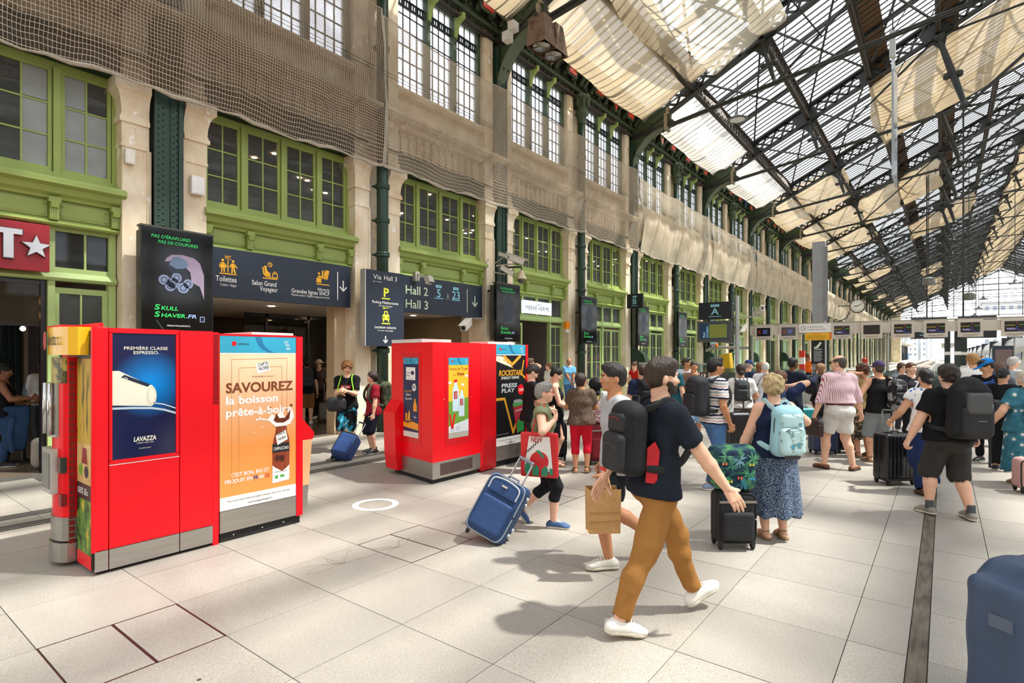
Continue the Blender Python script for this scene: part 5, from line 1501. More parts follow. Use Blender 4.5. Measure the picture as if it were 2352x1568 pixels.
for i,y in enumerate(YS):
 r=empty('gate_screen',label=['leftmost small gate screen showing a red cross','second small gate screen showing a red cross','gate screen right of the white and yellow notices','blank dark gate screen','first Hallo gate screen right of the blank one','second Hallo gate screen right of the blank one','third Hallo gate screen right of the blank one','gate screen at the right edge of the picture','gate screen just outside the right edge'][i],cat='screen')
 MB().box(GX-.14,GX-.05,y-.33,y+.33,2.40,2.98).build('case',BEI,r)
 MB().tube([(GX-.145,y-.2,2.475),(GX-.148,y,2.46),(GX-.145,y+.2,2.475)],.010,5).build('case_slot',M('#8f867a',.5),r)
 MB().box(GX-.148,GX-.138,y-.25,y+.25,2.55,2.88).build('display',M('#17171c',.15,var=0),r)
 p=Panel((GX-.149,y+.25,2.55),-UY,UZ,.50,.33,r,.002)
 if i<2:
  rd=M('#b0261f',.5,var=0,emit=.5);p.line('print',[(.10,.25),(.30,.75)],.012,rd);p.line('print',[(.10,.75),(.30,.25)],.012,rd)
  tx=M('#5d66b5',.5,var=0,emit=.4)
  for k in range(4):p.rect('print',.45,.68-k*.13,.82-.07*(k%2),.73-k*.13,tx)
 elif i!=3:
  p.line('print',[(.02,.62),(.5,.62)],.010,M('#b8a02a',.5,var=0,emit=.5));p.line('print',[(.70,.66),(.98,.66)],.010,M('#5aa83a',.5,var=0,emit=.5));p.line('print',[(.60,.55),(.60,.2),(.66,.12),(.95,.12)],.014,M('#2d3a9a',.5,var=0,emit=.5));p.line('print',[(.60,.95),(.60,.75)],.012,M('#a8322e',.5,var=0,emit=.5))
  p.text('Hallo',.12,.2,M('#a9a6ec',.5,var=0,emit=.6),w=.20,cap=.055)
nb=empty('notice_board',label='white notice with a clock symbol on the screen beam',cat='sign');MB().box(GX-.10,GX-.05,3.33,4.44,2.63,2.99).build('board',M('#ece9e6',.5),nb)
p=Panel((GX-.10,4.44,2.63),-UY,UZ,1.11,.36,nb,.002);p.disc('print',.13,.55,.09,INK,hole=.85);p.line('print',[(.13,.68),(.13,.55),(.18,.48)],.012,INK);p.text('Accès au train jusqu\'à',.26,.60,M('#6d6a70',.5,var=0),w=.55,cap=.065);p.text('2 minutes avant le départ',.26,.33,M('#6d6a70',.5,var=0),w=.64,cap=.065);p.rect('print',0,0,1,.06,M('#7a3c5c',.5))
yn=empty('yellow_notice',label='yellow printed notice hanging below the white one',cat='sign');MB().box(GX-.12,GX-.10,3.33,4.22,2.36,2.64).build('sheet',M('#f0b51c',.6,var=.04),yn)
p=Panel((GX-.12,4.22,2.36),-UY,UZ,.89,.28,yn,.002);p.text('Attention!',.45,.82,RED,w=.28,cap=.05,align='C',bold=.01)
for k in range(6):p.rect('print',.06,.64-k*.1,.84-.1*(k%3==2),.665-k*.1,M('#7a5a12',.6))
p.polys('print',[[(.92,.05+k*.16),(1,.10+k*.16),(1,.18+k*.16),(.92,.13+k*.16)] for k in range(6)],RED)
CLR=glassmat('#cfe0dc',.72,.05)
for i,y in enumerate((6.3,5.2,4.1,3.0,1.9,.8,-.3,-1.4,-2.5,-3.6,-4.7)):
 r=empty('ticket_gate',label='glass and grey metal ticket gate, number %s from the wall in the gate row'%ords[i],cat='gate',group='ticket gates')
 MB().box(GX-.8,GX+.8,y-.12,y+.12,0,.95).build('cabinet',M('#a9a9a6',.4,metal=.3),r);MB().box(GX-.75,GX+.75,y-.13,y+.13,.95,1.0).build('top',M('#4a4a4a',.4),r)
 MB().box(GX-.02,GX+.02,y+.14,y+.55,.15,1.25).box(GX-.02,GX+.02,y+.57,y+.97,.15,1.25).build('glass_leaf',CLR,r)
 MB().box(GX-.85,GX-.80,y-.08,y+.08,.75,.9).build('reader',M('#e0a020',.4) if i%2 else BLACK,r)
for i,(a,b) in enumerate(((10.2,9.0),(8.95,7.9),(7.85,7.1))):
 r=empty('glass_screen',label=['glass barrier panel nearest the wall','middle glass barrier panel beside the wall','glass barrier panel beside the first gate'][i],cat='barrier')
 MB().box(GX-2,GX-1.98,b,a,.1,1.45).build('pane',CLR,r);MB().box(GX-2.02,GX-1.96,b-.02,b+.03,0,1.5).box(GX-2.02,GX-1.96,b,a,1.42,1.48).build('frame',M('#c9c9c6',.4,metal=.3),r)
ya=empty('maintenance_cart',label='yellow folding work platform parked behind the barrier',cat='cart');MB().prism([(7.6,1.0),(8.9,1.0),(8.2,1.75),(7.7,1.9)],(26.5,0,0),UY,UZ,-.5,0).build('hopper',M('#d9ac1c',.5,var=.15),ya);MB().box(25.9,26.6,7.4,9.0,.3,1.0).build('chassis',M('#4a4a48',.5),ya);MB().tube([(26.2,8.8,2.0),(26.2,8.2,2.15),(26.2,6.9,2.12)],.06,8).build('boom',M('#9a9a98',.4,metal=.5),ya);MB().lathe([(.07,0),(.07,.12),(.03,.15)],(26.2,8.3,2.18),10).build('beacon',M('#f0861a',.4),ya)
for y in (7.6,8.8):MB().lathe([(.3,-.1),(.3,.1)],(26.2,y,.3),14,(1,0,0)).build('wheel',RUBBER,ya)
def plate(name,label,xw,y0_,y1_,z0_,z1_,word,letter):
 r=empty(name,label=label,cat='sign');MB().box(xw,xw+.10,y0_,y1_,z0_,z1_).build('panel',M('#161d24',.4,var=.05),r)
 p=Panel((xw,y1_,z0_),-UY,UZ,y1_-y0_,z1_-z0_,r,.003);W=p.W
 p.rect('badge',.37,.72,.63,.86,SBL);p.text(word,.5,.745,M('#16202a',.5,var=0),w=.18*W,cap=.06*(z1_-z0_)/.7,align='C',d=.005);p.text(letter,.5,.28,SBL,w=.24*W,cap=.36*(z1_-z0_),align='C',bold=.012);p.rect('print',.31,.15,.69,.18,SBL)
 return r
plate('platform_sign','square black sign with the letter B fixed to the wall column',21.0,9.58,10.27,3.70,4.28,'Quai','B')
sa=plate('platform_sign','large black sign with the letter A on a post before the gates',21.0,6.11,7.32,3.12,3.76,'Voie','A')
MB().tube([(21.1,5.95,0),(21.1,5.95,3.95)],.075,10).build('post',M('#aeb0b0',.4,metal=.4),sa);MB().bar((21.1,5.95,3.2),(21.1,7.4,3.2),.04,.05).bar((21.1,5.95,2.2),(21.1,7.2,2.4),.04,.05).build('arm',M('#8f8f8c',.4,metal=.4),sa)
sc_=empty('information_screen',label='grey information screen under the platform A sign',cat='screen');MB().box(20.95,21.12,6.12,7.36,2.28,3.06).build('case',M('#4d4f50',.5),sc_);MB().box(20.94,20.95,6.24,7.26,2.40,2.97).build('display',M('#20344a',.2,var=0,emit=.3),sc_)
p=Panel((20.94,7.26,2.40),-UY,UZ,1.02,.57,sc_,.003);p.rect('print',.34,.06,.98,.94,M('#6b7030',.4,var=.05,emit=.25));p.text('flash',.20,.08,M('#8fc1e8',.5,var=0,emit=.4),w=.20,cap=.09,rot=1.57);p.text('circulation',.31,.08,M('#8fc1e8',.5,var=0,emit=.4),w=.42,cap=.09,rot=1.57)
cctv('white security camera on the arm of the platform A post',(20.7,5.1,3.3),(-.6,-.55,.35),1.3,(21.1,5.95,3.1));cctv('small white camera below the arm of the platform A post',(20.9,5.65,2.75),(-.5,.2,-.7),.8,(21.1,5.95,3.0))
gc=empty('concrete_column',label='tall square grey column standing behind the screen beam',cat='column');MB().box(31.7,32.3,4.72,5.28,0,7.5).build('shaft',M('#98989a',.7,var=.12,scale=2),gc);MB().box(31.6,31.66,4.58,4.70,3.5,7.2).build('conduit',M('#7d7d7f',.5),gc)
bn=empty('info_poster',label='black information poster on the tall grey column',cat='poster');MB().box(31.60,31.68,4.70,5.30,1.35,2.55).build('board',M('#15181c',.4),bn);p=Panel((31.60,5.30,1.35),-UY,UZ,.60,1.2,bn,.003);p.polys('print',[[(.2,.66),(.5,.66),(.78,.88),(.66,.92),(.35,.72),(.2,.72)],[(.2,.60),(.8,.60),(.8,.63),(.2,.63)]],M('#d8e0d0',.5,var=0))
for k in range(9):p.rect('print',.18,.52-k*.05,.82-.1*(k%3==2),.54-k*.05,M('#b9bcc0',.5,var=0))
ck=empty('station_clock',label='round white station clock with a dark rim on a bracket',cat='clock');CX,CY,CZ=77.,8.05,7.55
MB().lathe([(.72,-.2),(.82,-.15),(.82,.15),(.72,.2)],(CX,CY,CZ),28,(1,0,0)).build('rim',M('#5a4a34',.4,metal=.4),ck);MB().lathe([(.70,-.22),(.70,-.2)],(CX,CY,CZ),28,(1,0,0)).build('face',M('#eeeae0',.4),ck)
hn=MB();hn.bar((CX-.23,CY,CZ),(CX-.23,CY+.33,CZ-.02),.02,.08);hn.bar((CX-.23,CY,CZ),(CX-.23,CY-.50,CZ+.28),.02,.06)
for k in range(12):
 t=k*math.pi/6;hn.bar((CX-.23,CY+.52*math.sin(t),CZ+.52*math.cos(t)),(CX-.23,CY+.64*math.sin(t),CZ+.64*math.cos(t)),.02,.06)
hn.build('hands',INK,ck);MB().tube([(CX,CY+.8,CZ-.6),(CX,9.2,CZ-1.4),(CX,10.4,CZ-1.9)],.06,6).tube([(CX,CY+.8,CZ+.1),(CX,10.4,CZ+.1)],.06,6).build('bracket',IRON,ck)
def train(label,x0,y0_,L_,nose= True):
 r=empty('train',label=label,cat='train')
 prof=[(-1.45,-.6),(-1.45,1.2),(-1.38,2.2),(-1.15,2.85),(-.6,3.15),(.6,3.15),(1.15,2.85),(1.38,2.2),(1.45,1.2),(1.45,-.6)]
 n=len(prof);m=MB();st=[(0,.55,-.5),(1.2,.8,-.3),(3.0,.95,-.1),(6,1,0),(L_,1,0)] if nose else [(0,1,0),(L_,1,0)]
 vs=[]
 for xx,s_,dz in st:vs+=[(x0+xx,y0_+a*s_,(b+.6)*s_-.6+dz*0+.25) for a,b in prof]
 fs=[tuple(range(n))]+[(i*n+k,i*n+(k+1)%n,(i+1)*n+(k+1)%n,(i+1)*n+k) for i in range(len(st)-1) for k in range(n)]
 m.add(vs,fs);m.build('body',M('#d4d7da',.3,metal=.5,var=.05),r)
 w_=MB()
 for k in range(int((L_-8)/18)):
  xx=x0+8+k*18
  w_.box(xx,xx+7.5,y0_+1.44,y0_+1.465,1.25,2.0);w_.box(xx+9,xx+16,y0_+1.44,y0_+1.465,1.25,2.0)
 w_.build('windows',M('#262b31',.1,var=0),r)
 dr=MB()
 for k in range(int((L_-8)/18)):dr.box(x0+15.8+k*18,x0+16.7+k*18,y0_+1.44,y0_+1.47,.1,2.1)
 dr.build('doors',M('#20262e',.3),r)
 if nose:MB().box(x0+1.0,x0+3.2,y0_-.7,y0_+.7,2.2,2.6).build('windscreen',M('#15181c',.1,var=0),r)
 jn=MB()
 for k in range(1,int(L_/18)):jn.box(x0+7+k*18,x0+7.15+k*18,y0_-1.47,y0_+1.47,.0,3.43)
 jn.build('gangway',M('#3a3d40',.6),r)
 return r
train('silver high speed train standing at the right hand platform',46,-5.85,190)
for i,(xx,yy) in enumerate(((36.5,-.55),(38.8,-.15),(42,-.9),(52,-1.2),(64,-1.2),(80,-1.2))):
 r=empty('platform_column',label=['thick dark green column with white bands, nearest on the platform','second dark green banded column just behind the nearest'][i] if i<2 else 'slim dark column farther down the platform',cat='column',group= None if i<2 else 'far platform columns')
 MB().box(xx-.13,xx+.13,yy-.13,yy+.13,0,3.6).build('shaft',M('#1e2a26',.5,var=.1),r)
 b_=MB()
 for z in (.55,1.0,1.8):b_.box(xx-.15,xx+.15,yy-.15,yy+.15,z,z+.18)
 b_.build('white_band',M('#e0e0da',.6),r)
for i,(yy,lt) in enumerate(((.62,'A'),(-1.30,'C'))):
 r=empty('platform_sign',label='black hanging platform sign with a blue letter %s behind the beam'%lt,cat='sign');MB().box(36.2,36.35,yy-.75,yy+.75,2.65,3.75).build('panel',M('#14191f',.4),r);MB().bar((36.4,yy,3.2),(36.45,-.5,3.2),.05,.08).build('bracket',IRON,r);p=Panel((36.2,yy+.75,2.65),-UY,UZ,1.5,1.1,r,.003);p.text(lt,.45,.3,SBL,w=.5,cap=.55,align='C',bold=.01);p.rect('print',.25,.15,.65,.18,SBL)
aw=empty('accessible_sign',label='small blue wheelchair sign hanging before the train',cat='sign');MB().tube([(33.1,-2.47,0),(33.1,-2.47,3.0)],.03,6).build('post',M('#8f8f8c',.4),aw);MB().box(33,33.06,-2.72,-2.22,2.55,3.0).build('plate',M('#17233f',.5),aw);p=Panel((33,-2.22,2.55),-UY,UZ,.5,.45,aw,.003);p.line('print',[(.12,.1),(.88,.1),(.88,.9),(.12,.9),(.12,.1)],.02,WHITE);p.disc('print',.45,.38,.09,WHITE,hole=.7);p.line('print',[(.45,.72),(.48,.45),(.66,.42),(.72,.25)],.035,WHITE);p.disc('print',.45,.8,.035,WHITE)
kb=empty('platform_kiosk',label='dark ticket machine standing on the platform beside the train',cat='machine');MB().box(40,40.8,-3.0,-2.1,0,2.3).build('case',M('#1d2736',.4),kb);MB().box(39.98,40,-2.9,-2.2,1.3,2.1).build('display',M('#5b4a48',.3,emit=.2),kb);MB().box(39.97,40,-2.95,-2.15,.2,.9).build('poster',M('#2347a8',.5),kb)
for i,xx in enumerate((29.5,33.5)):
 b=empty('bench',label=['metal bench on the platform nearest the columns','metal bench farther back on the platform'][i],cat='bench');MB().box(xx+9,xx+10.6,.15,.6,.42,.47).build('seat',M('#4a6a6c',.5),b);MB().box(xx+9,xx+10.6,.1,.15,.5,.95).build('backrest',M('#4a6a6c',.5),b)
 for q in (9.1,10.5):MB().box(xx+q-.03,xx+q+.03,.15,.6,0,.42).build('leg',IRON,b)
bf=empty('blue_fence',label='long dark blue hoarding fence along the far left platform',cat='fence')
for k in range(24):MB().box(180+k*5,184.8+k*5,12.0,12.1,0,2.6).build('fence_panel',M('#355a7c',.6,var=.08),bf)
cn=empty('platform_canopy',label='flat pale canopy over the far outdoor platform',cat='canopy');MB().box(185,260,8.2,14.5,5.0,5.5).build('roof',M('#b8b6ae',.6),cn)
for k in range(8):MB().box(188+k*10,188.4+k*10,10.8,11.2,0,5).build('post',IRON,cn)
c2=empty('platform_canopy',label='low canopy over the far middle platform',cat='canopy');MB().box(190,300,-2.8,.6,4.6,5.0).build('roof',M('#8f8e88',.6),c2)
for k in range(8):MB().box(192+k*14,192.4+k*14,-1.3,-.9,0,4.6).build('post',IRON,c2)
for i in range(14):
 xx=195+i*17;yy=(6.5 if i%2 else 17)-(i%3)*.6
 m_=empty('catenary_mast',label='slim overhead line mast in the hazy distance',cat='mast',group='overhead line masts');MB().box(xx,xx+.35,yy,yy+.35,0,11+(i%4)).build('mast',M('#a5adb3',.7),m_);MB().box(xx,xx+.3,yy-4,yy+.3,9.5,9.8).build('cantilever',M('#a5adb3',.7),m_)
def building(label,x0,x1,y0_,y1_,h,col,rows,cols,flo=0):
 r=empty('building',label=label,cat='building');MB().box(x0,x1,y0_,y1_,-1,h).build('wall',M(col,.9,var=.05),r);ww=(y1_-y0_)/cols
 for a in range(rows):
  for b in range(cols):
   MB().box(x0-.15,x0,y0_+ww*(b+.25),y0_+ww*(b+.75),h*(a+.35)/rows,h*(a+.75)/rows).build('window',M('#8d97a3',.4,var=.1),r)
 MB().box(x0-.5,x1,y0_-.5,y1_+.5,h,h+.6).build('roof',M('#c4c4c2',.8),r)
 return r
building('pale distant apartment block left of the dark columns',560,590,11,32,34,'#e3e1de',8,7)
building('wide pale office block behind the train',330,350,-52,-14,25,'#dcd8d4',5,14)
building('low grey steel building beyond the far canopy',330,380,20,44,17,'#d2d4d4',3,8)
building('long pale block on the far left horizon',620,650,34,80,26,'#e4e3e1',5,14)
es=MB();XE=xt(NT-1)+5
for k in range(11):es.box(XE,XE+.2,YA-4.16*k-.08,YA-4.16*k+.08,11,min(zr(YA-4.16*k),zr(2*YR-YA+4.16*k))+.5)
for z in (11.2,12.6,14,15.5,17,18.5):es.box(XE,XE+.2,YR-(YA-YR)+(z-11)/SL,YA-(z-11)/SL,z,z+.12)
es.build('end_screen',M('#4b4d4c',.6),ceiling)
def hang(label,x,y,z0_,z1_,kind,group= None):
 r=empty('pendant_lamp' if kind=='lamp' else 'hanging_rod',label=label,cat='lamp' if kind=='lamp' else 'rod',group=group)
 MB().tube([(x,y,z0_),(x,y,z1_)],.025 if kind=='lamp' else .05,5).build('rod',IRON,r)
 if kind=='lamp':
  MB().lathe([(.06,.35),(.1,.3),(.12,.15),(.42,.0),(.42,-.03)],(x,y,z0_),16).build('shade',M('#5e5f5c',.5,var=.1),r,smooth= True);MB().lathe([(.3,-.02),(.3,-.04)],(x,y,z0_),14).build('glass',M('#cfd2d0',.2),r)
hang('grey bell lamp below the glazing above the roof strut at upper centre',24.5,6.9,11.75,13.4,'lamp')
hang('grey bell lamp at the top right corner',24.3,-2.0,14.0,16.8,'lamp')
for i,(x,y) in enumerate(((75,-3.2),(90,-3.4),(105,-3.5),(60,-4.5),(75,-7),(90,-8))):hang('small bell lamp on a long rod in the far hall',x,y,7.5,zr(max(y,YR))+.85,'lamp',group='far bell lamps')
hang('long steel rod hanging left of the bell lamps with a box at its foot',42,-.9,3.5,zr(-.9)+.85,'rod');hang('thin dark rod just left of the long steel rod',52,1.0,3.5,zr(1.0)+.85,'rod')
for i,(x,y,z) in enumerate(((58,-1.6,6.2),(52,.9,7.0))):
 r=empty('loudspeaker',label=['square grey loudspeaker hanging on the right hand rod','square grey loudspeaker hanging on the left hand rod'][i],cat='loudspeaker');MB().lathe([(.3,0),(.42,.1),(.38,.5),(.2,.6)],(x,y,z),8).build('case',M('#6d6d66',.5),r);MB().tube([(x,y,z+.6),(x,y,zr(y)+.85)],.03,5).build('rod',IRON,r)
hs_=empty('hanging_screen',label='long thin glass banner hanging edge-on from wires under the roof',cat='banner');bx,by=24.3,.35
b0=V(23.8,1.42,12.35)
MB().hexa((24.6,1.42,10.2),V(.95,0,0),V(0,.035,0),V(0,0,2.1)).build('glass_sheet',M('#cfd8de',.08,metal=.35,var=.2,scale=1),hs_);MB().box(23.5,23.68,1.33,1.51,12.2,13.1).build('junction_case',M('#c4c6c4',.5),hs_)
w_=MB()
for a,b in (((23.6,1.42,13.1),(21.5,1.2,17)),((23.6,1.42,13.1),(25.5,-.3,17)),((25.5,1.42,12.3),(27.0,-.8,17))):w_.tube([a,b],.02,4)
w_.build('wire',IRON,hs_)
cc=empty('chain',label='loose chain hanging from the roof strut near the top centre',cat='chain');MB().tube([(18.8,4.6,15.5),(20.6,4.1,13.8),(22.2,3.4,13.0)],.03,5).tube([(20.6,4.1,13.8),(21.3,4.5,12.2)],.02,5).build('links',IRON,cc)
bp_=empty('barrier_post',label='red and white striped post beside the gates in front of the tall grey column',cat='post')
for k in range(6):MB().box(25.6,25.8,4.55,4.75,.3+k*.28,.58+k*.28).build('band',M('#d8341f' if k%2 else '#eeeae4',.5),bp_)
MB().box(25.5,25.9,4.45,4.85,0,.3).build('foot',M('#6d6d6a',.6),bp_)
# implicit surfaces -> meshes (bodies, cloth, bags)
class Field:
 def __init__(s,lo,hi,h):
  s.h=h;s.lo=np.array(lo,'f');n=np.ceil((np.array(hi)-np.array(lo))/h).astype(int)+1
  s.n=np.maximum(n,4)
  s.ax=[s.lo[i]+h*np.arange(s.n[i],dtype='f') for i in range(3)]
  s.D=np.full(tuple(s.n),9.0,'f')
 def sl(s,lo,hi):
  r=[]
  for i in range(3):
   a=int(max(0,math.floor((lo[i]-s.lo[i])/s.h)));b=int(min(s.n[i],math.ceil((hi[i]-s.lo[i])/s.h)+1))
   if b<=a: return None
   r.append(slice(a,b))
  return tuple(r)
 def pts(s,q):
  return (s.ax[0][q[0]][:,None,None],s.ax[1][q[1]][None,:,None],s.ax[2][q[2]][None,None,:])
 def smin(s,q,d,k):
  o=s.D[q]
  if k<=0:s.D[q]=np.minimum(o,d); return
  hh=np.maximum(k-np.abs(o-d),0)/k
  s.D[q]=np.minimum(o,d)-hh*hh*k*.25
 def cone(s,a,b,ra,rb,k=.02,sx= None,ks=1.0,sub= False):
  """tapered capsule; sx = unit vector along which it is widened by ks"""
  a=np.array(a,'f');b=np.array(b,'f');m=max(ra,rb)*max(ks,1)+k+2*s.h
  q=s.sl(np.minimum(a,b)-m,np.maximum(a,b)+m)
  if q is None: return s
  X,Y,Z=s.pts(q);ab=b-a;l2=float(ab@ab)+1e-9
  px,py,pz=X-a[0],Y-a[1],Z-a[2]
  if sx is not None:
   sxv=np.array(sx,'f');dd=(px*sxv[0]+py*sxv[1]+pz*sxv[2])*(1-1/ks)
   px=px-dd*sxv[0];py=py-dd*sxv[1];pz=pz-dd*sxv[2]
  t=np.clip((px*ab[0]+py*ab[1]+pz*ab[2])/l2,0,1)
  d=np.sqrt((px-t*ab[0])**2+(py-t*ab[1])**2+(pz-t*ab[2])**2)-(ra+t*(rb-ra))
  if sub:s.D[q]=np.maximum(s.D[q],-d)
  else:s.smin(q,d,k)
  return s
 def ell(s,c,r,k=.01,R= None,sub= False):
  c=np.array(c,'f');r=np.array(r,'f');m=float(r.max())+k+2*s.h
  q=s.sl(c-m,c+m)
  if q is None: return s
  X,Y,Z=s.pts(q);px,py,pz=X-c[0],Y-c[1],Z-c[2]
  if R is not None:
   R=np.array(R,'f')
   ux=px*R[0][0]+py*R[0][1]+pz*R[0][2];uy=px*R[1][0]+py*R[1][1]+pz*R[1][2];uz=px*R[2][0]+py*R[2][1]+pz*R[2][2]
  else:ux,uy,uz=px,py,pz
  g=np.sqrt((ux/r[0])**2+(uy/r[1])**2+(uz/r[2])**2)
  d=(g-1)*float(r.min())*.5+(g-1)*np.sqrt(ux**2+uy**2+uz**2)/np.maximum(g,.2)*.5
  if sub:s.ssub(q,d,k)
  else:s.smin(q,d,k)
  return s
 def ssub(s,q,d,k):
  o=s.D[q];nd=-d
  if k<=0:s.D[q]=np.maximum(o,nd); return
  hh=np.maximum(k-np.abs(o-nd),0)/k
  s.D[q]=np.maximum(o,nd)+hh*hh*k*.25
 def rbox(s,c,half,rad,R= None,k=.0,taper=0.,bulge=0.):
  """rounded box; taper narrows x towards +z, bulge swells y in the middle"""
  c=np.array(c,'f');half=np.array(half,'f');m=float(np.linalg.norm(half))+k+2*s.h
  q=s.sl(c-m,c+m)
  if q is None: return s
  X,Y,Z=s.pts(q);px,py,pz=X-c[0],Y-c[1],Z-c[2]
  if R is not None:
   R=np.array(R,'f')
   ux=px*R[0][0]+py*R[0][1]+pz*R[0][2];uy=px*R[1][0]+py*R[1][1]+pz*R[1][2];uz=px*R[2][0]+py*R[2][1]+pz*R[2][2]
  else:ux,uy,uz=np.broadcast_arrays(px,py,pz)
  if taper:ux=ux/(1-taper*np.clip(uz/half[2],-1,1))
  if bulge:uy=uy/(1+bulge*(1-np.clip(uz/half[2],-1,1)**2)*(1-np.clip(ux/half[0],-1,1)**2))
  ax,ay,az=np.abs(ux)-half[0]+rad,np.abs(uy)-half[1]+rad,np.abs(uz)-half[2]+rad
  d=np.sqrt(np.maximum(ax,0)**2+np.maximum(ay,0)**2+np.maximum(az,0)**2)+np.minimum(np.maximum(ax,np.maximum(ay,az)),0)-rad
  s.smin(q,d,k)
  return s
 def plane(s,p,n):
  """keep the side the normal points away from (cut what lies on the +n side)"""
  X,Y,Z=s.pts((slice(None),)*3);n=np.array(n,'f');n=n/np.linalg.norm(n)
  d=(X-p[0])*n[0]+(Y-p[1])*n[1]+(Z-p[2])*n[2]
  s.D=np.maximum(s.D,d)
  return s
 def wob(s,amp,f,ph=0.):
  X,Y,Z=s.pts((slice(None),)*3)
  s.D=s.D+amp*(np.sin(X*f+ph)*np.sin(Y*f*1.1+1.3+ph)+np.sin(Z*f*.9+2.1*np.sin(X*f*.5)+ph))*.5
  return s
 def extract(s):
  D=s.D;D[0],D[-1]=np.maximum(D[0],.01),np.maximum(D[-1],.01)
  D[:,0],D[:,-1]=np.maximum(D[:,0],.01),np.maximum(D[:,-1],.01)
  D[:,:,0],D[:,:,-1]=np.maximum(D[:,:,0],.01),np.maximum(D[:,:,-1],.01)
  ins=D<0
  n=np.array(D.shape)
  c=np.zeros(tuple(n-1),'u1')
  for i in (0,1):
   for j in (0,1):
    for k in (0,1):c+=ins[i:n[0]-1+i,j:n[1]-1+j,k:n[2]-1+k]
  act=(c>0)&(c<8)
  idx=np.argwhere(act)
  if len(idx)==0: return np.zeros((0,3)),np.zeros((0,4),int)
  vid=np.full(act.shape,-1,'i4');vid[act]=np.arange(len(idx))
  corner=np.array([(i,j,k) for i in (0,1) for j in (0,1) for k in (0,1)])
  vals=np.stack([D[idx[:,0]+a,idx[:,1]+b,idx[:,2]+d] for a,b,d in corner],1)
  acc=np.zeros((len(idx),3));cnt=np.zeros(len(idx))
  for e0 in range(8):
   for ax in (1,2,4):
    e1=e0|ax
    if e1==e0:continue
    v0,v1=vals[:,e0],vals[:,e1];m=(v0<0)!=(v1<0)
    if not m.any():continue
    t=v0[m]/(v0[m]-v1[m])
    acc[m]+=corner[e0]+(corner[e1]-corner[e0])*t[:,None];cnt[m]+=1
  P=s.lo+(idx+acc/np.maximum(cnt,1)[:,None])*s.h
  F=[]
  for ax in range(3):
   a=[slice(None)]*3;b=[slice(None)]*3;a[ax]=slice(0,-1);b[ax]=slice(1,None)
   i0,i1=ins[tuple(a)],ins[tuple(b)]
   for sgn,msk in ((1,i0&~i1),(0,~i0&i1)):
    e=np.argwhere(msk);o=[x for x in range(3) if x!=ax]
    if len(e)==0:continue
    e=e[(e[:,o[0]]>0)&(e[:,o[1]]>0)&(e[:,o[0]]<n[o[0]]-1)&(e[:,o[1]]<n[o[1]]-1)]
    q=[]
    for (da,db) in ((0,0),(1,0),(1,1),(0,1)):
     p=e.copy();p[:,o[0]]-=da;p[:,o[1]]-=db;q.append(vid[p[:,0],p[:,1],p[:,2]])
    q=np.stack(q,1)
    flip=(sgn==1)^(ax==1)
    F.append(q if flip else q[:,::-1])
  return P,np.concatenate(F) if F else np.zeros((0,4),int)
def smesh(name,parts,mats):
 """join [(P,F,slot)] into one smooth mesh"""
 vs=[];fs=[];sl=[];n=0
 for P,F,k in parts:
  if len(P)==0:continue
  vs.append(P);fs.append(F+n);sl.append(np.full(len(F),k));n+=len(P)
 me=bpy.data.meshes.new(name)
 if n:
  Vv=np.concatenate(vs);Ff=np.concatenate(fs)
  me.vertices.add(len(Vv));me.vertices.foreach_set('co',Vv.astype('f').ravel())
  me.loops.add(Ff.size);me.loops.foreach_set('vertex_index',Ff.astype('i').ravel())
  me.polygons.add(len(Ff));me.polygons.foreach_set('loop_start',np.arange(0,Ff.size,4,dtype='i'))
  me.polygons.foreach_set('material_index',np.concatenate(sl).astype('i'))
  me.update(calc_edges= True);me.shade_smooth()
 for m in mats:me.materials.append(m)
 return me
def relax(P,F,it=1,lam=.5):
 for _ in range(it):
  acc=np.zeros_like(P);c=np.zeros(len(P))
  for i in range(4):
   a,b=F[:,i],F[:,(i+1)%4]
   np.add.at(acc,a,P[b]);np.add.at(acc,b,P[a]);np.add.at(c,a,1);np.add.at(c,b,1)
  P=P+lam*(acc/np.maximum(c,1)[:,None]-P)
 return P
 # people
SKINS={'l':'#e3b296','m':'#cf9a78','t':'#bd845f','d':'#6b4630','b':'#8d5d41'}
def skinmat(c): return M(SKINS[c],.5,var=.06,scale=14,spec=.35,bump=.03,bscale=200)
def cloth(c,rough=.85): return M(c,rough,var=.10,scale=5,bump=.45,bscale=13,spec=.2)
def hairmat(c): return P2(c,c,'noise',60,.5,.3,.55,stretch=(1,1,.25),bump=.7,key=('hair',c),spec=.5) if False else M(c,.5,var=.35,scale=45,bump=.8,bscale=70,stretch=(1,1,.3),spec=.45)
DENIM={k:M(v,.85,var=.22,scale=9,bump=.2,bscale=40,spec=.2) for k,v in (('mid','#4a6f9c'),('dark','#2c4566'),('light','#8fb0cf'))}
def ik(a,t,l1,l2,pole):
 a,t=np.array(a,float),np.array(t,float);d=t-a;ln=np.linalg.norm(d);mx=(l1+l2)*.999
 if ln>mx:t=a+d/ln*mx;d=t-a;ln=mx
 u=d/max(ln,1e-6);p=np.array(pole,float);p=p-u*(p@u);p=p/max(np.linalg.norm(p),1e-6)
 c=np.clip((l1*l1+ln*ln-l2*l2)/(2*l1*ln+1e-9),-1,1)
 return a+u*(l1*c)+p*(l1*math.sqrt(max(0,1-c*c))),t
def rodr(v,ax,ang):
 ax=ax/np.linalg.norm(ax); return v*math.cos(ang)+np.cross(ax,v)*math.sin(ang)+ax*(ax@v)*(1-math.cos(ang))
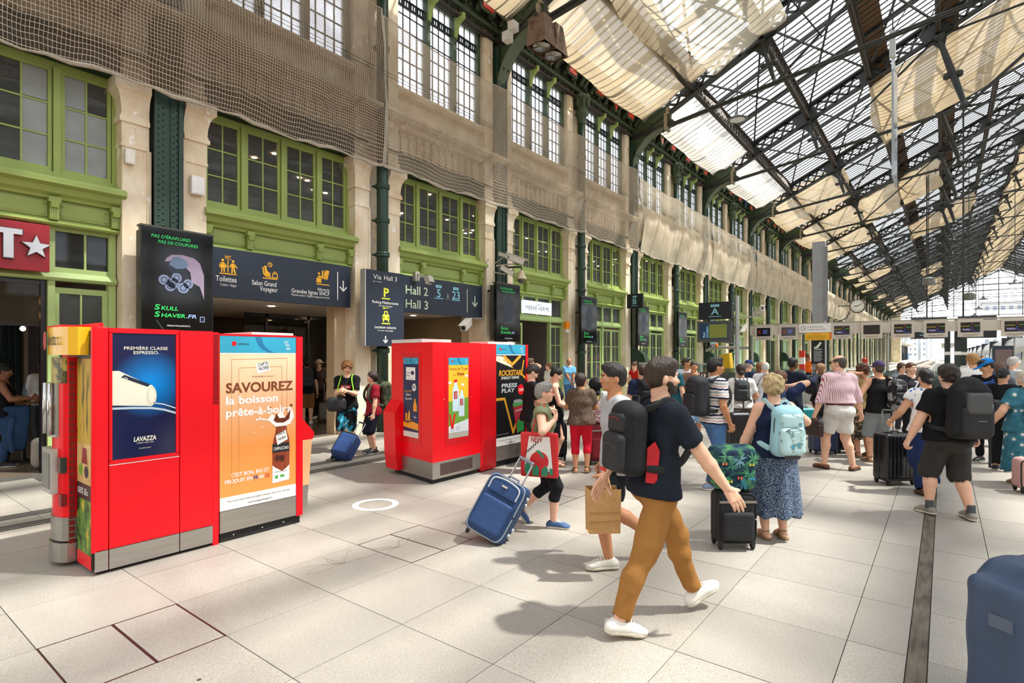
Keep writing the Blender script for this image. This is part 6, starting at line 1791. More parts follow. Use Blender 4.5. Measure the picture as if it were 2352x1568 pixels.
def hand_field(w,d,palm,thumb,H,curl,spread=.05):
 """wrist w, direction d, palm normal (side the fingers close to), thumb direction"""
 s=H/1.75;d=d/np.linalg.norm(d);palm=palm-d*(palm@d);palm/=np.linalg.norm(palm)
 th=thumb-d*(thumb@d)-palm*(thumb@palm);th/=np.linalg.norm(th)
 f=Field(w-.21*s,w+.21*s,.0058*s)
 off=[.033,.011,-.011,-.031];Ls=[(.040,.025,.02),(.044,.028,.021),(.041,.026,.02),(.032,.02,.018)]
 tips=[]
 for i in range(4):
  base=w+d*(.088-.006*abs(i-1))*s+th*off[i]*s
  f.cone(w+d*.012*s+th*off[i]*.6*s,base,.0155*s,.0125*s,.014*s)
  dr=rodr(d,palm,-spread*(i-1.5)*.5*(1 if np.cross(d,palm)@th<0 else -1));p=base
  axis=np.cross(d,palm)
  for j in range(3):
   dr=rodr(dr,axis,curl*(1.0,1.15,.8)[j]*(.85+.1*i))
   q=p+dr*Ls[i][j]*s;f.cone(p,q,(.0105-.0011*j)*s,(.0098-.0012*j)*s,.003*s);p=q
  tips.append(p)
 tb=w+d*.025*s+th*.026*s;td=d*.62+th*.70+palm*.30;td/=np.linalg.norm(td)
 m=tb+td*.042*s;f.cone(tb-td*.012*s,m,.0165*s,.0125*s,.012*s)
 td2=rodr(td,np.cross(td,palm),.35+curl*.5);e=m+td2*.034*s;f.cone(m,e,.0118*s,.0105*s,.004*s)
 td3=rodr(td2,np.cross(td2,palm),.3);f.cone(e,e+td3*.024*s,.0105*s,.0085*s,.003*s)
 return f.extract()
PEOPLE=[]
def person(label,x,y,face,H=1.72,skin='m',top=('tee','#202227'),bot=('pants','#2a3348'),shoes='#e8e6e2',shoe='sneaker',hair=('short','#2a1d14'),lf= None,rf= None,lh= None,rh= None,lw= None,rw= None,w=1.0,belly=0.,fem= False,lean=0.,side=0.,turn=0.,nod=0.,tilt=0.,bob=0.,cap= None,glasses= None,lcurl=.35,rcurl=.35,vox= None,belt= None,watch= None,beard= None,sock= None,face_detail= True,z0=0.,lean_x=0.,group= None,twist=0.,hat= None,sit= False):
 """lf/rf ankle targets, lw/rw wrist targets in body heights (x right, y forward, z up); face = heading in degrees (world, 0 = +x)"""
 d=math.hypot(x,y);vox=vox or (.0125 if d<7 else .016 if d<12 else .022)
 root=empty('person',(x,y,z0),math.radians(face)-math.pi/2,label=label,cat='person',group=group)
 S_=H
 lf=lf or (-.055,.0,.045,8,0);rf=rf or (.055,.0,.045,8,0)
 lw=lw or (-.155,.03,.475);rw=rw or (.155,.03,.475)
 A= lambda p:np.array(p[:3],float)*H
 hz=.525+bob
 pel=np.array([0,0,hz])*H
 up=np.array([math.sin(lean_x),math.sin(lean),0]);up[2]=math.sqrt(max(.05,1-up[0]**2-up[1]**2))
 ct,sn=math.cos(twist),math.sin(twist)
 sx=np.array([ct,sn,0.]);sx=sx-up*(sx@up);sx/=np.linalg.norm(sx);fy=np.cross(up,sx)
 wsh=(.100 if not fem else .090)*(.75+.25*w);whip=(.050 if not fem else .054)
 waist=pel+up*.085*H;chest=pel+up*.185*H;ush=pel+up*.262*H;neck=pel+up*.315*H+fy*.0*H
 shl,shr=pel+up*.272*H-sx*wsh*H,pel+up*.272*H+sx*wsh*H
 hpl,hpr=pel+np.array([-whip,0,-.01])*H,pel+np.array([whip,0,-.01])*H
 al,ar=A(lf),A(rf)
 kl,al=ik(hpl,al,.243*H,.242*H,(-.08,1,0) if lh is None else lh);kr,ar=ik(hpr,ar,.243*H,.242*H,(.08,1,0) if rh is None else rh)
 pol= lambda sg:(.55*sg,-1,-.25)
 el,wl_=ik(shl,A(lw),.168*H,.148*H,pol(-1) if len(lw)<6 else lw[3:6]);er,wr_=ik(shr,A(rw),.168*H,.148*H,pol(1) if len(rw)<6 else rw[3:6])
 hd=neck+up*.012*H;hc=neck+np.array([0,0,.085])*H+fy*.012*H
 g=math.sqrt(w)
 lo=np.min([al,ar,kl,kr,el,er,wl_,wr_,hc,shl,shr],0)-.24;hi=np.max([al,ar,kl,kr,el,er,wl_,wr_,hc,shl,shr],0)+.24
 lo[2]=min(lo[2],-.01)
 B=Field(lo,hi,vox)
 def torso(f,e,k):
  tw=1.42 if not fem else 1.36
  f.cone(pel-up*.005*H,waist,(.062 if not fem else .068)*H*w+e,.053*H*w+e,k,sx,tw)
  f.cone(waist,chest,.053*H*w+e,.062*H*w+e,k,sx,tw);f.cone(chest,ush,.062*H*w+e,.045*H*g+e,k,sx,tw*1.08)
  if belly:f.ell(waist+fy*(.02+.02*belly)*H-up*.02*H,(.085*H*w*(1+.2*belly)+e,(.062+.02*belly)*H*w+e,.09*H+e),k)
  if fem:
   for sg in (-1,1):f.ell(chest+sx*.05*H*sg+fy*.045*H-up*.0*H,(.036*H*g+e,.036*H*g+e,.036*H*g+e),k)
   for sg in (-1,1):f.ell(pel+sx*.045*H*sg-fy*.032*H-up*.012*H,(.048*H*w+e,)*3,k)
  else:
   for sg in (-1,1):f.ell(pel+sx*.042*H*sg-fy*.026*H-up*.016*H,(.046*H*w+e,)*3,k)
 def arm(f,e,sh,elb,wr,f1=1.,f2=1.,k=.02,flare=0.):
  f.cone(ush+(sh-ush)*.35,sh,.040*H*g+e,.034*H*g+e,k*1.5)
  f.cone(sh,sh+(elb-sh)*f1,.0335*H*g+e,(.0335-.0085*f1)*H*g+e+flare,k)
  if f2>0 and f1>=1:
   md=elb+(wr-elb)*.3*min(1,f2/.3);f.cone(elb,md,.0245*H*g+e,.0255*H*g+e,k)
   f.cone(md,elb+(wr-elb)*f2,.0255*H*g+e,.0160*H*g+e+flare,k)
 def leg(f,e,hp,kn,an,f1=1.,f2=1.,k=.02,flare=0.,r0= None):
  f.cone(hp,hp+(kn-hp)*f1,(.052 if not fem else .056)*H*g+e,((.052-.0165*f1)*H*g+e+flare*f1),k)
  if f2>0 and f1>=1:
   bk=-np.array([0,1,0])*.012*H;md=kn+(an-kn)*.32
   f.cone(kn,md+bk,.035*H*g+e,.0335*H*g+e,k);f.cone(md+bk,kn+(an-kn)*f2,.0335*H*g+e,.0215*H+e+flare,k)
 torso(B,0,.03)
 for a in ((shl,el,wl_),(shr,er,wr_)):arm(B,0,*a)
 for a in ((hpl,kl,al),(hpr,kr,ar)):leg(B,0,*a)
 B.cone(ush-up*.01*H,neck+up*.05*H+fy*.008*H,.040*H*g,.0315*H*g,.03)
 for q_ in (shl,shr):B.cone(neck-up*.028*H,q_+(neck-q_)*.12+up*.004*H,.026*H*g,.026*H*g,.03)
 parts=[B.extract()+(0,)]
 ty,nd=math.radians(turn),math.radians(nod);tl=math.radians(tilt)
 hf=rodr(rodr(fy,np.array([0,0,1.]),ty),rodr(sx,np.array([0,0,1.]),ty),nd);hs=rodr(sx,np.array([0,0,1.]),ty);hu=np.cross(hs,hf);hu/=np.linalg.norm(hu)
 if tl:hs=rodr(hs,hf,tl);hu=rodr(hu,hf,tl)
 R=np.stack([hs,hf,hu]);s=H/1.75
 s=s if H>1.45 else s*1.12
 hp_= lambda a,b,c:hc+(hs*a+hf*b+hu*c)*s
 hv=.0085*s if d<9 else .011
 f=Field(hc-.2*s,hc+.2*s,hv)
 f.ell(hp_(0,-.012,.042),(.076*s,.096*s,.082*s),.02,R);f.ell(hp_(0,.020,-.02),(.066*s,.078*s,.09*s),.03,R)
 f.ell(hp_(0,.062,-.078),(.036*s,.030*s,.028*s),.03,R);f.cone(hp_(0,.088,.012),hp_(0,.110,-.022),.009*s,.0145*s,.012);f.ell(hp_(0,.092,.028),(.05*s,.012*s,.010*s),.012,R)
 for sg in (-1,1):
  f.ell(hp_(.031*sg,.094,.010),(.017*s,.013*s,.012*s),.008,R,sub= True);f.ell(hp_(.076*sg,-.008,-.008),(.012*s,.021*s,.034*s),.006,R)
  f.ell(hp_(.045*sg,.068,-.022),(.022*s,.02*s,.02*s),.02,R)
 f.ell(hp_(0,.092,-.052),(.024*s,.012*s,.008*s),.006,R);f.cone(hp_(-.02,.1005,-.0475),hp_(.02,.1005,-.0475),.0028*s,.0028*s,.0,sub= True)
 f.cone(hp_(0,-.02,-.03),neck-up*.02*H,.056*s,.05*s*g,.03)
 P,F=f.extract();parts.append((P,F,0))
 fw= lambda a,b:(b-a)/np.linalg.norm(b-a)
 for wv,elb,sg,cu,spec in ((wl_,el,-1,lcurl,lw),(wr_,er,1,rcurl,rw)):
  dd=fw(elb,wv)
  inward=-sx*sg
  palm=inward if len(spec)<9 else np.array(spec[6:9],float)
  tb=fy if abs(dd@fy)<.85 else np.array([0,0,1.])
  if len(spec)>=12:tb=np.array(spec[9:12],float)
  Ph,Fh=hand_field(wv+dd*.0,dd,palm,tb,H,cu);parts.append((Ph,Fh,0))
 body=place('body',smesh('body',parts,[skinmat(skin)]),root)
 if face_detail:
  for sg in (-1,1):
   e=MB();c=hp_(.031*sg,.0815,.010);e.ball(c,.0108*s,8,6)
   e.build('eye',M('#efe9e2',.2,var=0),root,smooth= True)
   e=MB();c=hp_(.031*sg,.088,.010);e.ball(c,.0062*s,6,4);e.build('iris',M('#2c1c12',.15,var=0),root,smooth= True)
   e=MB();e.tube([hp_(.016*sg,.100,.028),hp_(.032*sg,.101,.033),hp_(.048*sg,.090,.028)],[.003*s,.0045*s,.003*s],5);e.build('eyebrow',hairmat(hair[1]),root,smooth= True)
  mo=MB();mo.tube([hp_(-.023,.093,-.047),hp_(-.009,.1015,-.046),hp_(0,.102,-.0475),hp_(.009,.1015,-.046),hp_(.023,.093,-.047)],[.002*s,.0048*s,.0042*s,.0048*s,.002*s],6)
  mo.tube([hp_(-.019,.094,-.053),hp_(0,.1015,-.056),hp_(.019,.094,-.053)],[.002*s,.0058*s,.002*s],6)
  mo.build('lips',M('#b06a5c',.4,var=.05),root,smooth= True)
 hk,hcol=hair
 if hk!='bald0':
  f=Field(hc-.33*s,hc+.22*s,hv*1.05)
  e={'short':.011,'bald':.004,'crop':.006,'bob':.02,'long':.018,'pony':.010,'bun':.010,'lowbun':.012,'curly':.034,'messy':.024,'thick':.013}.get(hk,.012)*s
  f.ell(hp_(0,-.012,.042),(.076*s+e,.096*s+e,.082*s+e),.0,R);f.ell(hp_(0,-.045,-.012),(.066*s+e*.7,.060*s+e*.7,.070*s),.03,R)
  if hk in ('thick','short','messy'):f.ell(hp_(0,.03,.098),(.066*s,.072*s,(.042 if hk=='thick' else .034)*s),.03,R)
  if hk in ('bob','long'):
   z1=-.075 if hk=='bob' else -.24
   for sg in (-1,1):f.cone(hp_(.060*sg,-.015,.03),hp_(.062*sg,-.02,z1),.028*s,.020*s,.03)
   f.cone(hp_(0,-.055,.02),hp_(0,-.06,z1),.058*s,.036*s,.03,hs,1.2)
  if hk=='pony':f.ell(hp_(0,-.115,.03),(.03*s,)*3,.01);f.cone(hp_(0,-.12,.03),hp_(0,-.14,-.13),.03*s,.014*s,.015)
  if hk=='bun':f.ell(hp_(0,-.105,.075),(.040*s,.036*s,.038*s),.008)
  if hk=='lowbun':f.ell(hp_(0,-.105,-.045),(.05*s,.04*s,.045*s),.01)
  top_={'bald':.10,'crop':.092,'curly':.075,'messy':.082,'bob':.078}.get(hk,.086)
  f.ell(hp_(0,.150,top_-.125),(.105*s,.108*s,.125*s),.006,R,sub= True)
  if hk not in ('bob','long'):
   yb_=.0 if hk!='curly' else .03
   for sg in (-1,1):f.ell(hp_(.098*sg,.062+yb_,-.038),(.05*s,.072*s,.072*s),.006,R,sub= True);f.ell(hp_(.088*sg,-.004,-.03),(.026*s,.026*s,.046*s),.006,R,sub= True)
   f.ell(hp_(0,.03,-.16),(.13*s,.14*s,.105*s),.01,R,sub= True)
   f.cone(hp_(0,-.08,-.17),hp_(0,-.08,-.24),.088*s,.1*s,sub= True)
  if hk=='bald':f.ell(hp_(0,.03,.15),(.085*s,.13*s,.115*s),.006,R,sub= True)
  amp={'curly':.014,'messy':.010,'thick':.005,'short':.003,'bob':.004,'long':.004}.get(hk,.002)
  f.wob(amp*s,95 if hk in ('curly','messy') else 60,ph=x)
  P,F=f.extract();place('hair',smesh('hair',[(P,F,0)],[hairmat(hcol)]),root)
 if beard:
  f=Field(hc-.2*s,hc+.2*s,hv)
  f.ell(hp_(0,.020,-.02),(.070*s,.083*s,.094*s),.0,R);f.ell(hp_(0,.064,-.080),(.042*s,.036*s,.032*s),.03,R)
  f.plane(hp_(0,0,-.004),rodr(hu,hs,-.40));f.ell(hp_(0,.112,-.034),(.034*s,.04*s,.024*s),.006,R,sub= True);f.plane(hp_(0,-.006,0),-hf);f.wob(.003,130)
  P,F=f.extract();place('beard',smesh('beard',[(P,F,0)],[hairmat(beard)]),root)
 if cap:
  f=Field(hc-.26*s,hc+.26*s,hv)
  f.ell(hp_(0,-.010,.050),(.088*s,.110*s,.094*s),.0,R);f.plane(hp_(0,0,.038),-hu)
  P,F=f.extract();cm=place('cap',smesh('cap',[(P,F,0)],[cloth(cap)]),root)
  f=Field(hc-.3*s,hc+.3*s,hv*.8);f.ell(hp_(0,.10,.030),(.078*s,.10*s,.016*s),.0,R)
  f.ell(hp_(0,.0,.035),(.078*s,.095*s,.05*s),.0,R,sub= True)
  P,F=f.extract();place('cap_peak',smesh('cap_peak',[(P,F,0)],[cloth(cap)]),root)
 if hat:
  f=Field(hc-.3*s,hc+.3*s,hv);f.ell(hp_(0,-.01,.075),(.092*s,.11*s,.085*s),.0,R);f.ell(hp_(0,-.01,.05),(.19*s,.2*s,.014*s),.02,R)
  P,F=f.extract();place('hat',smesh('hat',[(P,F,0)],[cloth(hat)]),root)
 if glasses:
  gm=MB()
  for sg in (-1,1):
   c=hp_(.033*sg,.108,.012);gm.tube([c+(hs*math.cos(t)*.024+hu*math.sin(t)*.018)*s for t in np.linspace(0,6.283,13)],.0028*s,5,caps= False)
   gm.tube([hp_(.057*sg,.105,.016),hp_(.08*sg,.06,.014),hp_(.084*sg,-.02,.008)],.0028*s,5)
  gm.tube([hp_(-.01,.111,.015),hp_(.01,.111,.015)],.0028*s,5);gm.build('glasses',M(glasses,.3,var=0),root)
  if glasses in ('#101010','#1a1a1a'):
   ln=MB()
   for sg in (-1,1):ln.ball(hp_(.033*sg,.107,.012),(.022*s,.012*s,.017*s),8,6)
   ln.build('lens',M('#0c0c0c',.08,var=0),root,smooth= True)
 def fit(e): return e
 tk=top[0]
 tm=top[1] if not isinstance(top[1],str) else cloth(top[1])
 e=.011 if d<12 else .013
 hem=top[2] if len(top)>2 else -.03
 if tk!='none':
  f=Field(lo,hi,vox);torso(f,e+.004,.035)
  hm=pel+up*hem*H
  f.cone(waist,hm,.058*H*w+e+.012,(.066 if not fem else .072)*H*w+e+.026,.04,sx,1.42)
  for sg in (-1,1):f.ell(pel+sx*.042*H*sg-fy*.030*H-up*.012*H,(.050*H*w+e+.014,)*3,.03)
  CUTS=[]
  sl_={'vest':(.10,0),'tee':(.62,0),'polo':(.62,0),'less':(0,0),'long':(1,.93),'roll':(1,.62),'cap':(.30,0)}[tk]
  for (sh,elb,wv) in ((shl,el,wl_),(shr,er,wr_)):
   if sl_[0]>0:arm(f,e+.003,sh,elb,wv,sl_[0],sl_[1],.03,.014 if sl_[1]==0 else .006)
   if tk!='less':f.cone(neck-up*.030*H,sh+(neck-sh)*.12+up*.004*H,.026*H*g+e,.027*H*g+e,.03)
   if sl_[0]>0:
    en=sh+(elb-sh)*sl_[0] if sl_[1]==0 else elb+(wv-elb)*sl_[1]
    dv=(elb-sh) if sl_[1]==0 else (wv-elb);dv=dv/np.linalg.norm(dv);rr_=.085*g
    CUTS.append((en,dv,rr_))
   else:f.cone(ush+(sh-ush)*.2,ush+(sh-ush)*.78,.043*H*g+e,.036*H*g+e*.4,.02)
  f.plane(hm,-up)
  for en,dv,rr_ in CUTS:f.cone(en+dv*rr_,en+dv*rr_*1.25,rr_,rr_,sub= True)
  nr=.036 if tk!='less' else .05
  f.cone(neck+up*(.0 if tk!='less' else -.012)*H+fy*.018*H,neck+up*.09*H+fy*.03*H,nr*H*g,nr*H*1.5,sub= True)
  for (sh,elb,wv) in ((shl,el,wl_),(shr,er,wr_)):
   pass
  f.wob(.006,24,ph=x*3)
  f.wob(.0032,52,ph=y*5)
  P,F=f.extract();P=relax(P,F,2,.5)
  nm={'vest':'sleeveless_shirt','tee':'tee_shirt','polo':'polo_shirt','less':'sleeveless_top','long':'long_sleeve_shirt','roll':'shirt','cap':'top'}[tk]
  place(nm,smesh(nm,[(P,F,0)],[tm]),root)
  if tk in ('polo','roll','vest'):
   f=Field(neck-.16,neck+.16,vox*.6);f.cone(neck-up*.016*H,neck+up*.016*H,.048*H*g,.041*H*g,0);f.cone(neck-up*.1*H,neck+up*.1*H,.037*H*g,.037*H*g,sub= True);f.plane(neck+up*.02*H,up);f.plane(neck-up*.022*H,-up)
   P,F=f.extract();place('collar',smesh('collar',[(P,F,0)],[top[3] if len(top)>3 else tm]),root)
 bk=bot[0];bm=bot[1] if not isinstance(bot[1],str) else cloth(bot[1])
 f=Field(lo-.1,hi+.1,vox)
 wz=pel+up*(.055 if bk!='dress' else .0)*H
 if bk in ('pants','jeans','capri','shorts','wide','leggings','knee'):
  ee={'pants':.012,'jeans':.010,'capri':.006,'shorts':.020,'wide':.03,'leggings':.005,'knee':.018}[bk]
  fr_={'pants':(1,.93,.010),'jeans':(1,.95,.012),'capri':(1,.55,.004),'shorts':(.72,0,.024),'wide':(1,.86,.05),'leggings':(1,.22,.002),'knee':(1,.12,.022)}[bk]
  tw=1.42 if not fem else 1.36
  f.cone(pel-up*.01*H,waist-up*.015*H,(.064 if not fem else .070)*H*w+ee*.6+.003,.056*H*w+.008,.03,sx,tw)
  for sg in (-1,1):f.ell(pel+sx*.044*H*sg-fy*.03*H-up*.016*H,(.05*H*w+ee*.5,)*3,.03)
  if belly:f.ell(waist+fy*.03*H-up*.03*H,(.085*H*w,.06*H*w,.07*H),.03)
  for a in ((hpl,kl,al),(hpr,kr,ar)):leg(f,ee,*a,f1=fr_[0],f2=fr_[1],k=.025,flare=fr_[2])
  for a in ((hpl,kl,al),(hpr,kr,ar)):
   end=a[0]+(a[1]-a[0])*fr_[0] if fr_[1]==0 else a[1]+(a[2]-a[1])*fr_[1]
   dirv=(a[1]-a[0]) if fr_[1]==0 else (a[2]-a[1]);dirv=dirv/np.linalg.norm(dirv)
   rr_=(.115+ee)*g
   f.cone(end+dirv*(rr_*.92),end+dirv*(rr_*1.5),rr_*.92,rr_*.92,sub= True) if fr_[2]>.003 else None
  f.plane(wz,up)
  f.wob(.006 if bk not in ('leggings','capri') else .002,26,ph=y)
  f.wob(.004 if bk not in ('leggings','capri') else .001,55,ph=x)
  nm={'pants':'trousers','jeans':'jeans','capri':'cropped_trousers','shorts':'shorts','wide':'wide_trousers','leggings':'leggings','knee':'shorts'}[bk]
 else:
  hz_=bot[2] if len(bot)>2 else .12
  cen=(al+ar)/2;bt=np.array([cen[0]*.6,cen[1]*.6,hz_*H])
  r1=bot[3] if len(bot)>3 else .11
  f.cone(pel,waist-up*.01*H,.074*H*w+.012,.058*H*w+.012,.03,sx,1.38)
  for sg in (-1,1):f.ell(pel+sx*.045*H*sg-fy*.032*H-up*.012*H,(.052*H*w,)*3,.03)
  f.cone(pel-up*.02*H,bt,.078*H*w+.012,r1*H,.03,sx,1.3)
  f.plane(bt,np.array([0,0,-1.]));f.plane(wz,up)
  X,Y,Z=f.pts((slice(None),)*3);an=np.arctan2(Y-0,X-0);k_=np.clip((pel[2]-Z)/(pel[2]-bt[2]),0,1)
  f.D=f.D+.012*k_*np.sin(an*9+1.5*np.sin(an*2))
  nm='dress_skirt' if bk=='dress' else 'skirt'
 P,F=f.extract();P=relax(P,F,2,.5);place(nm,smesh(nm,[(P,F,0)],[bm]),root)
 if belt:
  bl=MB();c=pel+up*.05*H
  pts=[c+sx*math.cos(t)*(.060*H*w+.012)*1.42+fy*math.sin(t)*(.060*H*w+.014) for t in np.linspace(0,6.283,33)]
  for a,b in zip(pts[:-1],pts[1:]):bl.bar(a,b,.006,.032)
  bl.build('belt',M(belt,.5,var=.1),root)
 if watch:
  for hnd in watch:
   elb,wv=(el,wl_) if hnd in 'lL' else (er,wr_)
   dv=fw(elb,wv);c=wv-dv*.03;wm=MB();wm.lathe([(.026*s,-.011),(.029*s,-.006),(.029*s,.006),(.026*s,.011)],c,14,dv);wm.build('wristwatch',M('#2a2725' if hnd.islower() else '#b9b5ae',.3,metal=.4),root)
 sm=shoes if not isinstance(shoes,str) else M(shoes,.6,var=.08,scale=20,bump=.1)
 for an,spec,kn,sg in ((al,lf,kl,-1),(ar,rf,kr,1)):
  yaw,pit=(math.radians(spec[3]) if len(spec)>3 else 0),(math.radians(spec[4]) if len(spec)>4 else 0)
  fd=np.array([math.sin(yaw)*sg,math.cos(yaw),0]);fu=np.array([0,0,1.]);fs=np.cross(fd,fu)
  fd,fu=rodr(fd,fs,pit),rodr(fu,fs,pit)
  bs=an-fu*.045*H
  q= lambda a,b,c:bs+(fs*a+fd*b+fu*c)*s
  Rf=np.stack([fs,fd,fu])
  f=Field(an-.26*s,an+.26*s,.009 if d<9 else .013)
  ft=Field(an-.26*s,an+.26*s,.009 if d<9 else .013)
  def foot(F_,e):
   F_.cone(q(0,-.035,.038),q(0,.10,.034),.034*s+e,.037*s+e,.02);F_.ell(q(.0,.135,.027),(.046*s+e,.06*s+e,.026*s+e),.02,Rf);F_.ell(q(0,-.045,.034),(.035*s+e,.036*s+e,.034*s+e),.02,Rf)
   F_.cone(q(0,-.01,.05),q(0,-.01,.10),.032*s+e,.029*s+e,.02);F_.cone(q(0,.0,.075),q(0,.11,.045),.03*s+e,.026*s+e,.02)
  if shoe in ('sneaker','loafer','hightop'):
   foot(f,.008);f.plane(q(0,0,.022),-fu);f.plane(q(0,-.01,{'sneaker':.088,'loafer':.07,'hightop':.125}[shoe]),rodr(fu,fs,-.12 if shoe!='loafer' else -.05))
   P,F=f.extract();sh_=place('shoe',smesh('shoe',[(P,F,0)],[sm]),root)
   so=Field(an-.26*s,an+.26*s,.009 if d<9 else .013);so.ell(q(0,.125,.014),(.052*s,.075*s,.05*s),.0,Rf);so.ell(q(0,-.04,.014),(.043*s,.048*s,.05*s),.03,Rf);so.cone(q(0,-.03,.014),q(0,.12,.014),.04*s,.046*s,.02)
   so.plane(q(0,0,.030),fu);so.plane(q(0,0,.0),-fu)
   P,F=so.extract();place('sole',smesh('sole',[(P,F,0)],[M('#cfc7b6' if shoe!='loafer' else '#3a2a1e',.7,var=.1)]),sh_)
   if shoe!='loafer' and d<12:
    lc=MB()
    for k in range(4):lc.tube([q(-.026,.050+k*.02,.088-k*.009),q(0,.056+k*.02,.108-k*.0115),q(.026,.050+k*.02,.088-k*.009)],.0042*s,4)
    lc.build('laces',M('#f2f0ea',.8,var=.05),sh_)
   foot(ft,.003 if sock else -.004);ft.plane(q(0,0,.03),-fu)
   if sock:ft.cone(q(0,-.01,.05),q(0,-.012,.16),.035*s*g,.036*s*g,.02);ft.plane(q(0,0,.165),fu)
   P,F=ft.extract();body_f=(P,F)
   place('sock' if sock else 'ankle',smesh('ankle',[(P,F,0)],[cloth(sock) if sock else skinmat(skin)]),root)
  else:
   foot(ft,-.002);ft.plane(q(0,0,.024),-fu)
   for t_ in range(4):ft.cone(q(-.02+.018*t_,.165,.012),q(-.02+.018*t_,.185,.010),.009*s,.009*s,sub= True) if False else None
   P,F=ft.extract();place('foot',smesh('foot',[(P,F,0)],[skinmat(skin)]),root)
   so=Field(an-.26*s,an+.26*s,.009);so.ell(q(0,.125,.014),(.05*s,.085*s,.05*s),.0,Rf);so.ell(q(0,-.04,.014),(.043*s,.048*s,.06*s),.03,Rf);so.cone(q(0,-.03,.014),q(0,.12,.014),.04*s,.044*s,.02);so.plane(q(0,0,.028),fu);so.plane(q(0,0,.0),-fu)
   P,F=so.extract();sh_=place('sandal',smesh('sandal',[(P,F,0)],[M('#8f7a58',.7,var=.15)]),root)
   st=MB()
   for b_,h_ in ((.115,.058),(.055,.085),):st.tube([q(-.052,b_,.02),q(-.036,b_,h_*.8),q(0,b_,h_),q(.036,b_,h_*.8),q(.052,b_,.02)],.007*s,6,flat=.5)
   st.tube([q(.04,.04,.03),q(.036,-.01,.085),q(.0,-.055,.092),q(-.036,-.01,.085),q(-.04,.04,.03)],.006*s,6)
   st.build('sandal_strap',sm,sh_)
 Mx=root.matrix_basis.copy()
 info=dict(root=root,pel=pel,waist=waist,chest=chest,ush=ush,neck=neck,shl=shl,shr=shr,sx=sx,fy=fy,up=up,wl=wl_,wr=wr_,el=el,er=er,hc=hc,H=H,w=w,kl=kl,kr=kr)
 th=math.radians(face)-math.pi/2
 Rz=np.array([[math.cos(th),-math.sin(th),0],[math.sin(th),math.cos(th),0],[0,0,1]]);T=np.array([x,y,z0])
 info['W']= lambda p:Rz@np.array(p)+T
 info['Wd']= lambda p:Rz@np.array(p)
 info['face']=face;info['vox']=vox
 PEOPLE.append(info)
 return info
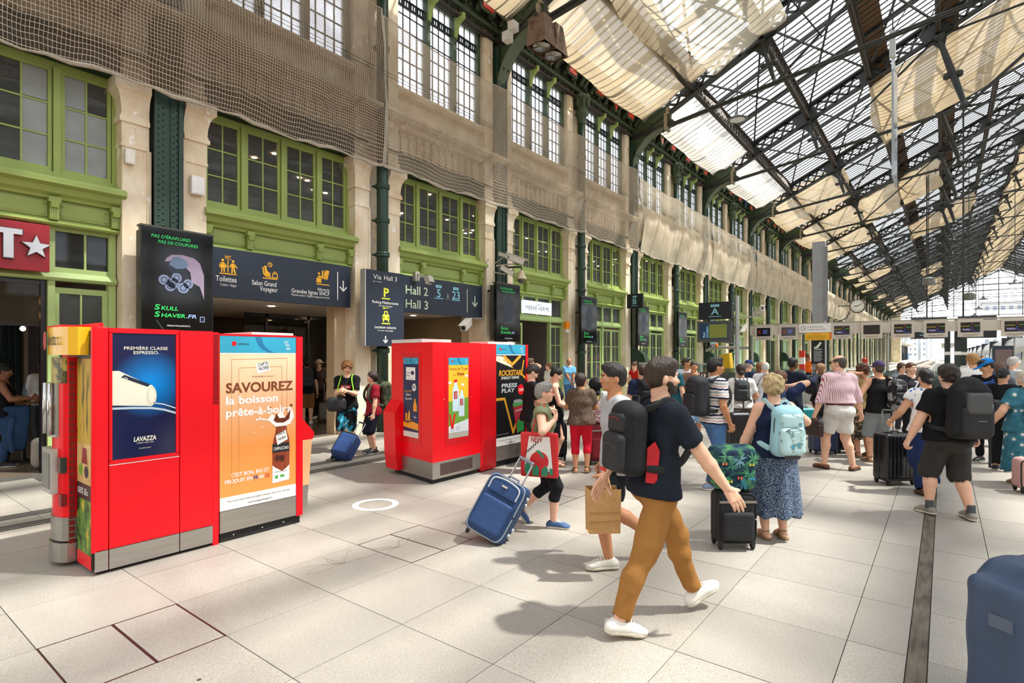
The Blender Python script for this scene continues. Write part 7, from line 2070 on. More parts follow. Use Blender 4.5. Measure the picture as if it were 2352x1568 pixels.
 # bags and luggage
def curve(pts,n=5):
 p=[np.array(q,float) for q in pts];p=[2*p[0]-p[1]]+p+[2*p[-1]-p[-2]];out=[]
 for i in range(1,len(p)-2):
  for k in range(n):
   t=k/n;out.append(.5*(2*p[i]+(p[i+1]-p[i-1])*t+(2*p[i-1]-5*p[i]+4*p[i+1]-p[i+2])*t*t+(3*p[i]-p[i-1]-3*p[i+1]+p[i+2])*t**3))
 return out+[p[-2]]
def attach(name,info,label,cat):
 r=empty(name,info['root'].location[:],info['root'].rotation_euler[2],label=label,cat=cat)
 return r
def soft(parent,name,prims,lo,hi,h,mat,wob=0.):
 f=Field(lo,hi,h)
 for pr in prims:pr(f)
 if wob:f.wob(wob,22)
 P,F=f.extract(); return place(name,smesh(name,[(P,F,0)],[mat]),parent)
def backpack(info,label,col,w=.30,d=.17,h=.46,col2= None,down=.0,one= None,pocket= True,strapcol= None,accents=(),top=0.,rough=.75,strap= True,shift=0.):
 r=attach('backpack',info,label,'backpack')
 H,sx,fy,up=info['H'],info['sx'],info['fy'],info['up']
 mat=col if not isinstance(col,str) else M(col,rough,var=.12,scale=9,bump=.2,bscale=30,spec=.3);m2=(col2 if not isinstance(col2,str) else M(col2,rough,var=.12,scale=9,bump=.2,bscale=30)) if col2 else mat
 sm=M(strapcol or (col if isinstance(col,str) else '#222222'),.8,var=.1)
 c=info['chest']-fy*(.075*H*info['w']+d/2+.012)+up*(.0-down)+sx*shift
 R=np.stack([sx,fy,up]);vx=min(info['vox'],.014)*.9
 q= lambda a,b,e:c+sx*a+fy*b+up*e
 lo,hi=c-.42,c+.42
 soft(r,'pack_body',[lambda f:f.rbox(c,(w/2,d/2,h/2),.075,R,taper=.10,bulge=.12),lambda f:f.ell(q(0,0,h*.40),(w*.42,d*.48,h*.16+top),.04,R)],lo,hi,vx,mat,.003)
 if pocket:soft(r,'pocket',[lambda f:f.rbox(q(0,-d/2-.01,-h*.17),(w*.40,.045,h*.28),.045,R)],lo,hi,vx,m2,.002)
 if pocket:soft(r,'upper_pocket',[lambda f:f.rbox(q(0,-d/2+.01,h*.24),(w*.34,.035,h*.15),.035,R)],lo,hi,vx,m2,.002)
 z=MB();z.tube(curve([q(-w*.47,-d*.18,-h*.30),q(-w*.46,-d*.2,h*.25),q(-w*.3,-d*.22,h*.47),q(0,-d*.22,h*.53),q(w*.3,-d*.22,h*.47),q(w*.46,-d*.2,h*.25),q(w*.47,-d*.18,-h*.30)],3),.005,5);z.build('zip',M('#0e0e10',.5),r)
 z=MB();z.tube([q(-.035,d*.3,h*.5),q(-.03,d*.3,h*.5+.055),q(.03,d*.3,h*.5+.055),q(.035,d*.3,h*.5)],.010,6);z.build('grab_handle',sm,r)
 g=math.sqrt(info['w'])
 if strap:
  for sg in (-1,1):
   if one and sg!=one:continue
   a=info['neck']-up*.03*H+sx*sg*.062*H
   st=MB();path=[q(sg*w*.26,d*.45,h*.44),a-fy*.055*H+up*.012*H,a+up*.034*H*g,a+fy*.062*H*g-up*.01*H,info['chest']+sx*sg*.082*H*g+fy*.088*H*info['w'],info['chest']-up*.08*H+sx*sg*.088*H*info['w']+fy*.05*H,info['chest']-up*.11*H+sx*sg*.096*H*info['w']-fy*.03*H,q(sg*w*.46,d*.4,-h*.36)]
   st.tube(curve(path),.026,8,flat=.35,up=sx);st.build('shoulder_strap',sm,r)
 for (kind,a,b,e,s_,cc) in accents:
  if kind=='patch':MB().hexa(q(a,b,e),sx*s_[0],fy*.004,up*s_[1]).build('patch',M(cc,.6),r)
  if kind=='flap':soft(r,'flap',[lambda f:f.rbox(q(a,b,e),(s_[0],.03,s_[1]),.03,R)],lo,hi,vx,M(cc,.7,var=.1),.003)
  if kind=='bottle':
   MB().lathe([(.033,0),(.035,.01),(.035,.16),(.014,.20),(.014,.22)],q(a,b,e),12,up).build('bottle',glassmat('#bfe0f2',.5),r);MB().lathe([(.016,.22),(.016,.245)],q(a,b,e),10,up).build('bottle_cap',M('#2d7fd0',.4),r)
  if kind=='strap':
   MB().bar(q(a,b,e),q(a+s_[0],b,e+s_[1]),.025,.006,fy).build('loose_strap',sm,r)
  if kind=='zip2':MB().tube(curve([q(-s_[0],b+.012,e),q(-s_[0]*.9,b,e+s_[1]*.7),q(0,b-.003,e+s_[1]),q(s_[0]*.9,b,e+s_[1]*.7),q(s_[0],b+.012,e)]),.004,5).build('zip',M(cc,.5),r)
 return r
def suitcase(label,x,y,front,w,d,h,col,style='hard',z_axis=(0,0,1),handle=.42,col2= None,wheels=4,zoff=0.,name='suitcase',rough=.35,metal=0.):
 """front = heading (degrees) of the broad face; z_axis = lean"""
 r=empty(name,(x,y,zoff),label=label,cat='suitcase')
 Z=V(z_axis).normalized();f0=V(math.cos(math.radians(front)),math.sin(math.radians(front)),0);Yb=-(f0-Z*f0 .dot(Z)).normalized();Xr=Yb.cross(Z)
 r.matrix_basis=Matrix(((Xr.x,Yb.x,Z.x,x),(Xr.y,Yb.y,Z.y,y),(Xr.z,Yb.z,Z.z,zoff),(0,0,0,1)))
 b0=.055;mat=col if not isinstance(col,str) else M(col,rough,metal=metal,var=.08,scale=6,bump=.05 if style=='hard' else .25,bscale=40,spec=.5)
 m2=M(col2,.6) if col2 else M('#1c1c1e',.6)
 rad=.05 if style=='hard' else .06
 soft(r,'shell',[lambda f:f.rbox((0,0,b0+h/2),(w/2,d/2,h/2),rad)],(-w/2-.04,-d/2-.04,0),(w/2+.04,d/2+.04,h+b0+.04),.012,mat)
 if style=='hard':
  for k in range(7):
   xx=-w/2+.06+(w-.12)*k/6;soft(r,'rib',[lambda f:f.rbox((xx,0,b0+h/2),(.012,d/2+.006,h/2-.03),.011)],(xx-.03,-d/2-.03,0),(xx+.03,d/2+.03,h+b0+.03),.010,mat)
  MB().box(-w/2-.003,w/2+.003,-.006,.006,b0+.03,b0+h-.03).build('zip_seam',m2,r)
 else:
  soft(r,'front_pocket',[lambda f:f.rbox((0,-d/2-.005,b0+h*.36),(w*.40,.035,h*.27),.03)],(-w/2,-d/2-.06,0),(w/2,0,h),.011,mat)
  if style=='soft2':soft(r,'top_pocket',[lambda f:f.rbox((0,-d/2-.003,b0+h*.80),(w*.37,.028,h*.12),.027)],(-w/2,-d/2-.06,0),(w/2,0,h+.1),.011,mat)
  pp=MB();rr_=[]
  for t in np.linspace(0,6.283,33):
   cx_,cz_=math.cos(t),math.sin(t);ex=.3
   rr_.append(((w/2-.012)*np.sign(cx_)*abs(cx_)**ex,-d/2+.012,b0+h/2+(h/2-.012)*np.sign(cz_)*abs(cz_)**ex))
  pp.tube(rr_,.008,6,caps= False);pp.build('piping',m2,r,smooth= True)
 if style=='soft1':MB().box(-w*.46,w*.46,-d/2-.012,-d/2,b0+h*.80,b0+h*.84).build('trim_band',M('#8b837c',.5),r)
 if style=='soft2':
  MB().tube(curve([(-w*.36,-d/2-.02,b0+h*.72),(-w*.33,-d/2-.03,b0+h*.90),(0,-d/2-.03,b0+h*.95),(w*.33,-d/2-.03,b0+h*.90),(w*.36,-d/2-.02,b0+h*.72)]),.008,6).build('pale_piping',M('#c9ced4',.6),r)
  MB().box(-.03,.03,-d/2-.05,-d/2-.03,b0+h*.83,b0+h*.86).build('badge',M('#c2bcae',.4,metal=.5),r)
  for zz in (.2,.3,.74,.84):MB().lathe([(.022,0),(.022,.014),(.014,.02)],(w/2,-.01 if zz in (.2,.84) else .05,b0+h*zz),10,(1,0,0)).build('stud',M('#d0d4d8',.3,metal=.6),r)
 for i,(sx_,sy_) in enumerate(((-1,-1),(1,-1),(-1,1),(1,1))):
  if wheels==2 and sy_>0:continue
  yy=sy_*d*.36 if wheels==4 else 0.
  MB().lathe([(.026,-.012),(.028,0),(.026,.012)],(sx_*w*.40,yy,.03),12,(1,0,0)).build('wheel',RUBBER,r);MB().box(sx_*w*.40-.018,sx_*w*.40+.018,yy-.022,yy+.022,.03,b0+.03).build('wheel_housing',m2,r)
 if handle:
  for sg in (-1,1):MB().tube([(sg*w*.18,d*.40,b0+h-.05),(sg*w*.18,d*.40,b0+h+handle)],.010,8).build('handle_tube',M('#b9bbbd',.25,metal=.8),r)
  MB().tube([(-w*.2,d*.40,b0+h+handle),(w*.2,d*.40,b0+h+handle)],.016,8).build('grip',m2,r)
 MB().tube([(-.06,0,b0+h-.005),(-.05,0,b0+h+.025),(.05,0,b0+h+.025),(.06,0,b0+h-.005)],.012,6).build('carry_handle',m2,r)
 return r
def shoulder_bag(info,label,col,c,size,path,name='shoulder_bag',rot=0.,cat='bag',mat= None):
 """c, path in the person's local frame (metres)"""
 r=attach(name,info,label,cat);mt=mat or M(col,.6,var=.12,scale=9,bump=.2);w,d,h=size
 R=np.array([[math.cos(rot),math.sin(rot),0],[-math.sin(rot),math.cos(rot),0],[0,0,1.]])
 c=np.array(c,float);soft(r,'bag_body',[lambda f:f.rbox(c,(w/2,d/2,h/2),min(w,d,h)*.35,R,bulge=.2)],c-.4,c+.4,.012,mt,.004)
 if path:MB().tube(curve(path),.016,7,flat=.4).build('strap',mt,r)
 MB().tube([c+R.T@np.array(p) for p in ((-w*.4,-d*.52,h*.2),(0,-d*.56,h*.24),(w*.4,-d*.52,h*.2))],.006,5).build('zip',M('#b9b4a8',.4,metal=.4),r)
 return r
 # the people in the hall, nearest first
AW=37.7;RT=-52.3;LF=127.7;TC=217.7
khaki=person('bearded man striding right in a black T-shirt and tan trousers',3.56,1.53,-33,1.79,'l',('tee','#1c222c',-.035),('pants','#9c6d38'),M('#e4e1da',.5,var=.1),hair=('thick','#33241a'),beard='#2f221a',lf=(-.05,.205,.075,0,24),rf=(.05,-.185,.06,8,-10),lw=(-.19,-.155,.46),rw=(.20,.195,.49),bob=-.004,lean=.05,turn=-14,watch='lr',lcurl=.22,rcurl=.18,lh=(-.05,1,.0),rh=(.05,1,0),vox=.011)
backpack(khaki,'black backpack with a small red tag on the bearded man in tan trousers','#1b1b1d',.29,.17,.46,'#232325',down=.03,accents=(('patch',-.05,-.146,-.20,(.035,.012),'#c32b25'),('zip2',0,-.108,.11,(.07,.035),'#8c1f25'),('zip2',0,-.139,-.10,(.075,.08),'#3c3c40')))
rt=attach('hanging_tag',khaki,'red cloth hanging at the waist of the man in tan trousers','cloth');c_=khaki['waist']+np.array([.14,-.13,.06]);MB().prism([(-.04,-.16),(.03,-.17),(.05,.04),(.02,.10),(-.03,.06)],c_,V(.3,1,0).normalized(),UZ,-.006,.006).build('cloth',M('#c01722',.7,var=.2,scale=12),rt)
grey=person('dark haired man in a light grey T-shirt walking left with a paper bag',4.36,2.22,136,1.77,'t',('tee','#a9aaac',-.05),('shorts','#1b1c20'),M('#c9c6bd',.6,var=.15),hair=('short','#1f1812'),lf=(-.05,.06,.05,0,0),rf=(.05,-.19,.12,0,-35),lw=(-.17,.12,.455),rw=(.17,.02,.47),bob=-.02,lean=.03,lcurl=.75,turn=-4,vox=.011)
pb=empty('paper_bag',label='brown paper carrier bag held by the man in the grey T-shirt',cat='bag');wv=V(*grey['W'](grey['wl']));bc=V(wv.x-.02,wv.y+.02,wv.z-.10)
dx=V(math.cos(math.radians(-48)),math.sin(math.radians(-48)),0);dy=V(-dx.y,dx.x,0);KR=M('#b58b58',.8,var=.10,scale=7,bump=.3,bscale=14)
def corner(a,b,c): return bc+dx*a+dy*b+UZ*c
q=MB();q.add([corner(-.125,-.07,-.37),corner(.125,-.07,-.37),corner(.125,.07,-.37),corner(-.125,.07,-.37),corner(-.13,-.075,-.02),corner(.13,-.075,-.02),corner(.13,.075,-.02),corner(-.13,.075,-.02),corner(-.118,0,-.36),corner(-.105,0,-.04),corner(.118,0,-.36),corner(.105,0,-.04)],[(3,2,1,0),(0,1,5,4),(2,3,7,6),(0,4,9,8),(8,9,7,3),(1,10,11,5),(10,2,6,11)]);q.build('bag_body',KR,pb)
for s_ in (-1,1):MB().tube([corner(-.05,.07*s_,-.03),corner(-.04,.03*s_,.05),corner(0,.01*s_,.085),corner(.04,.03*s_,.05),corner(.05,.07*s_,-.03)],.006,6).build('handle',KR,pb)
q=MB();q.bar(corner(-.128,-.0725,-.27),corner(.128,-.0725,-.268),.002,.004);q.bar(corner(-.128,-.0732,-.2),corner(.128,-.0732,-.198),.002,.003);q.build('fold',M('#94703f',.8),pb)
tote_w=person('short grey haired woman in a sleeveless olive shirt pulling a blue suitcase',4.88,3.36,-62,1.53,'l',('vest','#7d8262',-.13),('leggings','#1e1f22'),M('#3b5a86',.7,var=.15),hair=('short','#8f8a85'),glasses='#c0202a',fem= True,w=1.04,lf=(-.045,-.15,.10,0,-50),rf=(.045,.08,.045,4,0),lw=(-.15,-.10,.455),rw=(.095,.085,.735,1.0,-.3,-.6,-.3,-.9,.2),bob=-.012,turn=8,watch='L',rcurl=.5,lcurl=.8)
tb_=attach('tote_bag',tote_w,'red shopping tote bag with white and green print hanging from the shoulder','bag')
tp=Panel((.135,-.185,.47),(.18,.98,0),(0,0,1),.36,.40,tb_,.009);o_=V(.135,-.185,.47)
soft(tb_,'bag_body',[lambda f:f.rbox((.195,-.01,.78),(.022,.20,.23),.02,np.array([[.98,-.18,0],[.18,.98,0],[0,0,1.]]),bulge=0)],(.0,-.32,.45),(.42,.32,1.1),.010,M('#cf2226',.55,var=.1,scale=8,bump=.25,bscale=14))
tp=Panel(V(.184,-.212,.56),(.18,.98,0),(0,0,1),.40,.44,tb_,.004)
tp.poly('print',[(.12,.20),(.88,.12),(.80,.93),(.25,.93)],M('#e9e6e0',.6,var=.03));tp.disc('print',.52,.36,.10,M('#cf2226',.6),.005)
tp.polys('print',[[(.14,.06),(.26,.05),(.30,.22),(.22,.34),(.13,.25)],[(.34,.03),(.50,.02),(.52,.20),(.44,.28),(.34,.18)],[(.58,.02),(.74,.02),(.76,.18),(.68,.27),(.58,.16)],[(.78,.06),(.88,.06),(.88,.2),(.8,.22)],[(.42,.60),(.55,.50),(.60,.42),(.66,.48),(.52,.62)]],M('#2f8a63',.6,var=.05),.006)
tp.polys('print',[[(.16+.06*k,.52+.05*k),(.18+.06*k,.51+.05*k),(.21+.06*k,.60+.05*k),(.19+.06*k,.61+.05*k)] for k in range(6)],INK,.006)
tp.text('NEW',.30,.80,M('#b01a1e',.5,var=0),w=.12,cap=.055,d=.006,bold=.02)
for s_ in (-.09,.09):MB().tube([(.195,s_,.99),(.18,s_*.7,1.1),(.135,s_*.4,1.27),(.08,s_*.3,1.285)],.012,6,flat=.4).build('strap',M('#cf2226',.6),tb_)
suitcase('blue soft suitcase tilted on two wheels behind the woman with the tote bag',4.09,3.54,196,.42,.26,.60,'#1f3f6d','soft2',z_axis=(.46,-.26,.86),handle=.24,wheels=2,rough=.7,col2='#8d959c')
SKP=P2('#1c2a47','#8fa3b8','noise',130,.54,.04,.9,c3='#c9b44a',thr3=.72,key='skirtprint')
blonde=person('blonde woman with a pale blue backpack and long speckled skirt, hand to ear',5.93,1.32,40,1.60,'l',('less','#1a2440',-.02),('skirt',SKP,.15,.125),M('#8b7a58',.7),'sandal',('curly','#b59d72'),fem= True,w=1.22,turn=-28,rw=(.115,.075,.80,1.0,-.2,-.8,-.5,.2,.3),lw=(-.20,.06,.49),rcurl=.3,watch='lr')
backpack(blonde,'pale blue backpack with a grey flower print on the blonde woman','#9cc8d2',.30,.16,.46,P2('#b7d8db','#7d8c83','noise',16,.58,.04,.8,c3='#3fa3bd',thr3=.66,key='flowers'),down=.06,strapcol='#a8d0d8',accents=(('patch',0,-.09,-.21,(.07,.03),'#3a3236'),('zip2',0,-.128,-.05,(.09,.10),'#2c3238')))
suitcase('black cabin suitcase with a grey band beside the blonde woman',5.43,1.57,218,.37,.23,.48,'#1e1e21','soft1',handle=.0,wheels=4,rough=.8)
cu=empty('cushion_bag',label='square bag with tropical leaf and butterfly print on top of the black cabin suitcase',cat='bag')
TRP=P2('#14233f','#1f4a55','noise',11,.45,.06,.7,c3='#4f8a55',thr3=.58,stretch=(1,1,1.8),key='tropic',det=6.)
cR=np.array([[math.cos(math.radians(-52)),math.sin(math.radians(-52)),0],[-math.sin(math.radians(-52)),math.cos(math.radians(-52)),0],[0,0,1.]])
soft(cu,'bag_body',[lambda f:f.rbox((5.42,1.58,.755),(.205,.11,.205),.07,cR,bulge=.25)],(5.1,1.25,.48),(5.75,1.95,1.05),.012,TRP,.006)
cp_=Panel(V(5.42,1.58,.755)-V(.611,-.79,0)*.20-V(.79,.61,0)*.138-UZ*.2,(.611,-.79,0),UZ,.4,.4,cu,.004)
rb=random.Random(3)
def leaf_poly(a,b,ang,ln,wd):
 u=(math.cos(ang),math.sin(ang));n_=(-u[1],u[0]); return [(a,b),(a+u[0]*ln*.4+n_[0]*wd,b+u[1]*ln*.4+n_[1]*wd),(a+u[0]*ln,b+u[1]*ln),(a+u[0]*ln*.4-n_[0]*wd,b+u[1]*ln*.4-n_[1]*wd)]
for (a,b,col) in ((.18,.28,'#2f8f5a'),(.55,.72,'#7fb3c4'),(.75,.40,'#4a9a70'),(.35,.60,'#3b7f6b'),(.25,.80,'#6fb08a'),(.60,.18,'#2f7f8f'),(.85,.75,'#5fa37a')):
 cp_.polys('print',[leaf_poly(a,b,rb.uniform(0,6.28),.19,.018) for _ in range(11)],M(col,.7,var=.1),.012)
for (a,b,col) in ((.20,.62,'#f0792a'),(.55,.30,'#ee6a2a'),(.82,.60,'#d8d23a'),(.83,.28,'#3f9fe0'),(.32,.22,'#d8d23a')):
 cp_.polys('print',[[(a,b),(a-.05,b+.05),(a-.055,b-.03)],[(a,b),(a+.05,b+.05),(a+.055,b-.03)]],M(col,.6,var=0),.015)
STP=stripes('#e7e4de','#232a45',.115,.22,c3=((.18,'#a32a33'),(.24,'#e7e4de'),(.42,'#a9a9a8'),(.62,'#e7e4de')))
young=person('young black haired man in a striped polo shirt and jeans with hand in pocket',7.69,2.47,-38,1.77,'t',('polo',STP,-.03,M('#e9e7e2',.8)),('jeans',DENIM['mid']),M('#7d8fa8',.6,var=.2),hair=('thick','#0d0c0c'),rw=(.135,.045,.50),rcurl=.7,lw=(-.15,.10,.50),lf=(-.05,.10,.045,0,0),rf=(.055,-.08,.045,10,0),turn=-5)
backpack(young,'large black backpack on the young man in the striped polo','#26272b',.31,.22,.52,'#1c1d20',down=.02)
bigm=person('stocky man seen from behind in black T-shirt and black denim shorts',7.87,-.05,32,1.69,'l',('tee','#141416',-.02),('knee',M('#2c2a28',.85,var=.35,scale=7)),M('#8b8478',.7,var=.2),'hightop',('messy','#2c2019'),lf=(-.085,.07,.05,10,-4),rf=(.095,-.05,.05,10,0),w=1.38,belly=.4,sock='#55575a',lw=(-.235,.05,.475),rw=(.235,.10,.49),watch='l',lcurl=.8,rcurl=.7,turn=0)
backpack(bigm,'black hiking backpack with a grey flap and water bottle on the stocky man','#19191b',.38,.23,.56,'#202022',down=.0,top=.06,accents=(('flap',.0,-.155,.10,(.12,.11),'#4a4b4d'),('bottle',.20,.0,-.10,0,0),('strap',.19,-.02,-.26,(.0,-.32),'#111111'),('patch',.02,-.172,-.08,(.04,.004),'#77777a')))
PNK=stripes('#e9d3d6','#a85a6b',.022,.32,(.79,-.61,.0))
bald=person('bald man in a pink striped shirt and white shorts seen from behind',10.10,1.30,44,1.80,'l',('roll',PNK,.055),('shorts','#dcd9d2'),'#7a4a2c','loafer',('bald','#4a4038'),w=1.28,belly=.3,belt='#5a2c22',turn=34,lf=(-.10,.06,.045,12,0),rf=(.09,-.05,.045,60,0),lw=(-.21,.02,.49),rw=(.225,.02,.475),lcurl=.85,rcurl=.4,glasses='#101010',watch='L')
shoulder_bag(bald,'small dark brown briefcase in the left hand of the bald man','#3a2a26',(-.40,.03,.66),(.10,.34,.27),[(-.40,-.05,.79),(-.385,-.04,.84),(-.385,.08,.84),(-.40,.09,.79)],'briefcase')
suitcase('dark navy ribbed suitcase behind the bald man',11.55,1.75,218,.44,.27,.58,'#1f2f55','hard',handle=.0)
capm=person('man in a purple cap and black sleeveless top with a camouflage backpack',11.2,.86,36,1.70,'m',('less','#161618',-.035),('knee','#7f868a'),'#2b2522','sandal',('crop','#4a3b30'),cap='#453a5c',w=1.12,lf=(-.07,.03,.045,10,0),rf=(.07,0,.045,12,0),rw=(.16,.17,.63),lw=(-.17,.12,.62))
backpack(capm,'black and grey camouflage backpack hanging from one shoulder of the man in the purple cap',P2('#202022','#8d8d90','noise',9,.54,.04,.8,key='camo'),.29,.17,.46,down=.06,one=1,shift=.15,strapcol='#1d1d20',accents=(('strap',-.1,.0,-.2,(.0,-.25),'#111111'),))
LEO=P2('#1c1410','#5b493c','voronoi',38,.30,.06,.9,key='leopard')
redp=person('woman in a leopard print top and red cropped trousers standing with arms crossed',7.43,4.40,30,1.52,'t',('tee',LEO,-.04),('capri','#c3142c'),'#3a3128','sandal',('bob','#2c1a12'),fem= True,w=1.15,rw=(.02,.14,.66,1,-.4,-.3),lw=(-.02,.15,.64,-1,-.4,-.3),turn=-38,rf=(.06,0,.055,14,0))
suitcase('dark red suitcase with a grey handle standing behind the woman in red trousers',8.22,4.55,230,.42,.27,.62,'#7d1220','soft1',handle=.0,rough=.8)
lb_=empty('print_bag',label='black and white patterned bag on the dark red suitcase',cat='bag');soft(lb_,'bag_body',[lambda f:f.rbox((8.22,4.55,.86),(.17,.11,.17),.06,bulge=.2)],(7.9,4.2,.6),(8.5,4.9,1.15),.014,P2('#1c1717','#d9cfca','voronoi',26,.35,.05,.8,c3='#a85a5a',thr3=.62));MB().tube([(8.1,4.5,1.0),(8.12,4.5,1.12),(8.3,4.55,1.12),(8.34,4.6,1.0)],.012,6).build('handle',M('#b08a5a',.6),lb_)
suitcase('black suitcase with its handle up left of the woman in red trousers',8.05,5.30,228,.40,.26,.60,'#17171a','soft',handle=.32,rough=.8)
gl=person('young man in glasses and a black T-shirt looking down',6.98,5.02,-38,1.66,'l',('tee','#141416',-.05),('pants','#2b2d33'),hair=('short','#2a1c14'),glasses='#101011',nod=-34,rw=(.05,.18,.58),lw=(-.05,.18,.58))
bun=person('dark haired woman with a bun in a black dress looking down',7.65,5.02,-60,1.60,'l',('less','#131316',-.03),('skirt','#131316',.3,.10),'#2a2522','sandal',('bun','#120d0c'),fem= True,nod=-30,rw=(.06,.18,.58),lw=(-.06,.18,.58))
person('man in sunglasses and navy T-shirt with ochre shorts shading his eyes',11.33,8.2,-40,1.72,'l',('tee','#243249',-.04),('knee','#c99a3e'),'#d8d4cc',hair=('short','#5a3f28'),glasses='#101010',rw=(.06,.10,.91,1,-.1,-.3),lw=(-.14,.10,.53),watch='l')
person('brown haired boy in a white top near the cafe door',14.0,9.4,150,1.58,'l',('tee','#e9e7e4'),('pants','#5c5f66'),hair=('bob','#7a5230'))
person('man in a light blue polo shirt standing beside the downpipe',15.85,9.85,235,1.70,'t',('polo','#6fb0de',-.04,M('#eceae6',.8)),('jeans',DENIM['mid']),'#2c2a28',hair=('bald','#3a3028'),rw=(.02,.15,.53),lw=(-.02,.16,.53),turn=-20)
person('small fair haired girl in pink beside the stroller',15.65,7.55,-45,1.02,'l',('tee','#e0b4b0'),('shorts','#c98f8f'),hair=('pony','#b98a52'),face_detail= False)
person('woman in a red top bending over near the girl in pink',16.5,7.6,160,1.66,'l',('cap','#c8231f'),('pants','#2b2b30'),hair=('bun','#5c3a22'),fem= True,lean=.5,lw=(-.15,.30,.55),rw=(.15,.30,.55))
navy_m=person('man in a navy shirt with a dark backpack partly hidden behind the bearded man',8.95,4.08,40,1.64,'l',('tee','#232d47',-.04),('jeans',DENIM['dark']),hair=('short','#3a2a1e'))
backpack(navy_m,'dark backpack on the navy shirted man behind the bearded man','#16171b',.28,.16,.44)
teal=person('man with glasses in a teal T-shirt and pale jeans facing right',11.1,4.42,-15,1.70,'l',('tee','#1d5560',-.05),('jeans',DENIM['light']),hair=('short','#8a6b4a'),glasses='#3a3a3a',rw=(.17,.03,.475),watch='R',lf=(-.05,.06,.045,0,0))
backpack(teal,'black backpack on the man in the teal T-shirt','#1b1d20',.26,.15,.42)
person('tanned man with shaved head in a brown T-shirt holding his hand to his mouth',11.75,4.2,205,1.68,'t',('tee','#8d6c5c',-.05),('knee',DENIM['light']),'#edebe6',hair=('crop','#3a2f28'),w=1.12,lw=(-.02,.12,.815,-.5,.2,-1),rw=(.12,.13,.64),nod=-12,watch='l')
person('man in a pale striped shirt standing behind the brown T-shirt man',12.8,4.75,215,1.74,'t',('tee',stripes('#d3d8de','#8fa0b3',.04,.3,(.6,-.8,0)),-.05),('pants','#4a505c'),hair=('short','#3a2d25'),turn=60)
person('girl with dark bobbed hair in a white top behind the gates queue',14.1,4.62,220,1.50,'l',('tee','#e4e2e0'),('jeans',DENIM['mid']),hair=('bob','#120f0f'),fem= True,nod=-12)
wide=person('woman in a white T-shirt and wide olive trousers with a grey backpack',10.48,2.89,20,1.64,'m',('tee','#e6e4e0',-.005),('wide','#4b4539'),'#d9d4cc',hair=('lowbun','#2a1c14'),fem= True,w=1.12,rf=(.06,-.05,.045,10,0),lw=(-.15,.12,.52),rw=(.12,.17,.62))
backpack(wide,'grey and black backpack on the woman in wide olive trousers','#3c3d3f',.26,.15,.36,'#2a2b2d',accents=(('strap',.02,-.03,-.17,(.0,-.3),'#111111'),('patch',.04,-.125,-.06,(.04,.012),'#c9c9c9')))
pg=empty('carrier_bag',label='white carrier bag with a round printed mark between the striped polo and olive trousers',cat='bag');MB().prism([(-.14,-.19),(.14,-.18),(.15,.17),(-.13,.18)],(9.98,3.02,.94),V(.611,-.79,0),UZ,-.03,.03).build('bag_body',M('#e4e0da',.6,var=.06,bump=.3,bscale=12),pg);p=Panel(V(9.98,3.02,.94)+V(-.79,-.611,0)*.032-V(.611,-.79,0)*.14-UZ*.19,(.611,-.79,0),UZ,.28,.37,pg,.003);p.disc('print',.5,.5,.11,INK,hole=.94);p.text('PRGT',.5,.47,INK,w=.14,cap=.045,align='C')
suitcase('tall black ribbed suitcase beside the white carrier bag',9.6,2.70,228,.36,.26,.80,'#1d1d1f','hard',handle=.0)
person('man in a navy cap and navy T-shirt facing right',13.64,3.6,-30,1.68,'l',('tee','#27344e'),('pants','#3c3f48'),hair=('crop','#9a8d80'),cap='#22335c',nod=-14)
person('woman with long auburn hair behind the white haired man',14.9,3.66,-30,1.62,'l',('tee','#5a4a48'),('pants','#3a3a40'),hair=('long','#7a4a28'),fem= True,nod=-14)
whm=person('white haired man in a white shirt seen from behind',12.82,3.03,20,1.66,'l',('roll','#dedde2',-.06),('pants','#7b756c'),hair=('bald','#d9d5cf'),w=1.15)
shoulder_bag(whm,'brown leather bag with a tan strap behind the white haired man','#5b4232',(-.24,-.06,.98),(.12,.3,.24),[(-.2,-.1,1.1),(-.1,-.14,1.32),(.0,-.08,1.40)])
boy=person('boy with brown hair in a navy polo scratching his head',8.72,1.86,-5,1.58,'l',('polo','#1c2747',-.04),('knee','#3a4256'),hair=('bob','#5f4128'),rw=(.07,.03,.86,1,.3,-.2),lw=(-.14,.1,.52),turn=-10)
backpack(boy,'blue backpack with tan straps on the boy in the navy polo','#2c3c63',.28,.16,.42,strapcol='#7a4a30')
dkm=person('man in a dark suit jacket holding out a phone',12.08,2.36,-28,1.76,'d',('long','#1c2233',-.10),('pants','#1e2433'),'#1a1a1c','loafer',('crop','#0f0d0c'),rw=(.10,.26,.80,.4,-.3,-1),rcurl=.5)
ph_=empty('phone',label='dark phone held out by the man in the suit jacket',cat='phone');wv=V(*dkm['W'](dkm['wr']));pd=V(math.cos(math.radians(-28)),math.sin(math.radians(-28)),0);MB().hexa(wv+pd*.10+UZ*.03,pd*.075,V(-pd.y,pd.x,0)*.036,UZ*.005).build('case',BLACK,ph_);MB().hexa(wv+pd*.10+UZ*.036,pd*.07,V(-pd.y,pd.x,0)*.032,UZ*.001).build('display',M('#33404f',.1,var=0),ph_)
gir=person('girl with long light brown hair in a black top',13.55,2.1,-35,1.62,'l',('tee','#151518'),('pants','#2a2b31'),hair=('long','#8a6540'),fem= True)
backpack(gir,'small black backpack on the girl with long light brown hair','#15161a',.26,.15,.38)
suitcase('bright teal ribbed suitcase with its handle up',14.4,2.55,222,.42,.26,.52,'#148c92','hard',handle=.40)
FLO=P2('#2e2a22','#6f6452','noise',22,.5,.06,.9,c3='#c4a07a',thr3=.62,key='curlyskirt')
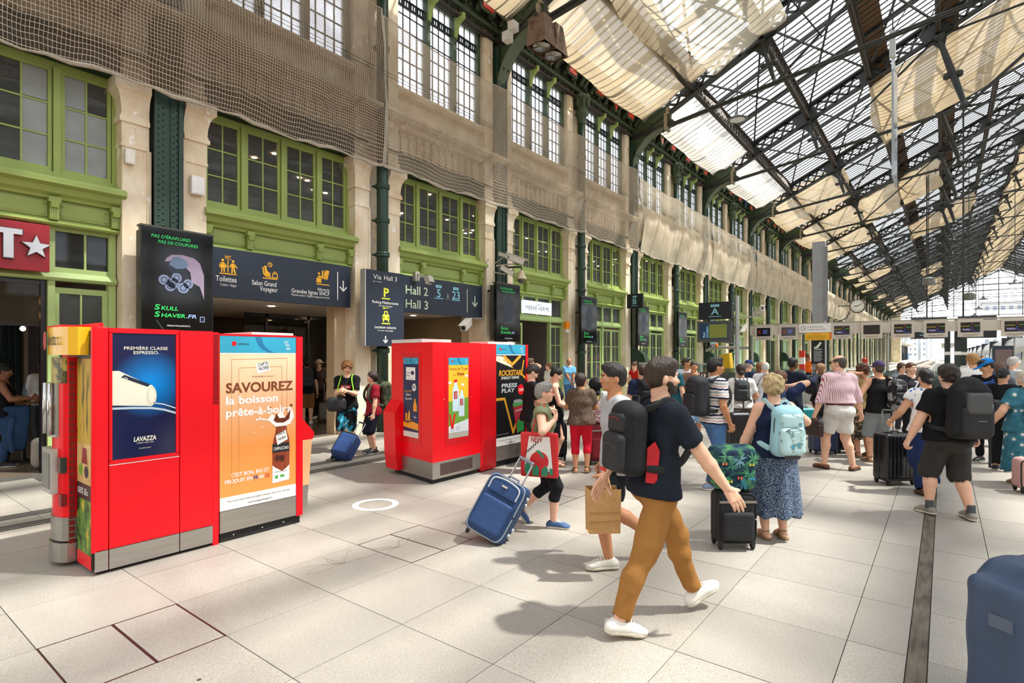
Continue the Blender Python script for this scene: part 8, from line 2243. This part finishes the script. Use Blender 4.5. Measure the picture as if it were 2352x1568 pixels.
curly=person('woman with curly auburn hair and a long patterned skirt, hand in hair',11.62,1.13,40,1.64,'m',('cap','#b39b6a',-.01),('skirt',FLO,.2,.12),'#6b4a36','sandal',('curly','#4d2a18'),fem= True,w=1.15,lw=(-.06,-.05,.90,-1,-.1,-.1))
suitcase('black suitcase hidden behind the curly haired woman',11.95,1.45,218,.4,.26,.55,'#1b1b1d','soft',handle=.0,rough=.8)
w72=person('woman in a dark grey T-shirt with the number 72 facing the camera',13.5,.52,214,1.66,'l',('tee','#2c292e',-.06),('pants','#1b1b1e'),hair=('pony','#5c3422'),fem= True,w=1.45,lw=(-.25,.05,.62),rw=(.22,.05,.5))
ch=w72['chest']+w72['fy']*(.075*1.66*1.45+.055);text('lettering','72',ch+np.array([.08,.015,-.0]),(-1,0,0),(0,0,1),WHITE,w72['root'],w=.17,cap=.12,bold=.03)
person('woman in glasses just left of the number 72 shirt',15.8,.78,214,1.62,'l',('tee','#8a8f99'),('pants','#33353c'),hair=('bob','#4a2c1c'),fem= True,glasses='#2a2a2a')
POL=P2('#3f74b5','#e6e2e0','voronoi',15,.26,.03,.85,key='polka')
polka=person('dark haired woman with a pink hair tie and polka dot sleeves',9.08,.18,30,1.62,'m',('cap',POL,-.03),('wide','#1f2c52'),'#6a4a36','loafer',('lowbun','#120e0e'),fem= True,w=1.1,lw=(-.20,.13,.56),lcurl=.85,rf=(.06,.06,.06,8,-12),lf=(-.06,-.1,.045,8,0),watch='l')
MB().tube([polka['hc']+np.array([.04*math.cos(t),-.085,-.02+.035*math.sin(t)]) for t in np.linspace(0,6.28,12)],.010,6).build('hair_tie',M('#e0347a',.6),polka['root'])
suitcase('large glossy black ribbed suitcase pulled by the woman with polka dot sleeves',9.46,.55,224,.46,.29,.66,'#1a1a1b','hard',handle=.30,rough=.12)
vest=person('man in a blue cap and bright blue vest looking down',12.32,-.58,160,1.74,'m',('tee','#131416',-.05),('pants','#1a1b20'),'#15151a',hair=('short','#2c1c14'),cap='#1f7fcf',nod=-26,turn=-60,lw=(-.1,.2,.58),rw=(.1,.2,.58))
vf=Field(vest['pel']-.45,vest['neck']+.4,.018);H_=1.74
vf.cone(vest['waist'],vest['chest'],.066*H_+.02,.07*H_+.022,.04,vest['sx'],1.44);vf.cone(vest['chest'],vest['ush'],.07*H_+.022,.052*H_+.022,.04,vest['sx'],1.5);vf.cone(vest['waist'],vest['pel'],.066*H_+.02,.072*H_+.03,.03,vest['sx'],1.44);vf.plane(vest['pel']-np.array([0,0,.02]),(0,0,-1));vf.cone(vest['neck']+np.array([0,.06,-.02]),vest['neck']+np.array([0,.12,.1]),.10,.14,sub= True);vf.rbox
P_,F_=vf.extract();place('vest',smesh('vest',[(P_,F_,0)],[M('#0d57c4',.6,var=.08)]),vest['root'])
person('tall fair haired man in a white shirt behind the blue vest',14.3,-.46,30,1.82,'l',('tee','#e0dedd',-.05),('pants','#6a655e'),hair=('messy','#a67c48'))
person('brown haired woman behind the woman with the ponytail',14.6,-.88,-20,1.64,'l',('tee','#55565e'),('pants','#2a2b31'),hair=('long','#5a3c26'),fem= True,nod=-12)
person('grey haired man in a pale jacket at the right edge',16.06,-1.16,-50,1.76,'l',('long','#b5bcc4',-.08),('pants','#4a4c52'),hair=('short','#b5b1ab'))
pony=person('dark haired woman with a low ponytail in black clothes',11.55,-.72,-30,1.60,'m',('tee','#17181b',-.06),('pants','#17171a'),'#1c1c1e',hair=('pony','#130f0f'),fem= True,nod=-22,w=1.1,rw=(.1,.2,.56),lw=(-.1,.2,.58))
shoulder_bag(pony,'large black handbag with rivets and a tan strap beside the blue vest','#1c1d20',(-.10,-.26,.99),(.42,.18,.26),[(-.26,-.22,1.1),(-.18,-.18,1.30),(-.08,-.05,1.39),(.02,.02,1.37)],'handbag')
DRS=P2('#2f6c80','#35788c','noise',5,.5,.2,.85,key='dressbase');FLW=P2('#e6ded8','#3a7688','voronoi',9,.20,.06,.85,c3='#2f6879',thr3=.5,key='floral')
dress=person('woman in a long teal dress with a floral print at the right edge',10.52,-.90,28,1.58,'l',('tee',FLW,-.06),('dress',FLW,.12,.135),'#7a4a36','sandal',('short','#c9bfae'),fem= True,w=1.4,lw=(-.21,.08,.53),watch='l')
shoulder_bag(dress,'small black shoulder bag on the woman in the teal floral dress','#141416',(.02,-.24,.98),(.34,.14,.24),[(-.06,-.20,1.08),(-.10,-.16,1.28),(-.08,-.04,1.37),(-.06,.08,1.3)],'handbag')
suitcase('pink suitcase with a black base at the right edge of the picture',9.95,-.93,200,.40,.26,.40,'#c79a92','soft',handle=.0,rough=.7)
fb=empty('travel_bag',label='big dark blue padded travel bag in the bottom right corner',cat='bag')
NB_=M('#33445e',.55,var=.12,scale=5,bump=.35,bscale=9)
fR=np.array([[math.cos(math.radians(-35)),math.sin(math.radians(-35)),0],[-math.sin(math.radians(-35)),math.cos(math.radians(-35)),0],[0,0,1.]]);fc=np.array([3.71,-.40,.39])
fl2= lambda a,b,c:fc+fR.T@np.array([a,b,c])
soft(fb,'bag_body',[lambda f:f.rbox(fc,(.30,.19,.39),.10,fR,taper=.06,bulge=.12),lambda f:f.rbox(fl2(-.30,.02,.05),(.06,.13,.30),.05,fR,k=.03),lambda f:f.rbox(fl2(0,.0,.37),(.24,.14,.05),.05,fR,k=.04)],fc-.56,fc+.56,.012,NB_,.008)
MB().tube([fl2(-.29,-.17,-.30),fl2(-.275,-.185,.0),fl2(-.26,-.17,.28),fl2(-.2,-.1,.385),fl2(-.16,.1,.40)],.008,6).build('zip',M('#182030',.4),fb);MB().tube([fl2(.0,-.20,.14),fl2(.02,-.235,.05),fl2(.10,-.245,-.08),fl2(.22,-.215,-.12)],.022,8,flat=.4).build('side_handle',M('#2a394f',.6,var=.1),fb);MB().tube([fl2(-.05,.0,.42),fl2(.02,.0,.48),fl2(.14,.0,.49),fl2(.22,.0,.42)],.03,8,flat=.5).build('top_handle',NB_,fb)
MB().hexa(fl2(-.365,-.02,.18),fR.T@np.array([.004,0,0]),fR.T@np.array([0,.05,0]),fR.T@np.array([0,0,.03])).build('badge',M('#4c566a',.4),fb);q=MB()
for a in (-.10,.10):q.tube([fl2(a,-.21,-.34),fl2(a,-.222,.0),fl2(a*.95,-.205,.30),fl2(a*.9,-.1,.415),fl2(a*.9,.1,.42)],.005,5)
q.build('seam',M('#182030',.6),fb)
ORN=P2('#131518','#2aa0c0','noise',7,.56,.03,.8,c3='#e8e8e8',thr3=.66,key='boardshorts')
teen=person('curly fair haired teenager in a black T-shirt with a lime green backpack',6.42,8.86,222,1.68,'l',('tee','#151517',-.06),('knee',ORN),'#e8e6e2',hair=('curly','#8a5a2e'),lw=(-.03,.18,.68),rw=(.03,.17,.67),nod=-16,turn=20)
backpack(teen,'lime green backpack with green straps on the curly haired teenager','#6fc421',.27,.15,.42,strapcol='#8ad82e');pc=teen['chest']+teen['fy']*.135
text('lettering','adidas',pc+np.array([.07,.0,.0]),(-1,0,0),(0,0,1),WHITE,teen['root'],w=.14,cap=.035,bold=.01);MB().box(-.09,.09,pc[1]-.008,pc[1]-.002,pc[2]-.02,pc[2]+.05).build('chest_print',M('#b01f26',.6),teen['root'])
shoulder_bag(teen,'black sports bag hanging in front of the curly haired teenager','#1d1f22',(.14,.24,.90),(.34,.20,.26),[(.10,.2,1.0),(.0,.14,1.25),(-.10,.0,1.42)],'sports_bag')
boyr=person('boy in a dark red T-shirt pulling a blue wheeled duffel',6.58,8.30,160,1.50,'l',('tee','#8f1a2a',-.06),('knee','#161a26'),'#15151a',hair=('bob','#2a1a12'),lw=(-.15,.05,.47),lcurl=.8,watch='l',sock='#1a1a1c')
backpack(boyr,'dark green camouflage backpack on the boy in the dark red T-shirt',P2('#2c3324','#4d523a','noise',9,.5,.06,.85,c3='#8f8f7c',thr3=.68,key='camo2'),.30,.20,.48,strapcol='#3c4430',down=.02)
suitcase('blue and black wheeled duffel bag tilted behind the boy in dark red',5.70,8.12,205,.34,.26,.46,'#24467f','soft',z_axis=(.62,.12,.72),handle=.34,wheels=2,rough=.7)
insd=person('man with a dark backpack and brown jacket round his waist inside the passage',8.25,13.1,60,1.70,'l',('tee','#16171a',-.05),('knee','#8a5f38'),'#e9e7e4',hair=('short','#15110f'),lf=(-.05,-.04,.05,0,-10));backpack(insd,'dark grey backpack on the man inside the passage','#34373c',.30,.18,.48)
person('woman in a pale sun hat inside the passage',9.2,14.0,225,1.66,'l',('tee','#5a4a42'),('pants','#3a2c2c'),hair=('bob','#5a4430'),hat='#d8cbb0',fem= True)
person('child in a blue cap inside the passage',9.3,13.5,225,1.22,'l',('tee','#5b5f5a'),('shorts','#7a2a2a'),hair=('short','#4a3424'),cap='#2a4f9a')
suitcase('grey trolley with a tall handle inside the passage',8.75,13.0,225,.36,.24,.50,'#6d6a66','soft',handle=.5)
for i,(x_,y_,l_) in enumerate(((10.2,16.2,'person in dark clothes at the far left of the dim passage'),(11.0,16.0,'person in a tan top far back in the dim passage'),(9.6,16.8,'person in grey farthest back in the dim passage'))):person(l_,x_-1.2,y_-1.6,200+40*i,1.70,'m',('tee',['#2a2a30','#8a6a50','#6c6c70'][i]),('pants','#26282e'),hair=('short','#1e1712'),face_detail= False)
person('person in an orange work vest near the tall grey column',33.3,5.75,200,1.75,'t',('tee','#ee6a1c'),('pants','#2c3446'),cap='#d8401c',face_detail= False)
person('person in a grey jacket standing by the train',42.5,-1.75,200,1.78,'l',('long','#4c4d48'),('pants','#8a7a52'),hair=('short','#7a5a3a'),face_detail= False)
person('red haired person in red far along the platform',62,5.9,215,1.75,'l',('tee','#b0302a'),('pants','#34363c'),hair=('bob','#8a3a1c'),face_detail= False)
sr=empty('stroller',(16.35,8.95,0),math.radians(-20),label='black folding stroller with a white bag by the green doors',cat='stroller')
for (a,b) in ((-.25,-.3),(.25,-.3),(-.25,.35),(.25,.35)):MB().lathe([(.11,-.03),(.125,0),(.11,.03)],(a,b,.125),14,(1,0,0)).build('wheel',RUBBER,sr);MB().lathe([(.06,-.035),(.06,.035)],(a,b,.125),10,(1,0,0)).build('hub',M('#c9c9c9',.4),sr)
fm=MB()
for a in (-.24,.24):fm.tube([(a,-.3,.15),(a,0,.5),(a,.5,1.02)],.014,6);fm.tube([(a,.35,.15),(a,-.15,.62)],.014,6)
fm.tube([(-.24,.5,1.02),(.24,.5,1.02)],.02,6);fm.build('frame',M('#2c2d30',.4,metal=.4),sr)
soft(sr,'seat',[lambda f:f.rbox((0,0,.52),(.22,.25,.06),.05),lambda f:f.rbox((0,.26,.75),(.22,.05,.25),.05,k=.05)],(-.4,-.4,.3),(.4,.5,1.15),.02,M('#1c1d20',.8));soft(sr,'hood',[lambda f:f.ell((0,.2,.86),(.24,.26,.20)),lambda f:f.plane((0,0,.84),(0,-.8,-.6))],(-.4,-.3,.6),(.4,.6,1.2),.02,M('#17181b',.8))
soft(sr,'hanging_bag',[lambda f:f.rbox((-.1,-.38,.45),(.2,.08,.18),.05)],(-.5,-.6,.1),(.4,-.1,.8),.02,M('#c9cac9',.6))
tb=empty('cafe_table',(2.45,12.35,0),label='small wooden table inside the restaurant',cat='table');MB().box(-.35,.35,-.35,.35,.98,1.02).build('table_top',M('#8a6238',.5,var=.2),tb);MB().tube([(0,0,0),(0,0,.98)],.03,8).build('leg',IRON,tb);MB().lathe([(.22,0),(.2,.02)],(0,0,0),14).build('base',IRON,tb)
person('woman in a black sleeveless top standing at the restaurant table',2.12,12.0,-20,1.66,'b',('less','#131315'),('jeans',DENIM['dark']),'#1c1c1e',hair=('bun','#0f0c0c'),fem= True,w=1.15,rw=(.08,.22,.66),lw=(-.05,.22,.65),nod=-12)
person('balding man in a white shirt inside the restaurant',3.0,13.6,80,1.72,'l',('roll','#c9ccd2'),('pants','#3a3c42'),hair=('bald','#5a3a28'))
person('guest in a black vest top at the right of the restaurant table',2.85,12.25,170,1.60,'l',('less','#17181a'),('pants','#2f4a45'),hair=('bob','#2a1c14'),fem= True)
dj=empty('denim_jacket',label='denim jacket hanging below the restaurant table',cat='jacket');soft(dj,'cloth',[lambda f:f.rbox((2.25,11.85,.62),(.16,.06,.36),.05,taper=-.2)],(1.9,11.6,.1),(2.6,12.1,1.1),.018,DENIM['dark'],.012)
MB().tube([(2.2,11.8,.8),(2.16,11.78,.5),(2.2,11.78,.25)],[.05,.045,.035],8).build('sleeve',DENIM['dark'],dj)
bp=empty('grey_backpack',label='pale grey backpack on the restaurant floor',cat='backpack');soft(bp,'pack_body',[lambda f:f.rbox((2.5,11.35,.25),(.16,.13,.24),.10)],(2.2,11.1,0),(2.8,11.7,.6),.016,M('#9a9088',.8,var=.15),.004);MB().tube([(2.6,11.25,.45),(2.7,11.2,.25),(2.6,11.22,.05)],.018,6).build('strap',M('#b8b0a6',.8),bp)
wb=empty('water_bottle',label='clear water bottle on the restaurant table',cat='bottle');MB().lathe([(.035,0),(.037,.02),(.037,.18),(.014,.23),(.014,.25)],(2.42,12.15,1.02),12).build('bottle_body',glassmat('#d4e6ee',.5),wb);MB().lathe([(.016,.25),(.016,.275)],(2.42,12.15,1.02),10).build('bottle_cap',M('#2d6fb0',.4),wb)
cpn=empty('paper_cup',label='white cup beside the bottle on the restaurant table',cat='cup');MB().lathe([(.03,0),(.042,.10)],(2.55,12.2,1.02),14).build('cup_body',WHITE,cpn);MB().lathe([(.044,.10),(.044,.108)],(2.55,12.2,1.02),14).build('lid',M('#e0ddd6',.4),cpn)
for i,(x_,y_,z_) in enumerate(((1.95,12.6,2.74),(1.96,12.6,2.50),(3.0,15.2,2.35))):
 r=empty('bulb_lamp',label=['upper warm bulb at the left edge of the restaurant','lower warm bulb at the left edge of the restaurant','warm bulb deep inside the restaurant'][i],cat='lamp');MB().ball((x_,y_,z_),.05,10,8).build('bulb',M('#ffd9a0',.4,var=0,emit=30.),r,smooth= True);MB().tube([(x_,y_,z_+.05),(x_,y_,3.2)],.008,5).build('cord',BLACK,r)
